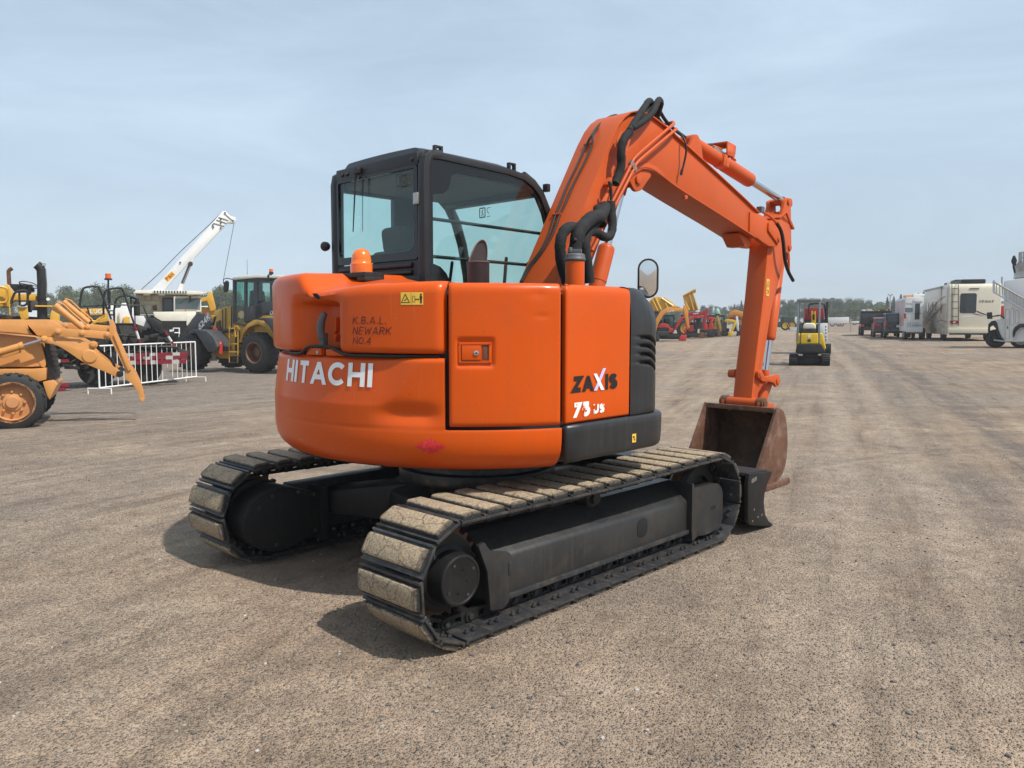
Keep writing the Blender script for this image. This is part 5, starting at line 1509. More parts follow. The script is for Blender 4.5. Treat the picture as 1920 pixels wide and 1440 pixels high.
# ------------------------------------------------------------------ black asphalt paver
AP = front(230, 20.0)
ap = thing('asphalt_paver', AP, 'black asphalt paver with bent tube rails and an amber beacon behind the barrier', 'paver')
def A(pts, y=0.0): return AP.xz(y, pts)
random.seed(5)
m = MB()
m.prof(A([(98, 628), (150, 622), (212, 606), (252, 606), (300, 622), (330, 650), (356, 660), (356, 668), (300, 664), (220, 668), (110, 690), (100, 660)]), .2, 1.7, M_grime)
m.prof(A([(252, 592), (270, 592), (278, 606), (300, 622), (252, 622)]), .3, 1.2, M_wht)
for k in range(70):
    px, py = random.uniform(105, 320), random.uniform(612, 690)
    c = AP.on(px, py, 1, random.uniform(-.25, .2)); s = random.uniform(.05, .22)
    if c.z < .25: continue
    m.box(c, (s * random.uniform(.6, 2.2), random.uniform(.1, .3), s * random.uniform(.3, 1)), random.choice([M_grime, M_mblk, M_mblk, M_grime, M_rust if k % 5 == 0 else M_mblk, M_greyp if k % 4 == 0 else M_grime]), Matrix.Rotation(random.uniform(-.3, .3), 3, 'Y'))
for k in range(26):
    a = AP.on(random.uniform(110, 300), random.uniform(615, 690), 1, -.15); q = AP.on(random.uniform(110, 300), random.uniform(615, 690), 1, -.15)
    if (a - q).length < 1.2 and min(a.z, q.z) > .3: m.tube([a, (a + q) / 2 + Vector((0, -.06, -.05)), q], random.uniform(.012, .03), random.choice([M_mblk, M_grime, M_rubber]), n=6)
m.build('machine_body', ap, bevel=.006)
m = MB()
for px in (165, 320): pass
for px in (183, 268):
    c = AP.on(px, 690, 1, .7); m.lathe((c.x - .0, .3, .45), (0, 1, 0), [(0, .2), (0, .45), (1.2, .45), (1.2, .2)], M_tyre, n=28)
m.build('wheel', ap)
def rail(name, pts, r, mt, y=-.1, it=1):
    m = MB(); m.tube(AP.pl(y, pts), r, mt, n=8, smooth_iters=it); return m.build(name, ap)
rail('guard_rail', [(149, 600), (149, 574), (153, 546), (157.6, 538.5), (182, 536.5), (187, 541), (201, 578), (211, 606), (213, 628)], .026, M_mblk, -.3)
rail('guard_rail', [(194, 590), (194, 566), (196, 548), (201, 542.5), (225, 539), (231, 543), (240, 574), (251, 606)], .024, M_mblk, -.2)
rail('guard_rail', [(214, 612), (214, 571), (221, 556), (243, 554), (246, 560), (246, 592)], .024, M_mblk, .1)
rail('guard_rail', [(149, 575), (206, 571), (268, 573), (276, 592), (286, 621)], .018, M_mblk, -.1, 0)
rail('guard_rail', [(163, 574), (172, 606)], .018, M_mblk, -.1, 0)
m = MB()
def striped(a, c, r, n_, y):
    A_, C_ = AP.on(*a, 1, y), AP.on(*c, 1, y)
    for i in range(n_):
        m.cyl(A_.lerp(C_, i / n_), A_.lerp(C_, (i + 1) / n_), r, M_redrefl if i % 2 == 0 else M_wht, n=8)
striped((251, 606), (265, 650), .028, 3, -.4); striped((309, 621), (328, 650), .028, 3, -.4)
m.cyl(AP.on(265, 650, 1, -.4), AP.on(330, 650, 1, -.4), .035, M_mblk, n=8)
m.build('striped_handle', ap)
m = MB(); m.tube(AP.pl(.0, [(203, 560), (203, 524)]), .022, M_mblk, n=8); m.tube(AP.pl(.0, [(205, 580), (205, 545)]), .03, M_mblk, n=8)
p = AP.on(203, 523.5, 1, 0); m.cyl(p + Vector((0, 0, -.02)), p + Vector((0, 0, .02)), .09, M_mblk, n=16); m.cyl(p + Vector((0, 0, .02)), p + Vector((0, 0, .14)), .067, M_amb2, n=18)
m.build('beacon', ap)
m = MB(); q = AP.on(257, 592, 1, .1); m.cyl((q.x, .1, q.z), (q.x, .1, AP.on(257, 566, 1, .1).z), .075, M_mblk, n=14); m.tube(AP.pl(.1, [(257, 568), (257, 560), (251, 557), (245, 556)]), .05, M_mblk, n=10); m.build('muffler', ap)
m = MB(); m.prof(A([(275, 596), (288, 596), (304, 606), (303, 617), (287, 617)]), -.3, .3, M_mblk); m.build('control_console', ap, bevel=.02)
for j, (x0, x1, py, y, z_) in enumerate(((236, 352, 665, -.5, 0), (240, 352, 670.5, -.5, 1), (240, 350, 679, -.5, 0), (98, 130, 676.5, -.5, 0))):
    m = MB(); a, c = AP.on(x0, py - 2.5, 1, y), AP.on(x1, py + 2.5, 1, y); n_ = int((x1 - x0) / 13)
    for i in range(n_):
        xa, xb = a.x + (c.x - a.x) * i / n_, a.x + (c.x - a.x) * (i + .96) / n_
        m.bx(xa, xb, y, y + .04, c.z, a.z, M_redrefl if (i + z_) % 3 else M_lgrey)
    m.build('striped_board', ap)
for (px, py) in ((122, 722), (115, 731)):
    m = MB(); c = AP.on(px, py, 1, -.7); m.box(c, (.16, .12, .10), M_redrefl); m.box(c + Vector((0, .1, -.05)), (.3, .2, .05), M_mblk); m.build('striped_board', ap, bevel=.005)

# ------------------------------------------------------------------ yellow lattice machine and white milling machine behind
LB = front(172, 29.0)
lb = thing('yellow_machine', LB, 'yellow machine with lettered side board seen between the black rails', 'machine')
m = MB(); m.prof(LB.xz(0, [(151, 579), (193, 578), (193, 590), (151, 592)]), 0, .5, M_cat)
m.prof(LB.xz(0, [(196, 578), (203, 582), (204, 602), (186, 606), (186, 600), (196, 594)]), 0, .6, M_cat)
for a, c in (((156, 606), (166, 595)), ((166, 595), (178, 606)), ((178, 606), (192, 592)), ((160, 600), (200, 606)), ((168, 612), (196, 590))):
    m.cyl(LB.on(*a, 1, .1), LB.on(*c, 1, .1), .05, M_cat, n=8)
m.prof(LB.xz(.4, [(152, 596), (205, 600), (205, 640), (152, 640)]), .4, 1.4, M_grime)
m.prof(LB.xz(-.05, [(151, 602), (166, 602), (166, 608), (151, 608)]), -.05, .1, M_wht)
m.bx(-.6, .6, .5, 1.2, 0, .8, M_grime)
m.build('machine_body', lb, bevel=.02)
m = MB(); q = LB.on(169.5, 587.6, 1, -.004); lettering('LUGA', .15, .2, .3, flat_fn(q, (1, 0, 0), (0, 0, 1), (0, -1, 0)), m, M_wht, step=.2); m.build('lettering', lb, smooth=False, weld=False, recalc=False)
m = MB(); q = LB.on(161, 588, 1, -.01); m.bx(q.x, q.x + .12, -.01, 0, q.z, q.z + .1, M_mred); m.build('sticker', lb)

WM = front(235, 27.0)
wm = thing('milling_machine', WM, 'white compact road machine with yellow ladder behind the black paver', 'machine')
m = MB()
m.prof(WM.xz(0, [(201, 572), (212, 570), (214, 578), (226, 577), (228, 568), (238, 568), (240, 580), (252, 576), (254, 612), (205, 606), (202, 590)]), 0, 1.2, M_wht)
m.prof(WM.xz(-.2, [(252, 600), (262, 600), (276, 608), (277, 614), (264, 617), (252, 612)]), -.2, .8, M_wht)
m.prof(WM.xz(.2, [(205, 606), (262, 612), (262, 660), (205, 660)]), .2, 1.2, M_grime); m.bx(-.5, .5, .3, 1.2, .0, .8, M_grime)
m.build('machine_body', wm, bevel=.03)
m = MB(); m.prof(WM.xz(-.1, [(231, 596), (237, 593), (243, 594), (244, 612), (232, 613)]), -.15, .1, M_cat); m.prof(WM.xz(-.1, [(222, 586), (224, 586), (225, 607), (223, 607)]), -.1, -.05, M_cat); m.build('yellow_panel', wm, bevel=.02)
m = MB(); q = WM.on(209, 586, 1, -.01); m.bx(q.x - .08, q.x + .08, -.01, 0, q.z - .1, q.z + .08, M_mblk); m.bx(q.x - .04, q.x + .04, -.013, -.008, q.z - .05, q.z + .04, M_wht); q = WM.on(256, 597, 1, -.2); m.cyl(q, q + Vector((0, .1, 0)), .06, M_mred, n=12); m.build('sticker', wm)

# ------------------------------------------------------------------ white haul truck
HT = front(318, 33.0)
ht = thing('haul_truck', HT, 'white quarry haul truck with flat canopy and wide windscreen facing the yard', 'truck')
def H(pts, y=0.0): return HT.xz(y, pts)
m = MB()
m.prof(H([(252, 549.5), (256, 545), (286, 544.5), (345, 546), (372, 546.5), (381, 549.5), (378, 553), (252, 550.5)]), -.5, 3.2, M_cream)
for px in (275, 303, 357): m.prof(H([(px - 6, 550), (px + 6, 550), (px + 6, 553.5), (px - 6, 553.5)], -.3), -.45, .1, M_cream)
m.build('canopy', ht, bevel=.02)
m = MB(); q0, q1 = HT.on(286, 544.8, 1, -.52), HT.on(350, 550, 1, -.52)
for i in range(24):
    xa = q0.x + (q1.x - q0.x) * i / 24
    m.bx(xa, xa + (q1.x - q0.x) / 24 * .9, -.53, -.5, q1.z, q0.z, M_mblk if i % 2 else M_wht)
m.build('striped_edge', ht)
m = MB()
m.prof(H([(254, 551), (326, 553), (326, 588), (256, 588)]), .3, 3.0, M_beige)
for (xa, xb, ya, yb) in ((256, 271, 553, 562), (273, 283, 551, 562), (285, 297, 553, 562), (265, 300, 564, 570), (256, 270, 572, 586), (273, 284, 572, 588)):
    m.prof(H([(xa, ya), (xb, ya), (xb, yb), (xa, yb)], .27), .265, .32, M_beige)
m.prof(H([(286, 573), (294, 572), (295, 581), (287, 582)], .25), .25, .3, M_rust)
m.build('body_panel', ht, bevel=.015)
m = MB()
m.prof(H([(328, 556), (377, 556), (378, 585), (328, 585)]), 0, 1.8, M_cream)
m.prof(H([(287, 585), (367, 584), (367, 592), (353, 604), (350, 612), (350, 602), (303, 602), (296, 598), (290, 594)], -.2), -.6, 1.8, M_cream)
m.prof(H([(350, 590), (367, 588), (352, 610), (349, 610)], -.3), -.62, .2, M_cream)
m.build('cab', ht, bevel=.03)
m = MB(); m.prof(H([(329, 559.5), (376, 559), (375, 580), (329, 580)], -.02), -.02, .02, M_winl); m.build('windscreen', ht)
m = MB(); m.prof(H([(304.5, 558.5), (325.5, 558.5), (325.5, 584), (304.5, 584)], .2), .2, .3, M_mblk); m.prof(H([(307, 561), (323, 561), (323, 582), (307, 582)], .18), .18, .22, M_win); m.build('side_window', ht)
m = MB(); 
for a, c in (((336, 569), (352, 559)), ((352, 568), (370, 559))): m.tube([HT.on(*a, 1, -.05), HT.on(*c, 1, -.05)], .012, M_mblk, n=6)
m.prof(H([(355, 554), (358, 554), (358, 565), (355, 565)], -.1), -.15, -.05, M_mblk); m.build('wiper', ht)
m = MB(); m.prof(H([(298, 602.5), (350, 602.5), (350, 634), (298, 634)], -.3), -.55, .6, M_mblk)
q0, q1 = HT.on(300, 604, 1, -.56), HT.on(346, 630, 1, -.56)
for i in range(12):
    z = q1.z + (q0.z - q1.z) * i / 11; m.bx(q0.x, q1.x, -.575, -.55, z - .012, z + .012, M_grime)
m.build('grille', ht)
m = MB(); m.tube([HT.on(x, y, 1, -.7) for x, y in ((336, 632), (336, 615.5), (325, 615.5), (325, 624), (336, 624))], .035, M_wht, n=6); m.prof(H([(318, 618), (324, 618), (324, 624), (318, 624)], -.7), -.72, -.68, M_wht); m.build('ladder_frame', ht)
for px in (296, 366):
    c = HT.on(px, 640, 1, .8); wheel(ht, (c.x, .8, 1.0), 1.0, .6, rim=M_cream, lugs=18, side=-1, n=24)
m = MB(); m.bx(-1.6, 1.7, .4, 3.0, .9, 1.6, M_grime); m.build('chassis', ht)
m = MB(); q = HT.on(346, 583.5, 1, -.62); lettering('T', .13, .2, .3, flat_fn(q, (1, 0, 0), (0, 0, 1), (0, -1, 0)), m, M_mred, step=.2); m.build('lettering', ht, smooth=False, weld=False, recalc=False)

# ------------------------------------------------------------------ white telescopic crane
CR = front(330, 48.0)
cr = thing('mobile_crane', CR, 'white telescopic crane with raised boom behind the haul truck', 'crane')
def C(pts, y=0.0): return CR.xz(y, pts)
m = MB()
m.prof(C([(270, 560), (282.5, 545), (310, 517), (340, 482), (360, 461), (395, 421), (417, 396), (423, 396), (432, 405), (441, 407), (443, 414), (438, 418.5), (430, 417), (424, 419), (419, 427), (414, 431), (400, 446), (386, 461), (365, 483), (361, 495), (355, 492), (330, 519), (305, 547), (290, 565)]), 0, .62, M_wht)
m.build('boom_section', cr, bevel=.03)
m = MB()
for a, c in (((410, 407), (428, 413)), ((406, 412), (424, 418)), ((400, 418), (421, 424)), ((421, 400), (437, 414))): m.cyl(CR.on(*a, 1, -.02), CR.on(*c, 1, -.02), .03, M_galv, n=6)
for (x, y) in ((414, 411), (414, 418), (399, 422), (400, 426), (414, 427), (422, 399), (437, 414), (338, 492)): p = CR.on(x, y, 1, -.02); m.cyl(p, p + Vector((0, -.05, 0)), .05, M_grime, n=8)
m.build('boom_head_fitting', cr)
m = MB(); m.cyl(CR.on(357, 494, 1, .2), CR.on(341, 534, 1, .2), .10, M_chrome, n=12); m.cyl(CR.on(355, 497, 1, .05), CR.on(339, 535, 1, .05), .04, M_grime, n=8); m.cyl(CR.on(341, 532, 1, .2), CR.on(335, 550, 1, .2), .2, M_wht, n=12); p = CR.on(357, 495, 1, .1); m.cyl(p + Vector((0, -.2, 0)), p + Vector((0, .4, 0)), .14, M_grime, n=12); m.build('luffing_cylinder', cr)
m = MB(); m.tube(CR.pl(.1, [(265, 543), (300, 511), (340, 470), (395, 419), (418, 396)]), .022, M_grime, n=5); m.tube(CR.pl(.1, [(439, 418), (419, 524)]), .016, M_grime, n=5); m.build('wire_rope', cr)
m = MB(); q = CR.on(327.5, 510, 1, -.005)
ua = (CR.on(347, 500, 1, 0) - CR.on(327, 521, 1, 0)); uu = Vector((.72, 0, .70)); vv = Vector((-.70, 0, .72))
fp = flat_fn(CR.on(315.5, 529.5, 1, -.004), uu, vv, (0, -1, 0))
fp = flat_fn(CR.on(309, 523.5, 1, -.004), uu, vv, (0, -1, 0))
fp = flat_fn(CR.on(314.5, 528.5, 1, -.006), uu, vv, (0, -1, 0))
rect(m, fp, 0, .62, 0, .30, M_kob, 0)
lettering('P&H', .2, .22, .3, flat_fn(CR.on(314.5, 528.5, 1, -.012) + uu * .06 + vv * .05, uu, vv, (0, -1, 0)), m, M_mred, step=.2); m.build('name_plate', cr, smooth=False, weld=False, recalc=False)
m = MB(); m.prof(C([(262, 552), (350, 552), (360, 590), (262, 590)]), -.5, 2.5, M_wht); m.bx(-3.5, 4.5, -.6, 2.2, .9, 1.5, M_wht); m.build('carrier', cr, bevel=.03)
for px in (240, 285, 345, 385):
    c = CR.on(px, 640, 1, -.4); wheel(cr, (c.x, -.4, .6), .6, .4, rim=M_wht, side=-1, lugs=14, n=20)

# ------------------------------------------------------------------ wheel loader
psi_w = R(-64)
o = gT(478, 701)
WL0 = Fr(o, psi_w); WL = Fr(o - WL0.Y * 1.15, psi_w)
wl = thing('wheel_loader', WL, 'yellow and dark grey wheel loader with enclosed cab behind the barrier', 'loader')
NY = 1.15
def L(pts, y=NY): return WL.xz(y, pts)
rw_ = (WL.on(478, 622, 1, NY).z - WL.on(478, 701, 1, NY).z) / 2
c = WL.on(475.5, 662, 1, NY); xr_ = c.x
wheel(wl, (c.x, NY - .27, rw_), rw_, .55, rim=M_rustl, rr=.50, lugs=22, side=1, dish=.42)
c2 = WL.on(349, 662, 1, NY); xf_ = c2.x
wheel(wl, (c2.x, NY - .27, rw_), rw_, .55, rim=M_rustl, rr=.50, lugs=22, side=1, dish=.42)
c3 = WL.on(431, 664, 1, -NY)
wheel(wl, (c2.x, -NY + .27, rw_), rw_, .55, rim=M_rustl, rr=.50, lugs=22, side=-1, dish=.42)
wheel(wl, (c.x, -NY + .27, rw_), rw_, .55, rim=M_rustl, rr=.50, lugs=22, side=-1, dish=.42)
def fend(pts, name):
    m = MB(); m.prof(L(pts), NY - .58, NY + .03, M_jdgrey); return m.build(name, wl, bevel=.02)
fend([(483, 597), (500, 595.5), (516, 599), (528, 606), (537, 620), (541, 641), (530, 643), (519, 641), (513, 625), (506, 611), (496, 602), (484, 599.5)], 'rear_fender')
fend([(356, 618.5), (372, 617.5), (389, 621), (402, 634), (409, 650), (406, 659), (392, 660), (387, 653), (379, 640), (369, 625), (358, 620)], 'front_fender')
m = MB()
m.prof(L([(476, 598), (470, 603), (460, 612), (452, 625), (448, 640), (446, 672), (412, 672), (400, 664), (402, 640), (398, 620), (404, 600), (409, 585), (416, 577), (436, 573), (440, 600)], .55), -.55, .55, M_jd)
m.prof(L([(492, 591), (560, 592), (560, 615), (520, 640), (500, 640), (480, 628), (476, 600)], .55), -.55, .6, M_jd)
m.prof(L([(476, 600), (486, 599), (500, 604), (514, 620), (520, 640), (510, 640), (498, 614), (484, 608), (468, 614), (458, 625), (452, 645), (449, 640), (455, 620), (465, 607)], .75), .3, .78, M_jd)
m.build('chassis', wl, bevel=.02)
m = MB(); m.prof(L([(491, 566), (575, 566), (580, 590), (491, 591)], .60), -.55, .6, M_jdgrey); m.build('engine_hood', wl, bevel=.03)
eh = m
m = MB(); q = WL.on(507, 590.5, 1, .606)
lettering('DEERE', .145, .22, .26, flat_fn((q.x, .604, q.z), (-1, 0, 0), (0, 0, 1), (0, 1, 0)), m, M_wht, step=.2); m.build('lettering', wl, smooth=False, weld=False, recalc=False)
m = MB()
m.prof(L([(441, 622), (449, 620), (447, 664), (441, 664)], .57), .555, .572, M_dark); m.prof(L([(430, 668), (448, 668), (448, 678), (430, 678)], .57), .3, .57, M_mblk)  # dark plates and boxes stand in for shade in the chassis gaps
m.prof(L([(405, 604), (413, 600), (414, 628), (406, 634)], .57), .553, .57, M_grime)
for (xa, ya, xb, yb) in ((417, 580, 417, 640), (423, 578, 423, 618), (434, 575, 434, 618), (405, 640, 415, 612), (412, 618, 436, 618)): m.tube([WL.on(xa, ya, 1, .58), WL.on(xb, yb, 1, .58)], .016, M_mblk, n=6)
m.prof(L([(417, 618), (436, 616), (436, 622), (417, 624)], .6), .4, .62, M_mblk)
m.build('gap_shade_and_hoses', wl, bevel=.006)
# cab
cabw = empty('cab', (0, 0, 0), parent=wl)
m = MB()
x0_, x1_ = WL.on(437, 560, 1, .62).x, WL.on(526, 560, 1, .62).x
zt_, zb_, zm_ = WL.on(440, 526, 1, .62).z, WL.on(440, 604, 1, .62).z, WL.on(500, 566, 1, .62).z
def post(px, w_=2.5, lo=604): 
    a = L([(px - w_, 525), (px + w_, 525), (px + w_, lo), (px - w_, lo)], .62); m.prof(a, .54, .62, M_jdgrey); m.prof(a, -.62, -.54, M_jdgrey)
post(438.5, 2.5); post(459.5, 2.0); post(479, 4); post(526, 2.5, 566)
m.prof(L([(436, 523), (528, 521), (528, 527), (436, 528)], .62), -.62, .62, M_jdgrey)
m.prof(L([(436, 603), (460, 608), (478, 600), (480, 572), (492, 566), (528, 565), (528, 572), (492, 591), (478, 604), (460, 612), (436, 606)], .62), .45, .62, M_jdgrey)
m.prof(L([(480, 575), (492, 566), (492, 590), (480, 600)], .62), -.6, .62, M_jdgrey)
m.prof(L([(460, 575), (476, 573), (478, 600), (460, 606)], .61), .55, .618, M_jdgrey)
m.prof(L([(472, 566), (478, 566), (478, 600), (472, 600)], .61), -.62, .3, M_jdgrey)
m.build('cab_frame', cabw, bevel=.01)
Mgl2 = glass('loader_cab_glass', (.62, .78, .74), refl=1.2)
m = MB(); m.prof(L([(441, 528), (457.5, 528), (457.5, 603), (445, 603), (441, 590)], .60), .595, .60, Mgl2); m.build('cab_window', cabw, smooth=False)
m = MB(); m.prof(L([(462, 528), (475, 528), (475, 572), (463, 574)], .60), .595, .60, Mgl2); m.build('cab_window', cabw, smooth=False)
m = MB(); m.prof(L([(483, 528), (524, 527), (524, 564), (484, 564)], .60), .595, .60, Mgl2); m.build('cab_window', cabw, smooth=False)
m = MB(); m.prof(L([(441, 528), (475, 528), (475, 590), (441, 590)], -.60), -.6, -.595, Mgl2); m.build('cab_window', cabw, smooth=False)
m = MB(); p = WL.on(453, 590, 1, .605); m.add([(p.x + .16 * math.cos(t), .605, p.z + .13 * math.sin(t)) for t in lin(0, 2 * pi, 17)[:-1]], [list(range(16))], M_cat); m.add([(p.x + .10 * math.cos(t), .608, p.z + .09 * math.sin(t)) for t in lin(0, 2 * pi, 17)[:-1]], [list(range(16))], M_galv); m.build('round_sticker', cabw)
m = MB(); q = L([(478, 545), (486, 545), (490, 575), (476, 575)], 0); m.prof(q, -.25, .25, M_mblk); m.build('seat', cabw, bevel=.05)
m = MB(); m.prof(L([(434, 523), (438, 519), (480, 515.5), (530, 517), (532, 522), (480, 521), (436, 525)], .68), -.68, .68, M_cream); m.build('cab_roof', cabw, bevel=.02)
m = MB(); p = WL.on(508.6, 514, 1, .5); m.cyl(p, p + Vector((0, 0, .07)), .07, M_mblk, n=12); m.cyl(p + Vector((0, 0, .04)), p + Vector((0, 0, .16)), .06, M_amb2, n=14)
m.tube([WL.on(505, 526, 1, .66), WL.on(504, 517, 1, .66), WL.on(508, 514, 1, .5)], .05, M_mblk, n=8); m.build('beacon', cabw)
m = MB(); q = L([(420.5, 530), (425, 526), (428, 529), (427.5, 540), (425, 547), (421, 548), (419.5, 540)], .9); m.prof(q, .86, .92, M_mblk)
m.tube([WL.on(436, 524, 1, .7), WL.on(425, 521.5, 1, .85), WL.on(419, 524, 1, .9), WL.on(419, 532, 1, .9)], .015, M_mblk, n=6); m.build('mirror', cabw)
m = MB()
m.prof(L([(368, 588), (382, 587), (390, 596), (397, 608), (392, 622), (366, 622), (346, 622), (350, 612)], .45), .25, .45, M_jdgrey)
m.prof(L([(368, 588), (382, 587), (390, 596), (397, 608), (392, 622), (366, 622), (346, 622), (350, 612)], .45), -.45, -.25, M_jdgrey)
m.build('lift_arm', wl, bevel=.015)
m = MB(); q = WL.on(375, 618.5, 1, .455)
lettering('624k', .20, .2, .26, flat_fn((q.x, .454, q.z), (-.80, 0, .60), (.55, 0, .83), (0, 1, 0)), m, M_wht, step=.2); m.build('lettering', wl, smooth=False, weld=False, recalc=False)
m = MB()
m.prof(L([(392, 598), (404, 582), (412, 580), (414, 600), (408, 618), (396, 622)], .3), -.2, .3, M_jd)
for k in range(16):
    p = WL.on(random.uniform(396, 412), random.uniform(592, 640), 1, random.uniform(.3, .5)); m.box(p, (random.uniform(.06, .2), .1, random.uniform(.05, .2)), random.choice([M_mblk, M_grime, M_jd]))
m.prof(L([(385, 586), (389, 585), (392, 596), (388, 598)], .3), .3, .34, M_mred)
m.prof(L([(399, 617), (410, 615), (411, 622), (402, 624)], .5), .5, .6, M_mred)
m.build('front_linkage', wl, bevel=.01)
m = MB()
for a, c in (((433, 616), (449, 616)), ((434, 630), (447, 630)), ((430, 645), (446, 645)), ((430, 660), (446, 660)), ((429, 680), (446, 680))):
    m.cyl(WL.on(*a, 1, .95), WL.on(*c, 1, .95), .025, M_jd if a[1] < 670 else M_mblk, n=6)
for px in (430, 446): m.tube([WL.on(px, 612, 1, .95), WL.on(px, 681, 1, .95)], .02, M_jd, n=6)
m.tube([WL.on(446, 612, 1, 1.0), WL.on(441, 612, 1, 1.0), WL.on(441, 632, 1, 1.0)], .03, M_jd, n=6)
m.build('step_ladder', wl)
m = MB(); p, q = WL.on(413, 663, 1, 1.0), WL.on(413, 640, 1, 1.0); m.lathe(p, (q - p).normalized(), [(0, .075), ((q - p).length * .8, .075), ((q - p).length * .88, .04), ((q - p).length, .03), ((q - p).length, 0)], M_mred, n=14); m.build('fire_extinguisher', wl)

# yellow boom tip behind the loader
YB_ = front(392, 34.0)
yb = thing('parked_excavator', YB_, 'yellow excavator bucket arm rising just left of the loader cab', 'excavator')
m = MB(); m.prof(YB_.xz(0, [(376, 566), (378, 558), (388, 556), (393, 546), (398, 548), (405, 578), (402, 582), (394, 584), (391, 570), (388, 564), (378, 566)]), 0, .4, M_cat); m.build('arm', yb, bevel=.03)
m = MB(); m.tube([YB_.on(378, 551.5, 1, 0), YB_.on(389, 547, 1, 0)], .03, M_cream, n=6); m.tube([YB_.on(377, 575, 1, 0), YB_.on(390, 575, 1, 0)], .03, M_wht, n=6); m.prof(YB_.xz(.3, [(374, 578), (404, 578), (404, 640), (374, 640)]), .3, 1.2, M_cat); m.bx(-.3, .3, .2, 1.3, 0, 1.0, M_grime); m.build('machine_body', yb, bevel=.02)
# aerial of the loader
m = MB(); p = WL.on(464, 515, 1, 0); m.cyl(p, p + Vector((0, 0, .5)), .006, M_mblk, n=5); m.build('aerial', wl)
# ------------------------------------------------------------------ small yellow excavator in the middle distance
def base(px, py): return gT(px, py)
def fr_front(px, py):
    return Fr(gT(px, py), pi / 2 + math.atan((px - 960) / F_PX))
random.seed(21)
ME = fr_front(1519, 686)
me = thing('mini_excavator', ME, 'small yellow excavator seen from behind with grey canopy and cream seat', 'excavator')
def Mx(pts, y=0.0): return ME.xz(y, pts)
def track_block(parent, x0, x1, y0, y1, z0, z1, name='track'):
    """rubber track seen end-on: body along y with tread bars"""
    m = MB(); r = (z1 - z0) / 2
    prof = [(y0 + r * (1 - math.cos(t)), z0 + r + r * math.sin(t)) for t in lin(-pi / 2, -3 * pi / 2, 9)][::1]
    prof = [(y0 + r - r * math.cos(t), z0 + r + r * math.sin(t)) for t in lin(-pi / 2, pi / 2, 9)]
    prof2 = [(y1 - r + r * math.cos(t), z0 + r + r * math.sin(t)) for t in lin(pi / 2, -pi / 2, 9)]
    m.prism([(x0, y, z) for y, z in prof + prof2], (x1 - x0, 0, 0), M_tyre)
    for k in range(9):
        t = -pi / 2 + pi * (k + .5) / 9
        c = Vector(((x0 + x1) / 2, y0 + r - (r + .012) * math.cos(t), z0 + r + (r + .012) * math.sin(t)))
        m.box(c, (x1 - x0 - .02, .05, .045), M_tyre, Matrix.Rotation(-t, 3, 'X'))
    return m.build(name, parent, bevel=.01)
def ex_(fr, px, py, y=0.0): return fr.on(px, py, 1, y)
a, b = ex_(ME, 1479, 686), ex_(ME, 1495.5, 666); track_block(me, a.x, b.x, -.0, 1.7, 0, b.z)
a, b = ex_(ME, 1540.5, 686), ex_(ME, 1557, 666); track_block(me, a.x, b.x, -.0, 1.7, 0, b.z)
m = MB(); m.prof(Mx([(1495, 683), (1541, 683), (1541, 668), (1495, 668)], .3), .3, 1.2, M_grime); m.prof(Mx([(1505, 661), (1534, 661), (1534, 672), (1505, 672)], .3), .3, 1.2, M_mblk); m.build('lower_frame', me, bevel=.02)
m = MB(); m.prof(Mx([(1494, 645), (1540, 645), (1547.5, 659), (1546, 662), (1493, 662), (1491.5, 659)]), -.05, .7, M_mblk); m.build('counterweight', me, bevel=.04, seg=3)
m = MB(); m.prof(Mx([(1501.5, 625), (1534, 625), (1534, 645), (1501.5, 645)]), 0, .6, M_kob)
m.prof(Mx([(1492, 624.5), (1500, 625), (1500, 645), (1492, 645)], .03), .03, 1.0, M_kob)
m.prof(Mx([(1535.5, 625), (1543, 625), (1549, 654), (1545, 656), (1535.5, 645)], .03), .03, 1.3, M_kob); m.build('bodywork', me, bevel=.03, seg=3)
m = MB(); q0, q1 = ex_(ME, 1514, 636), ex_(ME, 1520, 641); m.bx(q0.x, q1.x, -.004, .01, q1.z, q0.z, M_mblk); p = ex_(ME, 1517.5, 630); m.cyl((p.x, -.004, p.z), (p.x, .01, p.z), .05, M_wht, n=12); q0, q1 = ex_(ME, 1495, 631), ex_(ME, 1496.5, 635); m.bx(q0.x, q1.x, .026, .03, q1.z, q0.z, M_mblk); m.build('vent', me)
m = MB(); m.prof(Mx([(1506, 609), (1510, 605.5), (1525, 605.5), (1529.5, 609), (1529.5, 617), (1506, 617)], .2), .2, .5, M_cream); m.build('seat', me, bevel=.05, seg=3)
m = MB(); m.prof(Mx([(1506, 617), (1530, 617), (1530, 624.5), (1506, 624.5)], .15), .15, .9, M_jdgrey); m.prof(Mx([(1510, 617.5), (1525, 617.5), (1525, 619), (1510, 619)], .14), .13, .16, M_mblk)
m.prof(Mx([(1495, 606), (1503, 606), (1505, 625), (1493, 625)], .4), .4, 1.0, M_greyp); m.prof(Mx([(1530, 608), (1536, 606), (1538, 625), (1530, 625)], .4), .4, .9, M_grime); m.build('operator_station', me, bevel=.03)
M_can = mat('canopy_grey_blue', (.20, .235, .25), rough=.45, var=.08, dirt=.2, dirt_col=(.3, .3, .29))
m = MB()
a, b = ex_(ME, 1494, 561), ex_(ME, 1540, 558); zt2 = b.z
m.bx(a.x, b.x, -.0, 1.25, a.z - .055, a.z + .0, M_can); m.bx(a.x + .04, b.x - .02, .02, 1.2, a.z - .085, a.z - .05, M_can)
m.build('canopy_roof', me, bevel=.02)
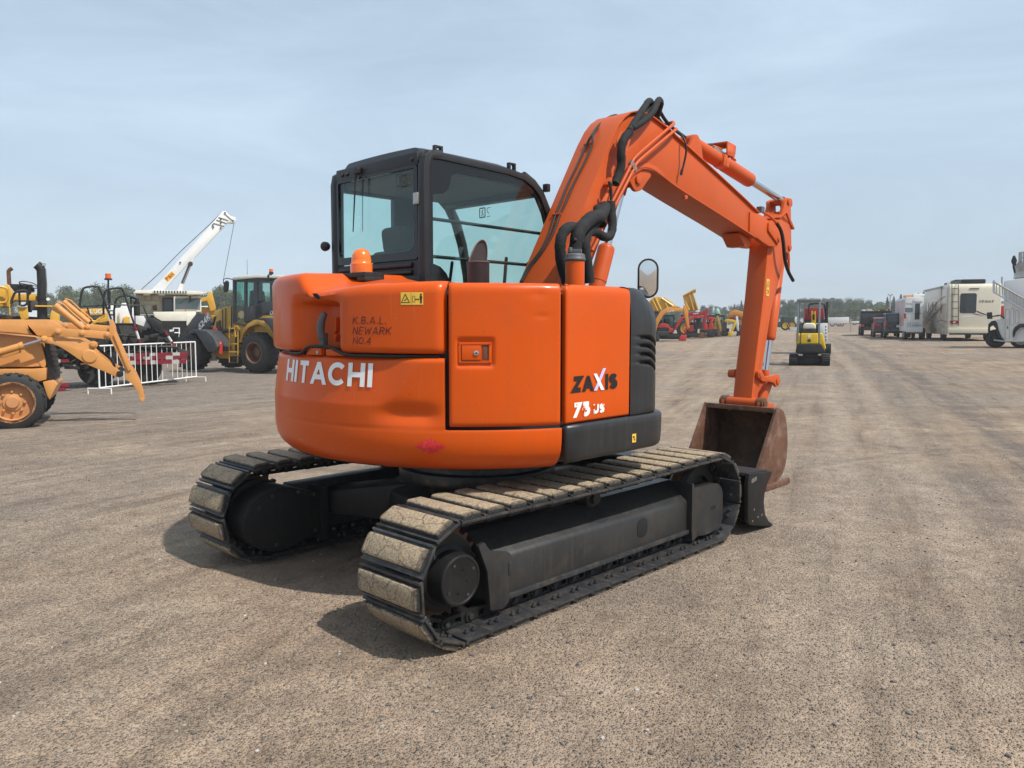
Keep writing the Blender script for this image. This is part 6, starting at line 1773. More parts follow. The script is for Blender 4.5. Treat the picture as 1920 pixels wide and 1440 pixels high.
for (px, y) in ((1497.5, .05), (1537.5, .05), (1497.5, 1.15), (1537.5, 1.15)):
    m = MB(); p, q = ME.on(px, 562, 1, .05), ME.on(px, 640, 1, .05); m.bx(p.x - .03, p.x + .03, y - .03, y + .03, q.z if y < .5 else q.z + .5, p.z - .03, M_can if y < .5 else M_mblk); m.build('canopy_post', me, bevel=.008)
m = MB(); m.prof(Mx([(1521, 584), (1524, 582.5), (1524.5, 588), (1526.5, 588), (1527, 583), (1529.5, 584), (1530, 607), (1521, 606)], 1.5), 1.5, 1.75, M_kob); m.prof(Mx([(1523, 606), (1530, 606), (1530, 630), (1522, 630)], 1.0), 1.0, 1.5, M_kob); m.prof(Mx([(1524, 589), (1527.5, 589), (1527.5, 600), (1524, 600)], 1.49), 1.48, 1.5, M_mblk); m.build('boom', me, bevel=.03)

TM = fr_front(1530, 664)
tm = thing('compact_loader', TM, 'dark red and white compact machine directly behind the small yellow excavator', 'loader')
def Tx(pts, y=0.0): return TM.xz(y, pts)
m = MB(); m.prof(Tx([(1508, 578), (1520, 576.5), (1544, 577), (1545, 600), (1508, 600)]), .2, 1.6, M_dred); m.prof(Tx([(1508, 600), (1553, 598), (1553, 606), (1508, 606)]), .1, 1.6, M_mblk); m.bx(-.7, .35, .3, 1.3, .3, 1.3, M_grime); m.build('machine_body', tm, bevel=.04)
m = MB(); m.prof(Tx([(1530, 606), (1541, 606), (1545, 605.5), (1551.5, 606), (1551.5, 640), (1546, 640), (1543, 625), (1530, 625)], -.1), -.1, .2, M_wht)
for y in (611, 617, 623, 630, 636): m.prof(Tx([(1547.5, y), (1549.5, y), (1549.5, y + 3), (1547.5, y + 3)], -.104), -.106, -.09, M_mblk)
m.build('side_panel', tm, bevel=.01)
m = MB(); m.tube(TM.pl(0, [(1516, 592), (1516.5, 572), (1521, 569), (1543, 569), (1546, 573), (1549, 600)]), .035, M_mblk, n=8, smooth_iters=1); m.tube(TM.pl(0, [(1551, 566), (1550, 600)]), .05, M_mblk, n=8); m.build('guard_rail', tm)
a, b = ex_(TM, 1547, 664), ex_(TM, 1558.5, 646); track_block(tm, a.x, b.x, -.1, 1.6, 0, b.z)
a, b = ex_(TM, 1500, 664), ex_(TM, 1512, 646); track_block(tm, a.x, b.x, -.1, 1.6, 0, b.z)

# ------------------------------------------------------------------ row of small excavators on the right of the cab
def thick(path, w, m, mb, y0, y1):
    """plate of varying width along a 2-D centre line [(x,z)]; w number or list"""
    n = len(path); up, dn = [], []
    for i in range(n):
        a = Vector(path[max(0, i - 1)]); b = Vector(path[min(n - 1, i + 1)]); d = (b - a).normalized()
        ww = (w[i] if isinstance(w, (list, tuple)) else w) / 2
        up.append((path[i][0] - d.y * ww, path[i][1] + d.x * ww)); dn.append((path[i][0] + d.y * ww, path[i][1] - d.x * ww))
    mb.prof(up + dn[::-1], y0, y1, m)
def row_machine(px, py, label, col, body, boom, boom_w, arm, arm_w, bucket, bcol, tracks, cab=None, text=None, cabglass=True, ram=None):
    fr = fr_front(px, py)
    t = thing('mini_excavator', fr, label, 'excavator', 'small excavators parked in a row')
    s = (fr.O.y / F_PX)               # metres per pixel there
    xz = lambda pts, y=0.0: fr.xz(y, pts)
    if tracks:
        x0, x1, y0, y1 = tracks; pr = rounded(xz([(x0, y1), (x1, y1), (x1, y0), (x0, y0)]), .25, 5)
        for yy in (-.1, 1.3):
            m = MB(); m.prof(pr, yy, yy + .4, M_tyre); m.prof(inset(pr, .10), yy - .02, yy + .42, M_mblk)
            m.build('track', t, bevel=.02)
    m = MB()
    if body: m.prof(rounded(xz(body), .12, 3), .0, 1.5, col)
    else: m.bx(-.5, .5, .3, 1.2, .4, 1.0, M_grime)
    cxm = sum(p[0] for p in (xz(body) if body else [(0, 0)])) / (len(body) if body else 1)
    m.bx(cxm - .5, cxm + .5, .2, 1.3, .40, .72, M_grime); m.build('bodywork', t, bevel=.06, seg=3)
    if cab:
        x0, x1, y0, y1 = cab; q = xz([(x0, y1), (x1, y1), (x1, y0), (x0 + 1.5, y0)])
        m = MB(); i_ = inset(q, .09)
        for yy in (.35, 1.35): m.ring([(x, yy, z) for x, z in q], [(x, yy, z) for x, z in i_], (0, .06, 0), M_mblk)
        m.prof([q[2], q[3], (q[3][0], q[3][1] - .12), (q[2][0], q[2][1] - .12)], .35, 1.41, M_mblk)
        xm = (q[0][0] + q[1][0]) / 2; m.bx(xm - .04, xm + .04, .35, .42, q[0][1], q[2][1], M_mblk); m.bx(q[0][0] + .2, q[0][0] + .6, .6, 1.1, q[0][1], q[0][1] + .7, M_mblk)
        m.build('cab_frame', t, bevel=.01)
        if cabglass:
            for yy in (.37, 1.38):
                m = MB(); m.prof(i_, yy, yy + .005, Mgl2); m.build('cab_window', t, smooth=False)
    if boom:
        m = MB(); thick(xz(boom, -.1), [w * s for w in boom_w], col, m, -.1, .18)
        bo = m.build('boom', t, bevel=.03)
        if text:
            (ta, tb), th_, tx = text
            A_, B_ = fr.on(*ta, 1, -.1), fr.on(*tb, 1, -.1); u = (B_ - A_); L_ = u.length; u.normalize()
            m = MB(); tl_ = lettering(tx, th_ * s, .2, .3, flat_fn((0, 0, 0), (1, 0, 0), (0, 0, 1), (0, 1, 0)), MB(), M_wht, step=.2)
            lettering(tx, th_ * s, .2, .3, flat_fn(A_ + Vector((0, -.006, 0)), u * (L_ / tl_), Vector((0, 0, 1)), (0, -1, 0)), m, M_wht, step=.2); m.build('lettering', bo, smooth=False, weld=False, recalc=False)
    if ram:
        m = MB(); m.cyl(fr.on(*ram[0], 1, 0), fr.on(*ram[1], 1, 0), 1.3 * s, col, n=8); m.build('arm_cylinder', t)
    if arm:
        m = MB(); thick(xz(arm, -.1), [w * s for w in arm_w], bcol[0], m, -.12, .14); m.build('arm', t, bevel=.03)
    if bucket:
        m = MB(); m.prof(xz(bucket, -.1), -.35, .4, bcol[1]); m.build('bucket', t, bevel=.03)
    return t
M_ory = mat('orange_yellow_paint', (.62, .25, .03), rough=.42, var=.08, dirt=.15, dirt_col=(.3, .18, .08))
M_olive = mat('old_yellow_paint', (.36, .24, .05), rough=.5, var=.12, dirt=.3, dirt_col=(.2, .14, .06))
row_machine(1240, 640.5, 'orange-yellow small excavator whose long boom crosses in front of the red cab', M_ory, None,
            [(1227, 624), (1230, 610), (1234, 598), (1243, 585), (1251, 582), (1268, 580.5), (1281, 581.5)], [5, 6, 7.5, 9, 8, 7, 6.5],
            [(1283, 572), (1286, 582), (1287, 592), (1289, 604), (1291, 615)], [4, 9, 7, 5, 4], None, (M_ory, M_mblk), (1215, 1237, 628, 640),
            text=(((1252, 585.5), (1264, 583.5)), 3.2, 'CASE'), ram=((1249, 579), (1270, 574.5)))
row_machine(1255, 639.5, 'bright red small excavator with dark glazed cab and red digging bucket', M_mred,
            [(1233, 613), (1238, 607), (1245, 606), (1253, 608), (1257, 615), (1264, 617), (1264, 624), (1242, 624), (1235, 618)],
            [(1266, 617), (1271, 608), (1278, 597), (1284, 594), (1287, 600)], [4, 5, 5, 5, 4], [(1286, 597), (1288, 612), (1284, 625)], [4, 4, 3],
            [(1271.5, 638), (1277, 628), (1288, 628), (1286, 640)], (M_mred, M_mred), (1235, 1275, 625.5, 636), cab=(1241, 1265, 590, 616))
row_machine(1300, 636, 'dark red small excavator with a high crooked boom and white lettering', M_dred,
            [(1291, 612), (1300, 609), (1301, 622), (1291, 622)],
            [(1287, 590), (1297, 588.5), (1310, 588), (1320, 587), (1325, 581)], [6, 7, 6.5, 6.5, 5], [(1327, 579), (1324, 588), (1321, 600), (1318.5, 615)], [4, 7, 6, 4],
            [(1309, 632), (1314, 623), (1320, 624), (1321, 634), (1312, 634)], (M_dred, M_rust), (1290, 1310, 625, 632),
            text=(((1299, 590), (1310, 588.5)), 2.6, 'TAKE'))
row_machine(1312, 634, 'scarlet small excavator under the dark red boom', M_mred,
            [(1321, 607), (1326, 606), (1327, 619), (1320, 619)],
            [(1290, 606), (1294, 600), (1301, 594), (1310, 592.5), (1319, 594)], [5, 6, 6, 5.5, 5], None, None, None, (M_mred, M_mred), (1303, 1324, 625, 632), cab=(1300, 1312, 597, 612), cabglass=False)
row_machine(1330, 633, 'scarlet small excavator with white rear body and folded arm', M_mred,
            [(1331, 610), (1334, 608), (1340, 613), (1338, 618), (1330, 617)],
            [(1327, 600), (1331, 596), (1337, 597)], [4, 5, 5], [(1337, 595), (1334, 604), (1331, 612), (1329, 620)], [5, 5, 4.5, 4], None, (M_mred, M_mred), (1324, 1341, 624, 632), cab=(1325, 1337, 592, 606), cabglass=False)
row_machine(1347, 631.5, 'old yellow small excavator with its arm straight down beside a black canopy', M_olive,
            [(1336, 612), (1343, 610), (1344, 621), (1337, 621)],
            [(1341, 612), (1342, 600), (1345, 593)], [4, 4, 4], [(1345, 592), (1347, 602), (1350, 614), (1351, 622)], [4, 6, 5, 4], [(1343, 622), (1351, 620), (1352.5, 630), (1345, 632)], (M_olive, M_rust), (1333, 1352, 624, 631), cab=(1336, 1359, 591, 603), cabglass=False)
row_machine(1362, 631, 'yellow small excavator resting on its yellow bucket', M_kob,
            [(1353, 611), (1358, 610), (1361, 620), (1353, 621)],
            [(1353, 606), (1358, 602), (1366, 600.5), (1378, 602.5)], [4, 5, 5, 4.5], [(1379, 601), (1378, 608), (1374, 617), (1372, 622)], [4.5, 4.5, 4, 4], [(1364, 630), (1368, 622), (1374, 621), (1374, 630.5)], (M_kob, M_kob), (1351, 1366, 622, 630))
row_machine(1384, 630, 'white armed small excavator at the right end of the row', M_wht,
            None, None, None, [(1381.5, 593), (1382.5, 604), (1383, 614), (1384, 621)], [3.5, 5, 4.5, 3.5], [(1380, 630), (1382, 620), (1386, 621), (1385, 629)], (M_wht, M_mblk), (1386, 1396, 622, 630))

def dump(px, py, label, poly, ribs, lower, lettr=None):
    fr = fr_front(px, py); t = thing('dump_truck', fr, label, 'truck')
    m = MB(); m.prof(fr.xz(0, poly), 0, 3.0, M_cat); bd_ = m.build('dump_body', t, bevel=.05)
    m = MB()
    for a, c in ribs: 
        A_, C_ = fr.on(*a, 1, -.05), fr.on(*c, 1, -.05); m.cyl(A_, C_, .10, M_jd if lettr else M_cat, n=6)
    m.build('body_rib', bd_)
    m = MB(); m.prof(fr.xz(.3, lower), .3, 2.6, M_jdgrey); m.build('cab', t, bevel=.1)
    x = fr.on(px, py, 1, 0).x
    m = MB(); m.bx(-3, 3, .4, 2.6, .7, 1.3, M_grime); m.build('chassis', t)
    for dx in (-2.2, 2.0): wheel(t, (dx, .3, .8), .8, .5, rim=M_cat, side=-1, lugs=14, n=20)
    if lettr:
        m = MB(); m.prof(fr.xz(-.05, lettr), -.06, -.02, M_wht)
        m.build('name_plate', bd_)
    return t
dump(1240, 634, 'yellow dump truck with tilted body at the left end of the excavator row', [(1216, 566), (1226, 556), (1246, 557.5), (1258, 565), (1269, 575), (1268, 580), (1246, 579), (1239, 582), (1224, 584)],
     [((1228, 558), (1239, 581)), ((1223, 562), (1233, 583)), ((1247, 568), (1252, 578)), ((1240, 559), (1262, 574))], [(1222, 584), (1236, 584), (1236, 600), (1222, 600)])
dump(1296, 632, 'yellow dump truck with body raised steeply against the sky', [(1280, 555), (1284, 553), (1294, 550.5), (1304, 541), (1305, 546), (1299, 549), (1309.5, 581), (1291, 583), (1283.5, 568), (1282, 562)],
     [((1292, 552), (1300, 582)), ((1284, 566), (1292, 582)), ((1298, 549), (1308, 581)), ((1281, 555), (1304, 543))], [(1276, 590), (1292, 590), (1292, 606), (1276, 606)], [(1296, 553.5), (1299, 552), (1303, 567), (1300, 569)])
LBX = fr_front(1385, 629)
lbx = thing('large_excavator', LBX, 'large yellow excavator boom half hidden behind the orange arm', 'excavator')
m = MB(); thick(LBX.xz(.6, [(1366, 594), (1372, 588), (1378, 586), (1386, 588), (1402, 592)]), [.25, .5, .55, .5, .4], M_ory, m, .6, 1.1); m.build('boom', lbx, bevel=.05)
m = MB(); m.prof(LBX.xz(.8, [(1385, 603), (1402, 601), (1402, 618), (1386, 618)]), .8, 2.6, M_ory); m.prof(LBX.xz(.8, [(1366, 595), (1384, 594), (1395, 600), (1366, 600)]), .9, 2.0, M_mred); m.bx(.0, 1.2, .9, 2.4, 0, .9, M_grime); m.build('bodywork', lbx, bevel=.06)

# ------------------------------------------------------------------ tractor, far trailers, fence
TR = fr_front(1476, 619.5)
tr_ = thing('tractor', TR, 'green farm tractor with yellow wheel centres far across the yard', 'tractor')
def Rx(pts, y=0.0): return TR.xz(y, pts)
m = MB(); m.prof(Rx([(1452, 606), (1462, 603), (1491, 602), (1491, 613), (1462, 614), (1452, 612)]), .2, 1.6, M_grn); m.build('bonnet', tr_, bevel=.06)
m = MB(); m.prof(Rx([(1463, 596), (1490, 595), (1490, 606), (1463, 606)]), .1, 1.7, M_win); m.prof(Rx([(1464, 594), (1491, 593.5), (1491, 596), (1464, 596)]), 0, 1.8, M_grn); m.prof(Rx([(1471, 595), (1472.3, 595), (1472.3, 605), (1471, 605)]), .06, .2, M_grn); m.build('cab', tr_, bevel=.04)
for px in (1472.5, 1484.5):
    c = TR.on(px, 613.5, 1, 0); wheel(tr_, (c.x, .1, .60), .60, .5, rim=M_kob, rr=.58, side=-1, lugs=12, n=20)
WB = fr_front(1485, 620)
wb = thing('white_crate', WB, 'small white crate on the ground in front of the green tractor', 'crate')
m = MB(); m.prof(WB.xz(0, [(1481, 620), (1493, 619.5), (1493, 614), (1481, 614)]), 0, .8, M_wht); m.build('crate_shell', wb, bevel=.03)
m = MB(); m.prof(WB.xz(-.02, [(1480.5, 614.6), (1493.5, 614.6), (1493.5, 613.6), (1480.5, 613.6)]), -.03, .83, M_wht); m.build('lid', wb)
def far_trailer(px, py, poly, label, roofs=0):
    fr = fr_front(px, py); t = thing('box_trailer', fr, label, 'trailer')
    m = MB(); m.prof(fr.xz(0, poly), 0, 2.5, M_wht); m.build('trailer_box', t, bevel=.05)
    x0 = fr.on(poly[0][0], py, 1, 0).x; x1 = fr.on(poly[1][0], py, 1, 0).x
    m = MB(); m.bx(min(x0, x1), max(x0, x1), .3, 2.2, .7, 1.05, M_grime); m.build('chassis', t)
    for x in (min(x0, x1) + .8, min(x0, x1) + 1.8, max(x0, x1) - 1.2): wheel(t, (x, .25, .5), .5, .3, rim=M_wht, side=-1, lugs=0, n=18)
    return t
far_trailer(1570, 612.5, [(1551, 606), (1592, 606), (1592, 594.5), (1551, 595.5)], 'long white box trailer standing far across the yard')
far_trailer(1606, 609.5, [(1595, 606), (1614, 606), (1614, 602), (1595, 602)], 'low white trailer farther right beside the long one')
far_trailer(1490, 612, [(1490, 607), (1498, 607), (1498, 594), (1490, 594)], 'white box body beside the green tractor')
OT = fr_front(1578, 611)
ot = thing('orange_attachment', OT, 'orange implement lying in front of the white box trailer', 'implement')
m = MB(); m.prof(OT.xz(0, [(1569, 609), (1588, 608), (1589, 605), (1580, 603.5), (1570, 605)]), 0, .8, M_mred); m.prof(OT.xz(0, [(1569, 605), (1573, 604), (1573, 597.5), (1569, 598)]), .2, .6, M_dred); m.build('implement_frame', ot, bevel=.03)
f0, f1 = gT(1553, 623.5), gT(1613, 622.5)
dF = f1 - f0; FL = dF.length; FF = Fr(f0, math.atan2(dF.x, dF.y))
M_fen = mat('weathered_fence', (.34, .29, .24), rough=.7, var=.1)
for k in range(2):
    t = thing('fence_panel', Fr(f0 + dF * (.72 * k), FF.psi), ['low grey steel fence panel left of the gap post', 'short grey steel fence panel ending at the black truck'][k], 'fence')
    l = FL * (.70 if k == 0 else .30); m = MB()
    for z in (.12, .95): m.cyl((0, 0, z), (l, 0, z), .03, M_fen, n=6)
    nb = int(l / .13)
    for i in range(nb + 1): m.cyl((l * i / nb, 0, .12), (l * i / nb, 0, .95), .022, M_fen, n=5)
    m.build('bars', t)
    for x in (0, l): 
        m = MB(); m.cyl((x, 0, 0), (x, 0, 1.1), .05, M_fen, n=8); m.build('post', t)
# ------------------------------------------------------------------ parked vehicles on the right
def veh_wheels(t, xs, r, w, y0, y1, rim=M_galv):
    for x in xs:
        for y, s in ((y0, -1), (y1, 1)): wheel(t, (x, y, r), r, w, rim=rim, rr=.62, side=s, lugs=0, dish=.3, n=24)
psi_v = R(-62)
def vfr(px, py): return Fr(gT(px, py), R(22))
# all three face away from the viewer, rear towards us, left side visible
def car(px, py, label, cat, name, W, Lc, roof, col, z_belt, z_bump=.35, pickup=False):
    fr = vfr(px, py); t = thing(name, fr, label, cat)
    # fr origin: near rear-left wheel; local x forward, y left
    y1, y0 = .12, .12 - W
    m = MB(); pr = roof
    m.prof(pr, y0, y1, col); m.build('body', t, bevel=.07, seg=3)
    return fr, t, y0, y1
sedan = [(-.75, .32), (-.80, .62), (-.72, .92), (-.55, 1.02), (-.30, 1.42), (.1, 1.50), (1.5, 1.50), (2.2, 1.05), (3.2, .92), (3.3, .35)]
fr, t, y0, y1 = car(1640, 632.5, 'dark red hatchback parked between the black truck and the dark van', 'car', 'hatchback', 1.75, 4.0, sedan, M_wcar, 1.0)
m = MB(); m.prism([(-.58, y0 + .12, 1.04), (-.58, y1 - .12, 1.04), (-.33, y1 - .2, 1.40), (-.33, y0 + .2, 1.40)], (-.02, 0, .01), M_win); m.prof([(-.15, 1.05), (1.9, 1.05), (1.45, 1.42), (-.1, 1.42)], y1 - .01, y1 + .006, M_win); m.build('window', t)
for yy in (y0 + .02, y1 - .17):
    m = MB(); m.bx(-.80, -.68, yy, yy + .15, .80, 1.12, M_lamp); m.build('tail_light', t, bevel=.02)
m = MB(); m.bx(-.86, -.74, y0 + .05, y1 - .05, .34, .58, M_shad); m.build('bumper', t, bevel=.04)
m = MB(); m.bx(-.825, -.80, y0 + .6, y1 - .6, .66, .80, M_wht); m.build('number_plate', t)
veh_wheels(t, (.0, 2.55), .31, .2, y0 + .06, y1 - .06)
van = [(-.85, .40), (-.90, .75), (-.85, 1.10), (-.62, 1.72), (-.45, 1.80), (1.9, 1.80), (2.7, 1.22), (3.7, 1.0), (3.85, .45)]
fr, t, y0, y1 = car(1661, 634.5, 'dark blue van with tall rear window next to the red hatchback', 'van', 'minivan', 1.9, 4.8, van, M_ncar, 1.2)
m = MB(); m.prism([(-.86, y0 + .12, 1.14), (-.86, y1 - .12, 1.14), (-.655, y1 - .2, 1.68), (-.655, y0 + .2, 1.68)], (-.02, 0, .01), M_win); m.prof([(-.4, 1.2), (2.4, 1.2), (1.85, 1.70), (-.35, 1.70)], y1 - .01, y1 + .006, M_win); m.build('window', t)
for yy in (y0 + .0, y1 - .17):
    m = MB(); m.bx(-.92, -.78, yy, yy + .17, .85, 1.25, M_lamp); m.build('tail_light', t, bevel=.02)
m = MB(); m.bx(-.97, -.82, y0 + .04, y1 - .04, .40, .68, M_shad); m.build('bumper', t, bevel=.04)
m = MB(); m.bx(-.935, -.895, y0 + .7, y1 - .7, .80, .94, M_wht); m.build('number_plate', t)
veh_wheels(t, (.0, 3.0), .34, .22, y0 + .06, y1 - .06)
# black dump pickup
fr = vfr(1615, 629.5); t = thing('dump_pickup', fr, 'black pickup truck with high dark dump bed beside the fence', 'truck')
m = MB(); m.prof([(-1.1, .95), (-1.15, 1.95), (1.6, 1.95), (1.6, .95)], -2.15, .15, M_mblk); m.prof([(-1.2, 1.0), (-1.1, 1.0), (-1.1, 1.9), (-1.2, 1.85)], -2.1, .1, M_shad); m.bx(-1.18, -1.1, -2.15, .15, 1.92, 2.02, M_mblk); m.build('dump_bed', t, bevel=.03)
m = MB(); m.prof([(1.75, .6), (1.75, 1.7), (2.0, 2.05), (3.3, 2.05), (3.9, 1.4), (5.2, 1.25), (5.3, .6)], -2.0, .0, M_shad); m.build('cab', t, bevel=.06)
m = MB(); m.prof([(2.05, 1.45), (3.6, 1.45), (3.2, 1.95), (2.1, 1.95)], -.01, .006, M_win); m.build('window', t)
m = MB(); m.bx(-1.0, 5.0, -1.6, -.4, .5, .85, M_grime); m.bx(-1.25, -1.1, -1.9, -.1, .45, .70, M_grime); m.build('chassis', t)
for yy in (-2.0, -.15):
    m = MB(); m.bx(-1.28, -1.2, yy, yy + .18, .75, .95, M_lamp); m.build('tail_light', t)
veh_wheels(t, (.2, 4.2), .42, .28, -1.9, -.05)
m = MB()
for k in range(26): 
    x, y = random.uniform(-.9, 1.4), random.uniform(-1.9, -.1); m.box((x, y, 2.0 + random.uniform(0, .12)), (random.uniform(.1, .5), random.uniform(.1, .4), random.uniform(.05, .2)), random.choice([M_beige, M_rust, M_cream, M_olive]), Matrix.Rotation(random.uniform(0, 3), 3, 'Z'))
m.build('load', t)

# white enclosed trailer
psi_t = R(-8)
FT = Fr(gT(1697, 637), R(21)); tt = thing('enclosed_trailer', FT, 'white enclosed trailer with faded pink side and a rear door', 'trailer')
yl = FT.on(1697, 600, 0, -.55)
yr = FT.on(1730.5, 600, 0, -.55)
zt_ = FT.on(1697, 557, 0, -.55).z
M_pink = mat('faded_pink_panel', (.50, .40, .42), rough=.5, var=.12, dirt=.5, dirt_col=(.60, .25, .28), scale=1.6)
m = MB(); m.bx(-.55, 6.2, yr.y, yl.y, .55, zt_, M_wht); m.build('trailer_box', tt, bevel=.04)
m = MB(); m.bx(.0, 5.8, yl.y - .01, yl.y + .012, .9, zt_ - .15, M_pink)
for k in range(9):
    x = .4 + k * .5; m.bx(x, x + .3, yl.y + .012, yl.y + .015, 1.0 + random.random() * .3, 1.35 + random.random() * .2, M_ory if k < 6 else M_pink)
m.build('side_graphic', tt)
m = MB(); dy0, dy1 = FT.on(1712, 600, 0, -.56).y, FT.on(1730, 600, 0, -.56).y
m.bx(-.575, -.55, dy1, dy0, .62, zt_ - .12, M_wht)
for (py) in (566, 588, 610): z = FT.on(1713, py, 0, -.58).z; m.bx(-.59, -.57, dy0 - .5, dy0 + .02, z - .025, z + .025, M_galv)
m.build('rear_door', tt, bevel=.01)
m = MB(); a, b = FT.on(1716, 569, 0, -.6), FT.on(1724, 599, 0, -.6); m.bx(-.60, -.578, b.y, a.y, b.z, a.z, M_win); m.build('door_window', tt, bevel=.01)
m = MB(); a, b = FT.on(1697, 577, 0, -.57), FT.on(1711, 585, 0, -.57); m.bx(-.58, -.552, b.y, a.y, b.z, a.z, M_winl)
fnT = flat_fn(FT.on(1698.5, 571, 0, -.56), (0, -1, 0), (0, 0, 1), (-1, 0, 0)); lettering('KOAL', .10, .14, .4, fnT, m, M_jdgrey, step=.2, slant=.2); m.build('logo_panel', tt)
for (y) in (590, 595):
    p = FT.on(1696.5, y, 0, -.57); m = MB(); m.box(p, (.05, .12, .16), M_lamp); m.build('tail_light', tt)
m = MB(); a, b = FT.on(1699, 614, 0, -.6), FT.on(1730, 623, 0, -.6); m.bx(-.62, -.53, b.y, a.y, b.z, a.z, M_wht); m.bx(-.60, -.55, b.y, a.y, b.z - .10, b.z, M_rust); m.bx(-.4, 6, yr.y, yl.y - .2, .45, .6, M_grime)
for k in range(5): q = a.y + (b.y - a.y) * .15 * k; m.cyl((-.63, q - .1, a.z), (-.63, q - .1, a.z + .35), .015, M_galv, n=6)
m.build('bumper', tt, bevel=.01)
m = MB(); p = FT.on(1723, 555, 0, .6); m.box((1.0, p.y, zt_ + .12), (.9, .7, .24), M_wht); m.build('roof_vent', tt, bevel=.08)
m = MB(); q0, q1 = FT.on(1696, 556, 0, .3), FT.on(1711, 556, 0, .3); m.bx(.3, 1.2, q1.y, q0.y, zt_ + .02, zt_ + .14, M_ory); m.build('roof_load', tt)
for x in (.15, .95): 
    for y, s in ((yl.y - .14, 1), (yr.y - .1, -1)): wheel(tt, (x, y, .40), .40, .24, rim=M_galv, rr=.6, side=s, lugs=0, n=22)

# motorhome
FM = Fr(gT(1778, 640), R(19)); mh_ = thing('motorhome', FM, 'beige motorhome with black rear window, roof ladder and brown swooshes', 'motorhome')
yl = FM.on(1778, 600, 0, 0); yr = FM.on(1876, 600, 0, 0); zt_ = FM.on(1800, 532, 0, 0).z; zb_ = FM.on(1800, 624, 0, 0).z
M_rv = mat('motorhome_beige', (.66, .60, .47), rough=.35, var=.03, coat=.3, dirt=.08, dirt_col=(.45, .38, .28))
M_rvside = mat('motorhome_side', (.52, .46, .38), rough=.35, var=.06, coat=.2)
M_brn = mat('brown_graphic', (.26, .11, .075), rough=.4); M_gry = mat('grey_graphic', (.17, .16, .15), rough=.4); M_lgr = mat('pale_grey_graphic', (.60, .58, .54), rough=.4)
m = MB()
# body with rounded rear roof edge
pr = [(0, zb_), (0, zt_ - .32), (.04, zt_ - .16), (.12, zt_ - .05), (.28, zt_), (8.6, zt_), (9.0, zt_ - .5), (9.1, 1.2), (9.0, zb_)]
m.prof(pr, yr.y, yl.y, M_rv); m.build('body', mh_, bevel=.05, seg=3)
m = MB(); 
m.bx(.12, 8.8, yl.y - .02, yl.y + .012, zb_ - .12, zt_ - .26, M_rvside)
m.bx(.35, 1.9, yl.y, yl.y + .05, zb_ + .35, zt_ - .2, M_rvside); m.bx(2.4, 7.6, yl.y, yl.y + .06, zb_ + .2, zt_ - .15, M_rvside)
m.build('slide_out', mh_, bevel=.02)
m = MB(); a, b = FM.on(1801, 550, 0, -.01), FM.on(1830, 587, 0, -.01)
pts = rounded([(a.y, a.z), (b.y, a.z), (b.y, b.z), (a.y, b.z)], .12, 4); m.prism([(-.012, y, z) for y, z in pts], (.03, 0, 0), M_win); m.build('rear_window', mh_)
m = MB()
for (xa, xb) in ((3.6, 4.0), (4.9, 5.3), (6.6, 7.2)): m.bx(xa, xb, yl.y + .05, yl.y + .07, 1.9, 2.5, M_win)
m.bx(2.0, 2.25, yl.y, yl.y + .03, 1.7, 2.3, M_win); m.build('side_window', mh_)
def swoosh(fr, pts, w, m, mb, yv, side=True):
    P = [(fr.on(px, py, 1, yv).x, fr.on(px, py, 1, yv).z) for px, py in pts]
    thick(P, w, m, mb, yv, yv + .006)
m = MB(); yv = yl.y + .064
swoosh(FM, [(1734, 609), (1745, 596), (1758, 582), (1768, 572), (1773, 571)], [.03, .07, .11, .06, .01], M_brn, m, yv)
swoosh(FM, [(1733, 604), (1742, 590), (1752, 573), (1762, 561), (1773, 555)], [.03, .08, .10, .07, .01], M_gry, m, yv + .008)
swoosh(FM, [(1744, 597), (1755, 588), (1768, 575)], [.02, .06, .02], M_gry, m, yv + .016)
swoosh(FM, [(1735, 598), (1741, 583), (1750, 566)], [.02, .06, .02], M_brn, m, yv + .024)
swoosh(FM, [(1756, 603), (1765, 600), (1775, 604)], [.02, .05, .02], M_brn, m, yv + .03)
m.build('side_graphic', mh_)
m = MB()
def rq(px, py, off=-.006): p = FM.on(px, py, 0, 0); return Vector((off, p.y, p.z))
m.prism([rq(1798, 597), rq(1812, 593), rq(1832, 591), (-.006, yr.y + .02, rq(1870, 591).z), (-.006, yr.y + .02, rq(1870, 593).z), rq(1832, 593), rq(1812, 595)], (.004, 0, 0), M_wht)
m.prism([rq(1830, 582), rq(1850, 590), rq(1858, 594), rq(1850, 592), rq(1832, 585)], (.004, 0, 0), M_mblk)
m.prism([rq(1822, 587, -.01), rq(1830, 588, -.01), rq(1846, 592, -.01), rq(1832, 591, -.01)], (.004, 0, 0), M_brn)
fnM = flat_fn(rq(1835, 567.5, -.004), (0, -1, 0), (0, 0, 1), (-1, 0, 0))
L0 = lettering('VEGAS', .14, .26, .45, flat_fn((0, 0, 0), (1, 0, 0), (0, 0, 1), (0, 1, 0)), MB(), M_gry, step=.2)
ww = abs(rq(1865, 565).y - rq(1835, 567).y)
lettering('VEGAS', .14, .26, .45, flat_fn(rq(1835, 567.3, -.004), Vector((0, -1, 0)) * (ww / L0 * .9), (0, 0, 1), (-1, 0, 0)), m, M_gry, step=.2, slant=.35)
m.build('rear_graphic', mh_)
m = MB(); 
for px in (1784.5, 1796.5): m.tube([rq(px, 611, -.08), rq(px, 534, -.08), rq(px, 528.5, .05), (.4, rq(px, 530).y, zt_ + .08)], .022, M_mblk, n=6, smooth_iters=1)
for py in (541, 552, 566, 578, 593): m.cyl(rq(1784.5, py, -.08), rq(1796.5, py, -.08), .018, M_mblk, n=6)
m.build('ladder', mh_)
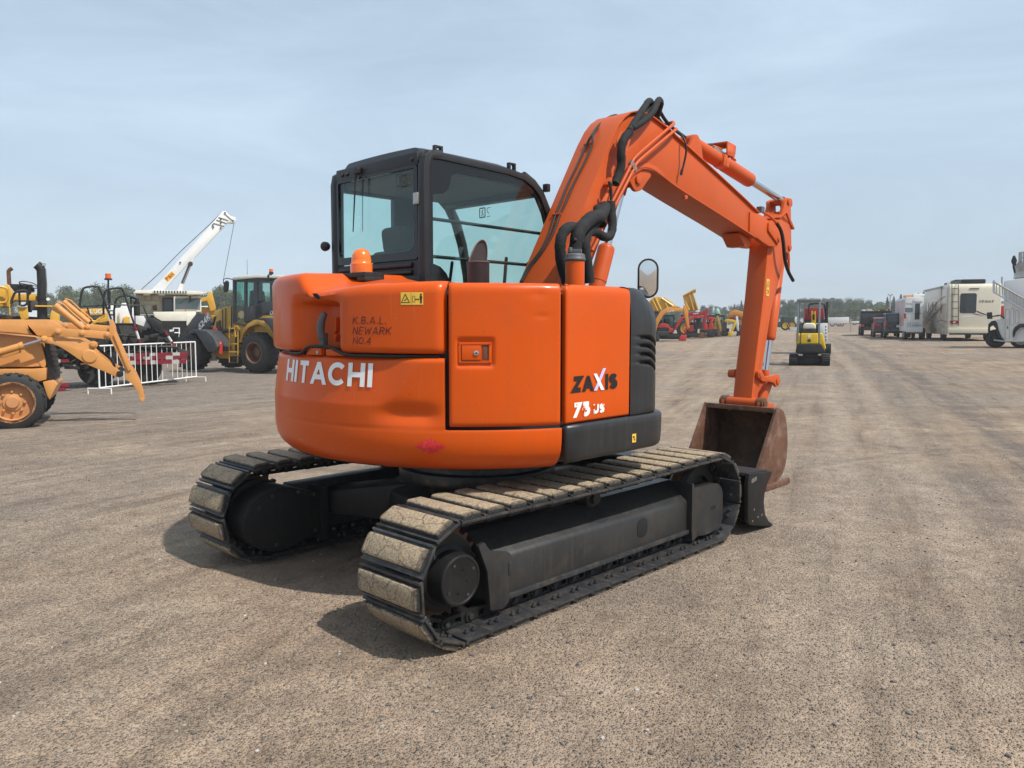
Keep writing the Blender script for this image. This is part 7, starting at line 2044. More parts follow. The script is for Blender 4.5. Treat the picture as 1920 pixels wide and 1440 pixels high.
m = MB(); a, b = rq(1781.5, 601), rq(1797, 607); m.bx(-.03, 0, b.y, a.y, b.z, a.z, M_lamp); m.bx(-.035, -.028, (a.y + b.y) / 2 - .07, (a.y + b.y) / 2 + .07, b.z + .05, a.z - .05, M_wht); m.build('tail_light', mh_)
m = MB(); a, b = rq(1818, 540), rq(1836, 542); m.bx(-.02, 0, b.y, a.y, b.z, a.z, M_gry); m.build('marker_light', mh_)
m = MB(); a = rq(1778, 615); m.bx(-.12, .3, yr.y, yl.y, zb_ - .02, a.z, M_rv); m.bx(-.10, .2, yr.y + .3, yl.y - .1, zb_ - .12, zb_ - .02, M_shad); m.build('bumper', mh_, bevel=.03)
for (xa, xb, yk0, yk1, h, mm) in ((.35, 2.4, .3, 1.6, .28, M_mblk), (2.2, 3.6, .7, 1.5, .36, M_mblk), (3.8, 4.8, .9, 1.6, .30, M_rv), (4.9, 5.7, 1.0, 1.6, .30, M_mblk)):
    m = MB(); yc_ = (yl.y + yr.y) / 2; m.bx(xa, xb, yc_ - .6, yc_ + .7, zt_ + .005, zt_ + h, mm); m.build('roof_unit', mh_, bevel=.08)
m = MB(); m.bx(.2, 8.8, yr.y + .3, yl.y - .3, .5, zb_ - .02, M_grime); m.build('chassis', mh_)
m = MB(); m.cyl((2.2, yl.y + .05, zt_ - .1), (8.4, yl.y + .05, zt_ - .1), .07, M_gry, n=8); m.build('awning_roller', mh_)
for x in (2.3, 7.4):
    for y, s in ((yl.y - .18, 1), (yr.y + .18, -1)): wheel(mh_, (x, y, .46), .46, .28, rim=M_galv, rr=.6, side=s, lugs=0, n=24)
m = MB(); pw_ = FM.on(1777, 622, 1, yl.y + .02); m.prof([(1.55, .55), (1.7, .95), (2.3, 1.1), (2.9, .95), (3.05, .55), (3.15, .55), (3.0, 1.05), (2.3, 1.25), (1.6, 1.05), (1.3, .6)], yl.y - .02, yl.y + .05, M_lgr); m.build('wheel_arch', mh_)
m = MB(); p = FM.on(1727, 586, 1, yl.y + .75); m.box(p, (.12, .22, .42), M_mblk); m.tube([p + Vector((0, -.05, -.12)), Vector((p.x + .3, yl.y + .1, p.z - .5))], .03, M_wht, n=6); m.build('mirror', mh_, bevel=.03)

# utility truck with ladder rack at the right edge
FU = Fr(gT(1864, 652.5), R(76)); 
FU2 = Fr(gT(1866, 652.5), 0)
FU = Fr(FU2.O, R(-57)); ut = thing('utility_truck', FU, 'white utility truck with a slanted aluminium ladder at the right edge', 'truck')
# local x forward = away-left; left side (y+) faces the viewer
def Ux(pts, y=0.0): return FU.xz(y, pts)
ru = (FU.on(1862, 617, 1, .0).z) / 2
wheel(ut, (0, -.15, .44), .44, .26, rim=M_grime, rr=.58, side=1, lugs=16, n=26, bolts=6)
c = FU.on(1914, 640, 1, .0); wheel(ut, (c.x, -.15, .46), .46, .28, rim=M_galv, rr=.6, side=1, lugs=16, n=26)
wheel(ut, (0, -1.9, .44), .44, .26, rim=M_grime, rr=.58, side=-1, lugs=0, n=22); wheel(ut, (c.x, -1.9, .46), .46, .28, rim=M_galv, side=-1, lugs=0, n=22)
m = MB(); m.prof(Ux([(1852, 616), (1853, 606), (1860, 601), (1876, 598), (1884, 588), (1892, 578), (1900, 560), (1950, 556), (1950, 640), (1895, 642), (1880, 638), (1874, 625), (1866, 612), (1858, 608)]), -1.95, .0, M_wht); m.build('cab', ut, bevel=.05, seg=3)
m = MB(); m.prof(Ux([(1882, 598), (1882, 590), (1896, 572), (1898, 572), (1898, 597)], .005), .0, .01, M_win); m.build('window', ut)
m = MB(); m.prof(Ux([(1852, 622), (1853, 608), (1859, 602), (1866, 601), (1870, 606), (1873, 620), (1878, 633), (1883, 636), (1876, 637), (1870, 630), (1867, 616), (1862, 610), (1857, 613), (1856, 622)], .04), -.1, .05, M_mblk); m.build('wheel_arch', ut, bevel=.015)
m = MB(); m.prof(Ux([(1882, 531), (1884, 526), (1990, 512), (1990, 642), (1936, 644), (1934, 622), (1926, 612), (1912, 612), (1902, 620), (1899, 640), (1884, 640)], .15), -2.1, .15, M_wht); ub = m.build('service_body', ut, bevel=.03)
m = MB()
for (x0, x1, y0_, y1_) in ((1885, 1893, 580, 636), (1895, 1901, 578, 610), (1903, 1911, 582, 606)):
    q = Ux([(x0, y0_), (x1, y0_), (x1, y1_), (x0, y1_)], .155); m.ring([(x, .152, z) for x, z in q], [(x, .152, z) for x, z in inset(q, .02)], (0, .004, 0), M_galv)
m.prof(Ux([(1886.5, 598), (1892, 598), (1892, 618), (1886.5, 618)], .155), .15, .158, M_lgr); m.prof(Ux([(1888, 612), (1890, 612), (1890, 616), (1888, 616)], .16), .157, .162, M_mblk); m.build('locker_door', ub, bevel=.0)
m = MB(); m.prof(Ux([(1899, 622), (1902, 614), (1912, 607), (1930, 607), (1945, 616), (1945, 622), (1930, 614), (1913, 614), (1905, 622), (1902, 632), (1899, 632)], .2), .05, .22, M_mblk); m.build('wheel_arch', ut, bevel=.02)
m = MB(); m.prof(Ux([(1863, 636), (1895, 640), (1895, 643), (1863, 639)], .1), -.3, .12, M_galv); m.build('side_step', ut, bevel=.01)
# ladder on its rack
m = MB()
ra, rb = [(1862, 527), (1950, 577)], [(1862, 547), (1950, 598)]
for (a, b) in (ra, rb):
    for yy in (.45, .50): m.cyl(FU.on(*a, 1, .45) + Vector((0, yy - .45, 0)), FU.on(*b, 1, .45) + Vector((0, yy - .45, 0)), .035, M_alu, n=6)
A0, A1 = FU.on(*ra[0], 1, .45), FU.on(*ra[1], 1, .45); B0, B1 = FU.on(*rb[0], 1, .45), FU.on(*rb[1], 1, .45)
for k in range(15): m.cyl(A0.lerp(A1, k / 14), B0.lerp(B1, k / 14), .022, M_alu, n=6)
for f in (.02, .98): m.cyl(A0.lerp(A1, f) + Vector((0, .05, .06)), B0.lerp(B1, f) + Vector((0, .05, -.06)), .04, M_alu, n=6)
m.cyl(A0 + Vector((0, 0, -.03)), A1 + Vector((0, 0, -.03)), .03, M_kob, n=6)
m.build('ladder', ut)
m = MB(); m.tube([FU.on(1880, 553, 1, .3), FU.on(1879, 530, 1, .1)], .03, M_galv, n=6); m.tube([FU.on(1878.5, 532, 1, -.6), FU.on(1878.5, 519, 1, -.6)], .03, M_galv, n=6); m.build('rack_post', ut)
m = MB(); q = Ux([(1850, 586), (1860, 585), (1861, 598), (1851, 598)], .75); m.prof(q, .55, .78, M_mblk); m.tube([FU.on(1860, 593, 1, .65), FU.on(1876, 591, 1, .3), FU.on(1884, 597, 1, .02)], .04, M_mblk, n=6); m.build('mirror', ut, bevel=.03)
# aerial lift turret and basket
m = MB(); m.prof(Ux([(1900, 523), (1902, 500), (1910, 490), (1945, 488), (1945, 520)], -.6), -1.3, -.4, M_wht); m.build('lift_turret', ut, bevel=.06)
m = MB(); m.prof(Ux([(1904, 512), (1950, 506), (1950, 516), (1906, 521)], -.2), -.8, -.2, M_galv); m.prof(Ux([(1911, 478), (1913, 472), (1916, 473), (1915, 490), (1911, 490)], -.2), -.8, -.1, M_galv)
for k in range(6): m.tube([FU.on(1911 + 4 * k, 474 - k, 1, -.2), FU.on(1911 + 4 * k, 508, 1, -.2)], .03, M_galv, n=6)
for py in (474, 484, 494): m.tube([FU.on(1910, py, 1, -.2), FU.on(1950, py - 6, 1, -.2)], .03, M_galv, n=6)
m.build('lift_basket', ut)
m = MB(); m.prof(Ux([(1895.5, 490), (1899, 480), (1903, 478.5), (1907, 488), (1905, 497), (1900, 500)], -.1), -.3, -.1, M_mblk); m.tube([FU.on(1900, 498, 1, -.2), FU.on(1903, 512, 1, -.3)], .05, M_mblk, n=6); m.build('control_cover', ut, bevel=.03)
CRD = front(1879, 52)
cp2 = thing('red_truck', CRD, 'red and white vehicle roof glimpsed behind the utility truck', 'truck')
m = MB(); m.prof(CRD.xz(0, [(1876, 574), (1882, 571), (1883, 592), (1876, 592)]), 0, 1.5, M_mred); m.bx(-.4, .6, .2, 1.4, 0, 1.9, M_mred); m.build('cab', cp2, bevel=.05)
m = MB(); m.prof(CRD.xz(-.02, [(1876, 571.5), (1879, 569), (1882, 570), (1882, 574), (1876, 574)]), -.02, 1.4, M_wht); m.build('roof', cp2, bevel=.03)

# light pole
LP = front(1667.5, 150.0); lp_ = thing('light_pole', LP, 'tall thin floodlight pole in front of the right hand wood', 'pole')
m = MB(); z1 = LP.on(1667.5, 553, 1, 0).z; m.cyl((0, 0, 0), (0, 0, z1), .13, M_galv, r1=.08, n=8); m.build('mast', lp_)
m = MB(); 
for s_ in (-1, 1): m.tube([(0, 0, z1 - .2), (s_ * .25, 0, z1 - .1)], .05, M_galv, n=6); m.box((s_ * .3, 0, z1 + .05), (.3, .3, .2), M_galv)
m.build('floodlight', lp_)

# ------------------------------------------------------------------ trees
def leaf_mat(name, a, b):
    m, nt, bs, out = nodes_of(name)
    tc = N(nt, 'ShaderNodeTexCoord'); n = N(nt, 'ShaderNodeTexNoise', i_Scale=.9, i_Detail=5.0); nt.links.new(tc.outputs['Object'], n.inputs['Vector'])
    oi = N(nt, 'ShaderNodeObjectInfo'); f = math_(nt, 'MULTIPLY_ADD', oi.outputs['Random'], .35, math_(nt, 'SUBTRACT', n.outputs[0], .17))
    nt.links.new(ramp(nt, f, [(.3, a), (.7, b)]).outputs[0], bs.inputs['Base Color'])
    bs.inputs['Roughness'].default_value = .75; bs.inputs['Specular IOR Level'].default_value = .2
    return m
M_pine = leaf_mat('pine_needles', (.045, .070, .036), (.085, .115, .052))
M_leaf = leaf_mat('broad_leaves', (.060, .092, .036), (.115, .150, .056))
M_spring = leaf_mat('spring_leaves', (.070, .110, .032), (.115, .150, .050))
M_bark = mat('bark', (.05, .04, .03), rough=.9, var=.3)
def crown_mesh(kind, seed):
    rnd = random.Random(seed); b = MB(); H_ = 10.0
    mt_ = {'pine': M_pine, 'spruce': M_pine, 'broad': M_leaf, 'spring': M_spring}[kind]
    def leaf(p, s):
        u = Vector((rnd.gauss(0, 1), rnd.gauss(0, 1), rnd.gauss(0, 1))).normalized(); v = u.orthogonal().normalized(); w_ = u.cross(v)
        a = rnd.uniform(0, 6.3); q = v * math.cos(a) + w_ * math.sin(a); r_2 = u.cross(q)
        b.add([p + q * s, p + r_2 * s * .55, p - q * s, p - r_2 * s * .55], [(0, 1, 2, 3)], mt_)
    if kind == 'spruce':
        for k in range(2300):
            t = rnd.random() ** .75; z = 1.0 + 9.0 * (1 - t) if False else 10 - 9.0 * t
            rad = .12 + 2.0 * t * (1 + .25 * math.sin(z * 7)) ; a = rnd.uniform(0, 6.3); r_2 = rad * math.sqrt(rnd.random())
            leaf(Vector((r_2 * math.cos(a), r_2 * math.sin(a), z - .3 * r_2)), rnd.uniform(.12, .26))
    else:
        nl_ = {'pine': 15, 'broad': 14, 'spring': 12}[kind]
        z_lo = {'pine': 2.4, 'broad': 1.6, 'spring': .8}[kind]
        for k in range(nl_):
            t = k / (nl_ - 1); z = z_lo + (9.3 - z_lo) * t; env = math.sin(pi * min(.96, .18 + .74 * t)) ** .8
            R_ = (2.1 if kind == 'pine' else 2.9) * env; a = rnd.uniform(0, 6.3); rr2 = R_ * rnd.uniform(.15, .75)
            c = Vector((rr2 * math.cos(a), rr2 * math.sin(a), z)); s = rnd.uniform(.75, 1.35)
            for j in range(230):
                d = Vector((rnd.gauss(0, 1), rnd.gauss(0, 1), rnd.gauss(0, .7))); d = d.normalized() * (s * rnd.random() ** .4)
                leaf(c + d, rnd.uniform(.09, .20))
    return b
TREES = {}
def tree_proto(kind, seed):
    b = crown_mesh(kind, seed); o = b.build('crown', smooth=False, recalc=False, weld=False); me_ = o.data; bpy.data.objects.remove(o)
    t = MB(); rnd = random.Random(seed + 50)
    t.tube([(0, 0, 0), (rnd.uniform(-.15, .15), rnd.uniform(-.15, .15), 4), (rnd.uniform(-.2, .2), rnd.uniform(-.2, .2), 9)], lambda q: .22 * (1 - .85 * q), M_bark, n=7, smooth_iters=1)
    for k in range(7):
        z = 2.6 + k * .85; a = rnd.uniform(0, 6.3); t.tube([(0, 0, z), (1.1 * math.cos(a), 1.1 * math.sin(a), z + .6), (1.8 * math.cos(a), 1.8 * math.sin(a), z + .9)], lambda q: .07 * (1 - .8 * q), M_bark, n=5)
    o = t.build('trunk'); tm_ = o.data; bpy.data.objects.remove(o)
    return me_, tm_
for kind in ('pine', 'broad', 'spruce', 'spring'):
    TREES[kind] = [tree_proto(kind, 100 + 7 * i + len(kind)) for i in range(3 if kind in ('pine', 'broad') else 2)]
def plant(kind, x, y, h, label, group, wide=1.0):
    me_, tm_ = random.choice(TREES[kind])
    o = empty({'pine': 'pine_tree', 'broad': 'leafy_tree', 'spruce': 'spruce_tree', 'spring': 'young_tree'}[kind], (x, y, terrain(x, y) - .1), random.uniform(0, 6.28))
    s = h / 10.0; o.scale = (s * wide, s * wide, s)
    tag(o, label, 'tree', group)
    for nm, d in (('crown', me_), ('trunk', tm_)):
        c = bpy.data.objects.new(nm, d); COL.objects.link(c); c.parent = o
def hz(px): return HOR - SLOPE * (px - 960)
def plant_px(kind, px, ytop, D, label, group, wide=1.0):
    x = (px - 960) / F_PX * D; zt2 = CAM_H + (HOR - ytop) / F_PX * D
    plant(kind, x, D, zt2 - terrain(x, D), label, group, wide)
random.seed(9)
g1 = 'trees behind the machines on the left'
ltop = [(-60, 545), (-20, 540), (20, 552), (95, 549), (118, 540), (140, 536), (160, 541), (178, 546), (200, 533), (222, 540), (238, 534), (252, 552), (290, 552), (305, 549), (330, 549), (350, 551), (372, 550), (395, 549), (410, 540), (424, 534), (436, 538), (455, 545), (480, 548), (510, 550)]
for (px, yt) in ltop:
    for k in range(2):
        kind = random.choice(['broad', 'broad', 'pine'])
        plant_px(kind, px + random.uniform(-9, 9), yt + (0 if k == 0 else random.uniform(4, 9)), random.uniform(118, 150), {'broad': 'leafy green tree in the wood behind the machines on the left', 'pine': 'dark pine in the wood behind the machines on the left'}[kind], g1, 1.15)
g2 = 'distant tree line on the right'
def rtop(px):
    pts = [(1300, 578), (1312, 574), (1325, 572), (1345, 574), (1360, 576), (1375, 572), (1400, 570), (1450, 566), (1470, 563), (1500, 560), (1550, 557.5), (1570, 559), (1600, 558), (1625, 563), (1645, 566), (1700, 562), (1760, 566), (1960, 562)]
    for (a, ya), (b, yb2) in zip(pts[:-1], pts[1:]):
        if a <= px <= b: return ya + (yb2 - ya) * (px - a) / (b - a)
    return 575
px = 1180
while px < 1960:
    for k in range(2):
        plant_px('pine', px + random.uniform(-4, 4), rtop(px) + random.uniform(-1.5, 2.5) + 5 * k, random.uniform(250, 300) - 40 * k, 'dark pine in the distant tree line behind the yard', g2, 1.25)
    px += random.uniform(8.0, 11)
for (px, yt, D) in ((1388, 563, 230), (1375, 569, 250), (1660, 556, 220), (1672, 555, 210), (1685, 551.5, 200), (1696, 558, 215), (1718, 549, 190), (1727, 547, 190)):
    plant_px('spruce', px, yt, D, 'pointed spruce standing above the distant right hand tree line', 'pointed spruces on the right', 1.0)
for (px, yt, D) in ((1553, 577, 180), (1562, 580, 175), (1590, 577, 180), (1601, 576, 185), (1611, 577, 180), (1624, 578, 178), (1640, 574, 180), (1650, 573, 185), (1662, 576, 176), (1340, 588, 170), (1355, 586, 175), (1374, 588, 172), (1395, 584, 172)):
    plant_px('spring', px, yt, D, 'pale spring green tree in front of the distant pines', 'pale young trees before the pines', 1.6)
TS = front(1347, 95)
ts = thing('green_tank', TS, 'pale green tank standing beyond the small excavators', 'tank')
m = MB(); M_tank = mat('pale_green_tank', (.20, .34, .27), rough=.5)
p = TS.on(1345, 590, 1, 0); z0, z1 = .0, TS.on(1345, 577, 1, 0).z
m.lathe((p.x, 0, 0), (0, 0, 1), [(0, .35), (z1 * .8, .35), (z1 * .95, .2), (z1, 0)], M_tank, n=14); m.build('tank_shell', ts)
# =================================================================== CAMERA, LIGHT, WORLD, GROUND
cam = bpy.data.cameras.new('camera'); co = bpy.data.objects.new('camera', cam); COL.objects.link(co)
co.location = CAM; co.rotation_euler = (pi / 2 - PIT, 0, 0)
cam.sensor_fit = 'HORIZONTAL'; cam.sensor_width = 36; cam.lens = F_PX / 1920 * 36
cam.clip_start = .05; cam.clip_end = 6000
sc.camera = co
sd = Vector((.5926, -.3946, 1.0)).normalized()          # towards the sun
sun = bpy.data.lights.new('sun', 'SUN'); so = bpy.data.objects.new('sun', sun); COL.objects.link(so)
sun.energy = 4.9; sun.angle = R(.9); sun.color = (1.0, .955, .89)
so.rotation_euler = (-sd).to_track_quat('-Z', 'Y').to_euler()
w = bpy.data.worlds.new('World'); sc.world = w; w.use_nodes = True
nt = w.node_tree; nt.nodes.clear()
wo = nt.nodes.new('ShaderNodeOutputWorld'); bg = nt.nodes.new('ShaderNodeBackground')
sky = nt.nodes.new('ShaderNodeTexSky'); sky.sky_type = 'NISHITA'; sky.sun_disc = False
sky.sun_elevation = math.asin(sd.z); sky.sun_rotation = math.atan2(sd.x, sd.y)
sky.air_density = 1.0; sky.dust_density = 2.2; sky.ozone_density = 1.2; sky.altitude = 50
# thin high cloud over the blue: a veil with soft streaks
tc = N(nt, 'ShaderNodeTexCoord')
mp = N(nt, 'ShaderNodeMapping'); mp.inputs['Scale'].default_value = (1.2, 2.4, 5.0); mp.inputs['Rotation'].default_value = (.15, .25, .6)
nt.links.new(tc.outputs['Generated'], mp.inputs[0])
n1 = N(nt, 'ShaderNodeTexNoise', i_Scale=1.6, i_Detail=9.0, i_Roughness=.58, i_Distortion=.5); nt.links.new(mp.outputs[0], n1.inputs['Vector'])
r1 = ramp(nt, n1.outputs[0], [(.32, (.58, .58, .58)), (.60, (.80, .80, .80)), (.75, (.94, .94, .94))])
veil = mixc(nt, r1.outputs[0], sky.outputs[0], (6.7, 8.35, 10.0))
nt.links.new(veil, bg.inputs[0]); bg.inputs[1].default_value = .10
nt.links.new(bg.outputs[0], wo.inputs[0])
sc.view_settings.view_transform = 'Standard'; sc.view_settings.look = 'None'
sc.view_settings.exposure = 0.0; sc.view_settings.gamma = 1.0; sc.view_settings.use_curve_mapping = False
sc.render.engine = 'CYCLES'
sc.cycles.max_bounces = 8; sc.cycles.transparent_max_bounces = 16; sc.cycles.use_denoising = True
sc.cycles.caustics_reflective = False; sc.cycles.caustics_refractive = False

def gravel():
    m, nt, bs, out = nodes_of('gravel_yard')
    geo = N(nt, 'ShaderNodeNewGeometry'); P = geo.outputs['Position']
    sep = N(nt, 'ShaderNodeSeparateXYZ'); nt.links.new(P, sep.inputs[0])
    def noise(scale, det=6.0, ro=.6, vec=P, dist=0.0):
        n = N(nt, 'ShaderNodeTexNoise', i_Scale=scale, i_Detail=det, i_Roughness=ro, i_Distortion=dist); nt.links.new(vec, n.inputs['Vector']); return n.outputs[0]
    big = noise(.16, 5, .6); mid = noise(.9, 7, .65); fine = noise(14, 8, .75); grain = noise(48, 5, .75)
    base = ramp(nt, mid, [(.30, (.185, .145, .102)), (.50, (.275, .220, .160)), (.70, (.360, .298, .218))])
    grey = ramp(nt, fine, [(.3, (.130, .119, .104)), (.7, (.255, .233, .200))])
    gk = ramp(nt, big, [(.42, (0, 0, 0)), (.62, (1, 1, 1))])
    c = mixc(nt, math_(nt, 'MULTIPLY', gk.outputs[0], .75), base.outputs[0], grey.outputs[0])
    # greyer towards the far left yard
    lf = N(nt, 'ShaderNodeMapRange'); lf.inputs[1].default_value = -1.0; lf.inputs[2].default_value = -7.0
    nt.links.new(math_(nt, 'MULTIPLY_ADD', mid, 3.0, sep.outputs[0]), lf.inputs[0])
    c = mixc(nt, math_(nt, 'MULTIPLY', lf.outputs[0], .65), c, grey.outputs[0])
    # long streaks left by tyres, following the two main drives through the yard
    rb_ = ramp(nt, noise(.55, 6, .7), [(.58, (0, 0, 0)), (.72, (1, 1, 1))])
    c = mixc(nt, math_(nt, 'MULTIPLY', rb_.outputs[0], .35), c, (.215, .145, .085))
    def streaks(cx, cy, r, xa, xb):
        nonlocal c
        sx_ = math_(nt, 'SUBTRACT', sep.outputs[0], cx); sy_ = math_(nt, 'SUBTRACT', sep.outputs[1], cy)
        dd = math_(nt, 'SQRT', math_(nt, 'ADD', math_(nt, 'MULTIPLY', sx_, sx_), math_(nt, 'MULTIPLY', sy_, sy_)))
        an = math_(nt, 'MULTIPLY', math_(nt, 'ARCTAN2', sy_, sx_), r * .35)
        v = N(nt, 'ShaderNodeCombineXYZ'); nt.links.new(math_(nt, 'MULTIPLY', dd, 5.0), v.inputs[0]); nt.links.new(an, v.inputs[1])
        k = noise(1.0, 7, .68, v.outputs[0])
        mk = N(nt, 'ShaderNodeMapRange'); mk.inputs[1].default_value = xa; mk.inputs[2].default_value = xb; nt.links.new(math_(nt, 'MULTIPLY_ADD', mid, 2.0, sep.outputs[0]), mk.inputs[0])
        rr_ = ramp(nt, k, [(.30, (.52, .49, .46)), (.46, (.95, .94, .93)), (.60, (1.1, 1.09, 1.07)), (.72, (1.45, 1.41, 1.33))])
        c = mixc(nt, math_(nt, 'MULTIPLY', mk.outputs[0], .85), c, rr_.outputs[0], 'MULTIPLY')
    streaks(BANDS[0][0], BANDS[0][1], BANDS[0][2], .6, 2.4)
    streaks(BANDS[4][0], BANDS[4][1], BANDS[4][2], 1.6, -.2)
    # wheel ruts: bands on large circles
    hsum = math_(nt, 'MULTIPLY', fine, .25)
    def band(cx, cy, r, w, stripes, amt, colr, y0, y1):
        nonlocal c, hsum
        v = N(nt, 'ShaderNodeCombineXYZ'); v.inputs[0].default_value = cx; v.inputs[1].default_value = cy
        xy = N(nt, 'ShaderNodeVectorMath', operation='MULTIPLY'); nt.links.new(P, xy.inputs[0]); xy.inputs[1].default_value = (1, 1, 0)
        d = N(nt, 'ShaderNodeVectorMath', operation='DISTANCE'); nt.links.new(xy.outputs[0], d.inputs[0]); nt.links.new(v.outputs[0], d.inputs[1])
        off = math_(nt, 'SUBTRACT', math_(nt, 'MULTIPLY_ADD', mid, .35, d.outputs['Value']), r + .175)
        g = math_(nt, 'DIVIDE', off, w)
        env = math_(nt, 'SUBTRACT', 1.0, math_(nt, 'MULTIPLY', g, g), clamp=True)
        sn = math_(nt, 'SINE', math_(nt, 'MULTIPLY', off, stripes))
        k = math_(nt, 'MULTIPLY', env, math_(nt, 'MULTIPLY_ADD', sn, .5, .5))
        ya = N(nt, 'ShaderNodeMapRange'); ya.inputs[1].default_value = y0 - 1.5; ya.inputs[2].default_value = y0 + 1.5; nt.links.new(sep.outputs[1], ya.inputs[0])
        yb = N(nt, 'ShaderNodeMapRange'); yb.inputs[1].default_value = y1 + 2; yb.inputs[2].default_value = y1 - 2; nt.links.new(sep.outputs[1], yb.inputs[0])
        k = math_(nt, 'MULTIPLY', k, math_(nt, 'MULTIPLY', ya.outputs[0], yb.outputs[0]))
        k = math_(nt, 'MULTIPLY', k, ramp(nt, noise(2.2, 6, .7), [(.32, (0, 0, 0)), (.58, (1, 1, 1))]).outputs[0])
        c = mixc(nt, math_(nt, 'MULTIPLY', k, amt), c, colr)
        hsum = math_(nt, 'MULTIPLY_ADD', k, -.6 if colr[0] < .2 else .5, hsum)
    for b in BANDS: band(*b)
    cl_ = ramp(nt, noise(5.5, 7, .74), [(.32, (.70, .69, .68)), (.5, (1, 1, 1)), (.68, (1.26, 1.24, 1.2))])
    c = mixc(nt, .8, c, cl_.outputs[0], 'MULTIPLY')
    # stones
    vo = N(nt, 'ShaderNodeTexVoronoi', i_Scale=55.0, i_Randomness=1.0); nt.links.new(P, vo.inputs['Vector'])
    vd = ramp(nt, vo.outputs['Distance'], [(.10, (1, 1, 1)), (.42, (0, 0, 0))])
    sepc = N(nt, 'ShaderNodeSeparateColor'); nt.links.new(vo.outputs['Color'], sepc.inputs[0])
    stc = ramp(nt, sepc.outputs[0], [(.0, (.085, .080, .075)), (.35, (.17, .155, .135)), (.7, (.26, .235, .20)), (.93, (.36, .34, .31)), (1.0, (.52, .50, .47))])
    some = ramp(nt, sepc.outputs[1], [(.45, (0, 0, 0)), (.55, (1, 1, 1))])
    smask = math_(nt, 'MULTIPLY', vd.outputs[0], some.outputs[0])
    c = mixc(nt, math_(nt, 'MULTIPLY', smask, .5), c, stc.outputs[0])
    vo2 = N(nt, 'ShaderNodeTexVoronoi', i_Scale=130.0); nt.links.new(P, vo2.inputs['Vector'])
    vd2 = ramp(nt, vo2.outputs['Distance'], [(.1, (1, 1, 1)), (.5, (0, 0, 0))])
    sep2 = N(nt, 'ShaderNodeSeparateColor'); nt.links.new(vo2.outputs['Color'], sep2.inputs[0])
    st2 = ramp(nt, sep2.outputs[0], [(0, (.07, .066, .06)), (.5, (.20, .18, .155)), (1, (.42, .39, .35))])
    c = mixc(nt, math_(nt, 'MULTIPLY', vd2.outputs[0], .28), c, st2.outputs[0])
    gr = ramp(nt, grain, [(.28, (.72, .72, .72)), (.72, (1.34, 1.34, 1.34))])
    c = mixc(nt, 1.0, c, gr.outputs[0], 'MULTIPLY')
    c = mixc(nt, 1.0, c, (1.16, 1.08, 1.06), 'MULTIPLY')
    nt.links.new(c, bs.inputs['Base Color']); bs.inputs['Roughness'].default_value = .93; bs.inputs['Specular IOR Level'].default_value = .25
    h = math_(nt, 'ADD', hsum, math_(nt, 'MULTIPLY', smask, .55))
    h = math_(nt, 'ADD', h, math_(nt, 'MULTIPLY', vd2.outputs[0], .28))
    h = math_(nt, 'ADD', h, math_(nt, 'MULTIPLY', grain, .22))
    h = math_(nt, 'ADD', h, math_(nt, 'MULTIPLY', mid, 1.2))
    b = N(nt, 'ShaderNodeBump', i_Strength=1.0, i_Distance=.030); nt.links.new(h, b.inputs['Height']); nt.links.new(b.outputs[0], bs.inputs['Normal'])
    return m
def fit_circle(pts):
    # algebraic circle fit
    P = [ground(*p) for p in pts]
    import itertools
    sx = [[0.0] * 4 for _ in range(3)]
    for p in P:
        row = (2 * p.x, 2 * p.y, 1.0); rhs = p.x ** 2 + p.y ** 2
        for i in range(3):
            for j in range(3): sx[i][j] += row[i] * row[j]
            sx[i][3] += row[i] * rhs
    M3 = Matrix([r[:3] for r in sx]); v = Vector([r[3] for r in sx])
    s = M3.inverted() @ v
    return s.x, s.y, math.sqrt(s.z + s.x ** 2 + s.y ** 2)
LIGHT, DARK = (.34, .29, .225), (.115, .105, .095)
BANDS = []
for pts, w_, st_, amt, cl_, y0, y1 in (
    ([(1720, 935), (1640, 820), (1600, 730), (1570, 680), (1520, 640)], .9, 9, .8, LIGHT, 4, 60),
    ([(1440, 1100), (1520, 940), (1545, 830), (1540, 740), (1500, 680)], .7, 11, .55, LIGHT, 4, 40),
    ([(1900, 880), (1760, 760), (1660, 690), (1580, 650), (1540, 635)], 1.0, 7, .8, DARK, 5, 60),
    ([(1240, 760), (1290, 700), (1340, 650), (1390, 625)], 1.3, 6, .75, LIGHT, 8, 60),
    ([(0, 905), (180, 872), (360, 842), (520, 815)], .30, 20, .7, LIGHT, 3, 14),
    ([(100, 760), (260, 748), (400, 738), (520, 728)], .45, 14, .6, LIGHT, 8, 20),
    ([(1250, 930), (1500, 885), (1700, 850), (1920, 835)], .25, 24, .45, DARK, 3, 14)):
    cx, cy, r = fit_circle(pts)
    BANDS.append((cx, cy, r, w_, st_, amt, cl_, y0, y1))
gm = MB()
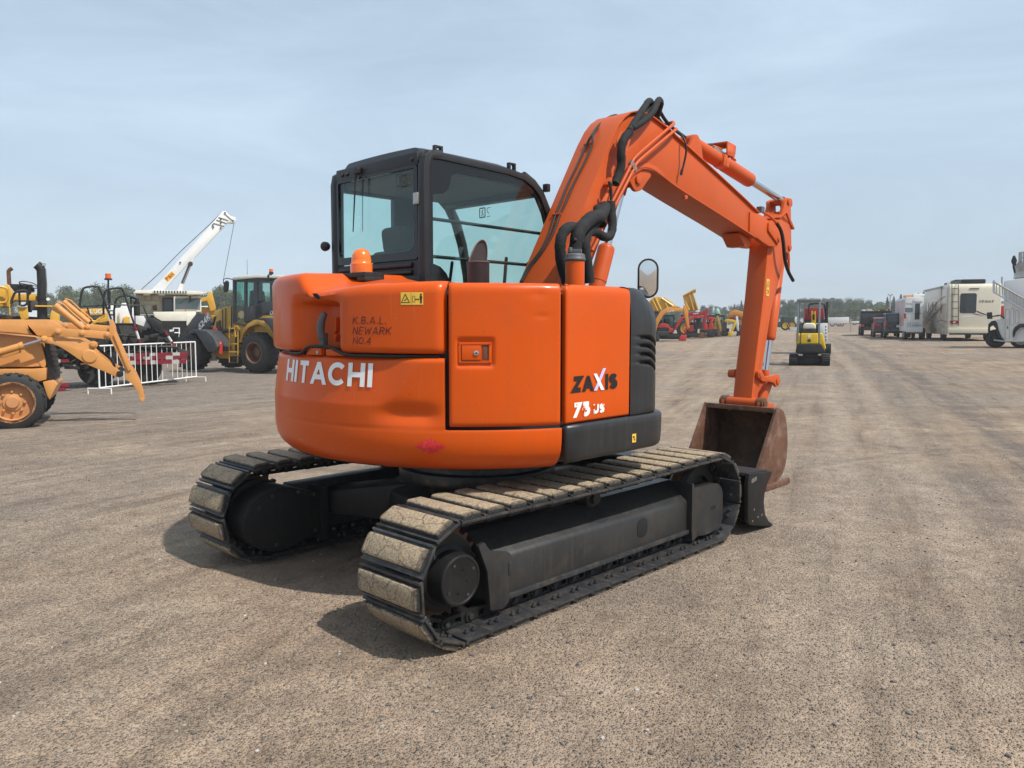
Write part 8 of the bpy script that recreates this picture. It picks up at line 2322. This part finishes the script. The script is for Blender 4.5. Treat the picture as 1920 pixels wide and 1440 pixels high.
# one sheet to the horizon, finer near the camera
def gz(x, y):
    d = math.hypot(x, y)
    return terrain(x, y)
xs = [-2500, -700, -350, -150, -60, -25, -10, 0, 10, 25, 60, 150, 350, 700, 2500]
yss = [-600, -200, -60, -20, -5, 2, 6] + [7 + .5 * i for i in range(19)] + [18, 25, 60, 150, 350, 900, 2800]
gm.grid(lambda x, y: Vector((x, y, gz(x, y))), xs, yss, gravel())
tag(gm.build('ground', smooth=False), kind='structure')
# loose stones on the near ground
random.seed(11)
M_st = []
for i, c in enumerate(((.10, .095, .09), (.19, .17, .145), (.27, .24, .20), (.42, .40, .37))):
    M_st.append(mat('stone_%s' % 'abcd'[i], c, rough=.9, var=.2, scale=8))
sm = MB()
ico = bmesh.new(); bmesh.ops.create_icosphere(ico, subdivisions=1, radius=1.0)
iv = [v.co.copy() for v in ico.verts]; ifc = [[v.index for v in f.verts] for f in ico.faces]; ico.free()
for k in range(5200):
    d = 2.2 + 9.5 * random.random() ** 1.5; a = R(random.uniform(-42, 42))
    x, y = d * math.sin(a), d * math.cos(a)
    s = .0028 + .0075 * random.random() ** 4
    sc3 = Vector((s * random.uniform(.8, 1.4), s * random.uniform(.7, 1.2), s * random.uniform(.5, .9)))
    rt = Matrix.Rotation(random.uniform(0, 6.3), 3, 'Z')
    sm.add([rt @ Vector((v.x * sc3.x * random.uniform(.8, 1.2), v.y * sc3.y, v.z * sc3.z)) + Vector((x, y, sc3.z * .45)) for v in iv], ifc, random.choices(M_st, (3, 4, 3, .5))[0])
tag(sm.build('gravel_stones', smooth=False, recalc=False, weld=False), 'loose pebbles scattered over the near gravel', 'gravel', kind='stuff')

# yard dust haze: one closed box of even, thin air round everything
hz_b = MB(); hz_b.bx(-2600, 2600, -700, 2900, -12, 24, None)
mh, nth, bsh, outh = nodes_of('dust_haze')
nth.nodes.remove(bsh)
pv = nth.nodes.new('ShaderNodeVolumePrincipled'); pv.inputs['Color'].default_value = (.98, .99, 1.0, 1); pv.inputs['Density'].default_value = .0008; pv.inputs['Anisotropy'].default_value = -.3
nth.links.new(pv.outputs[0], outh.inputs['Volume'])
hz_b.mats = [mh]
tag(hz_b.build('haze', smooth=False), 'thin dusty haze over the whole yard', 'haze', kind='stuff')
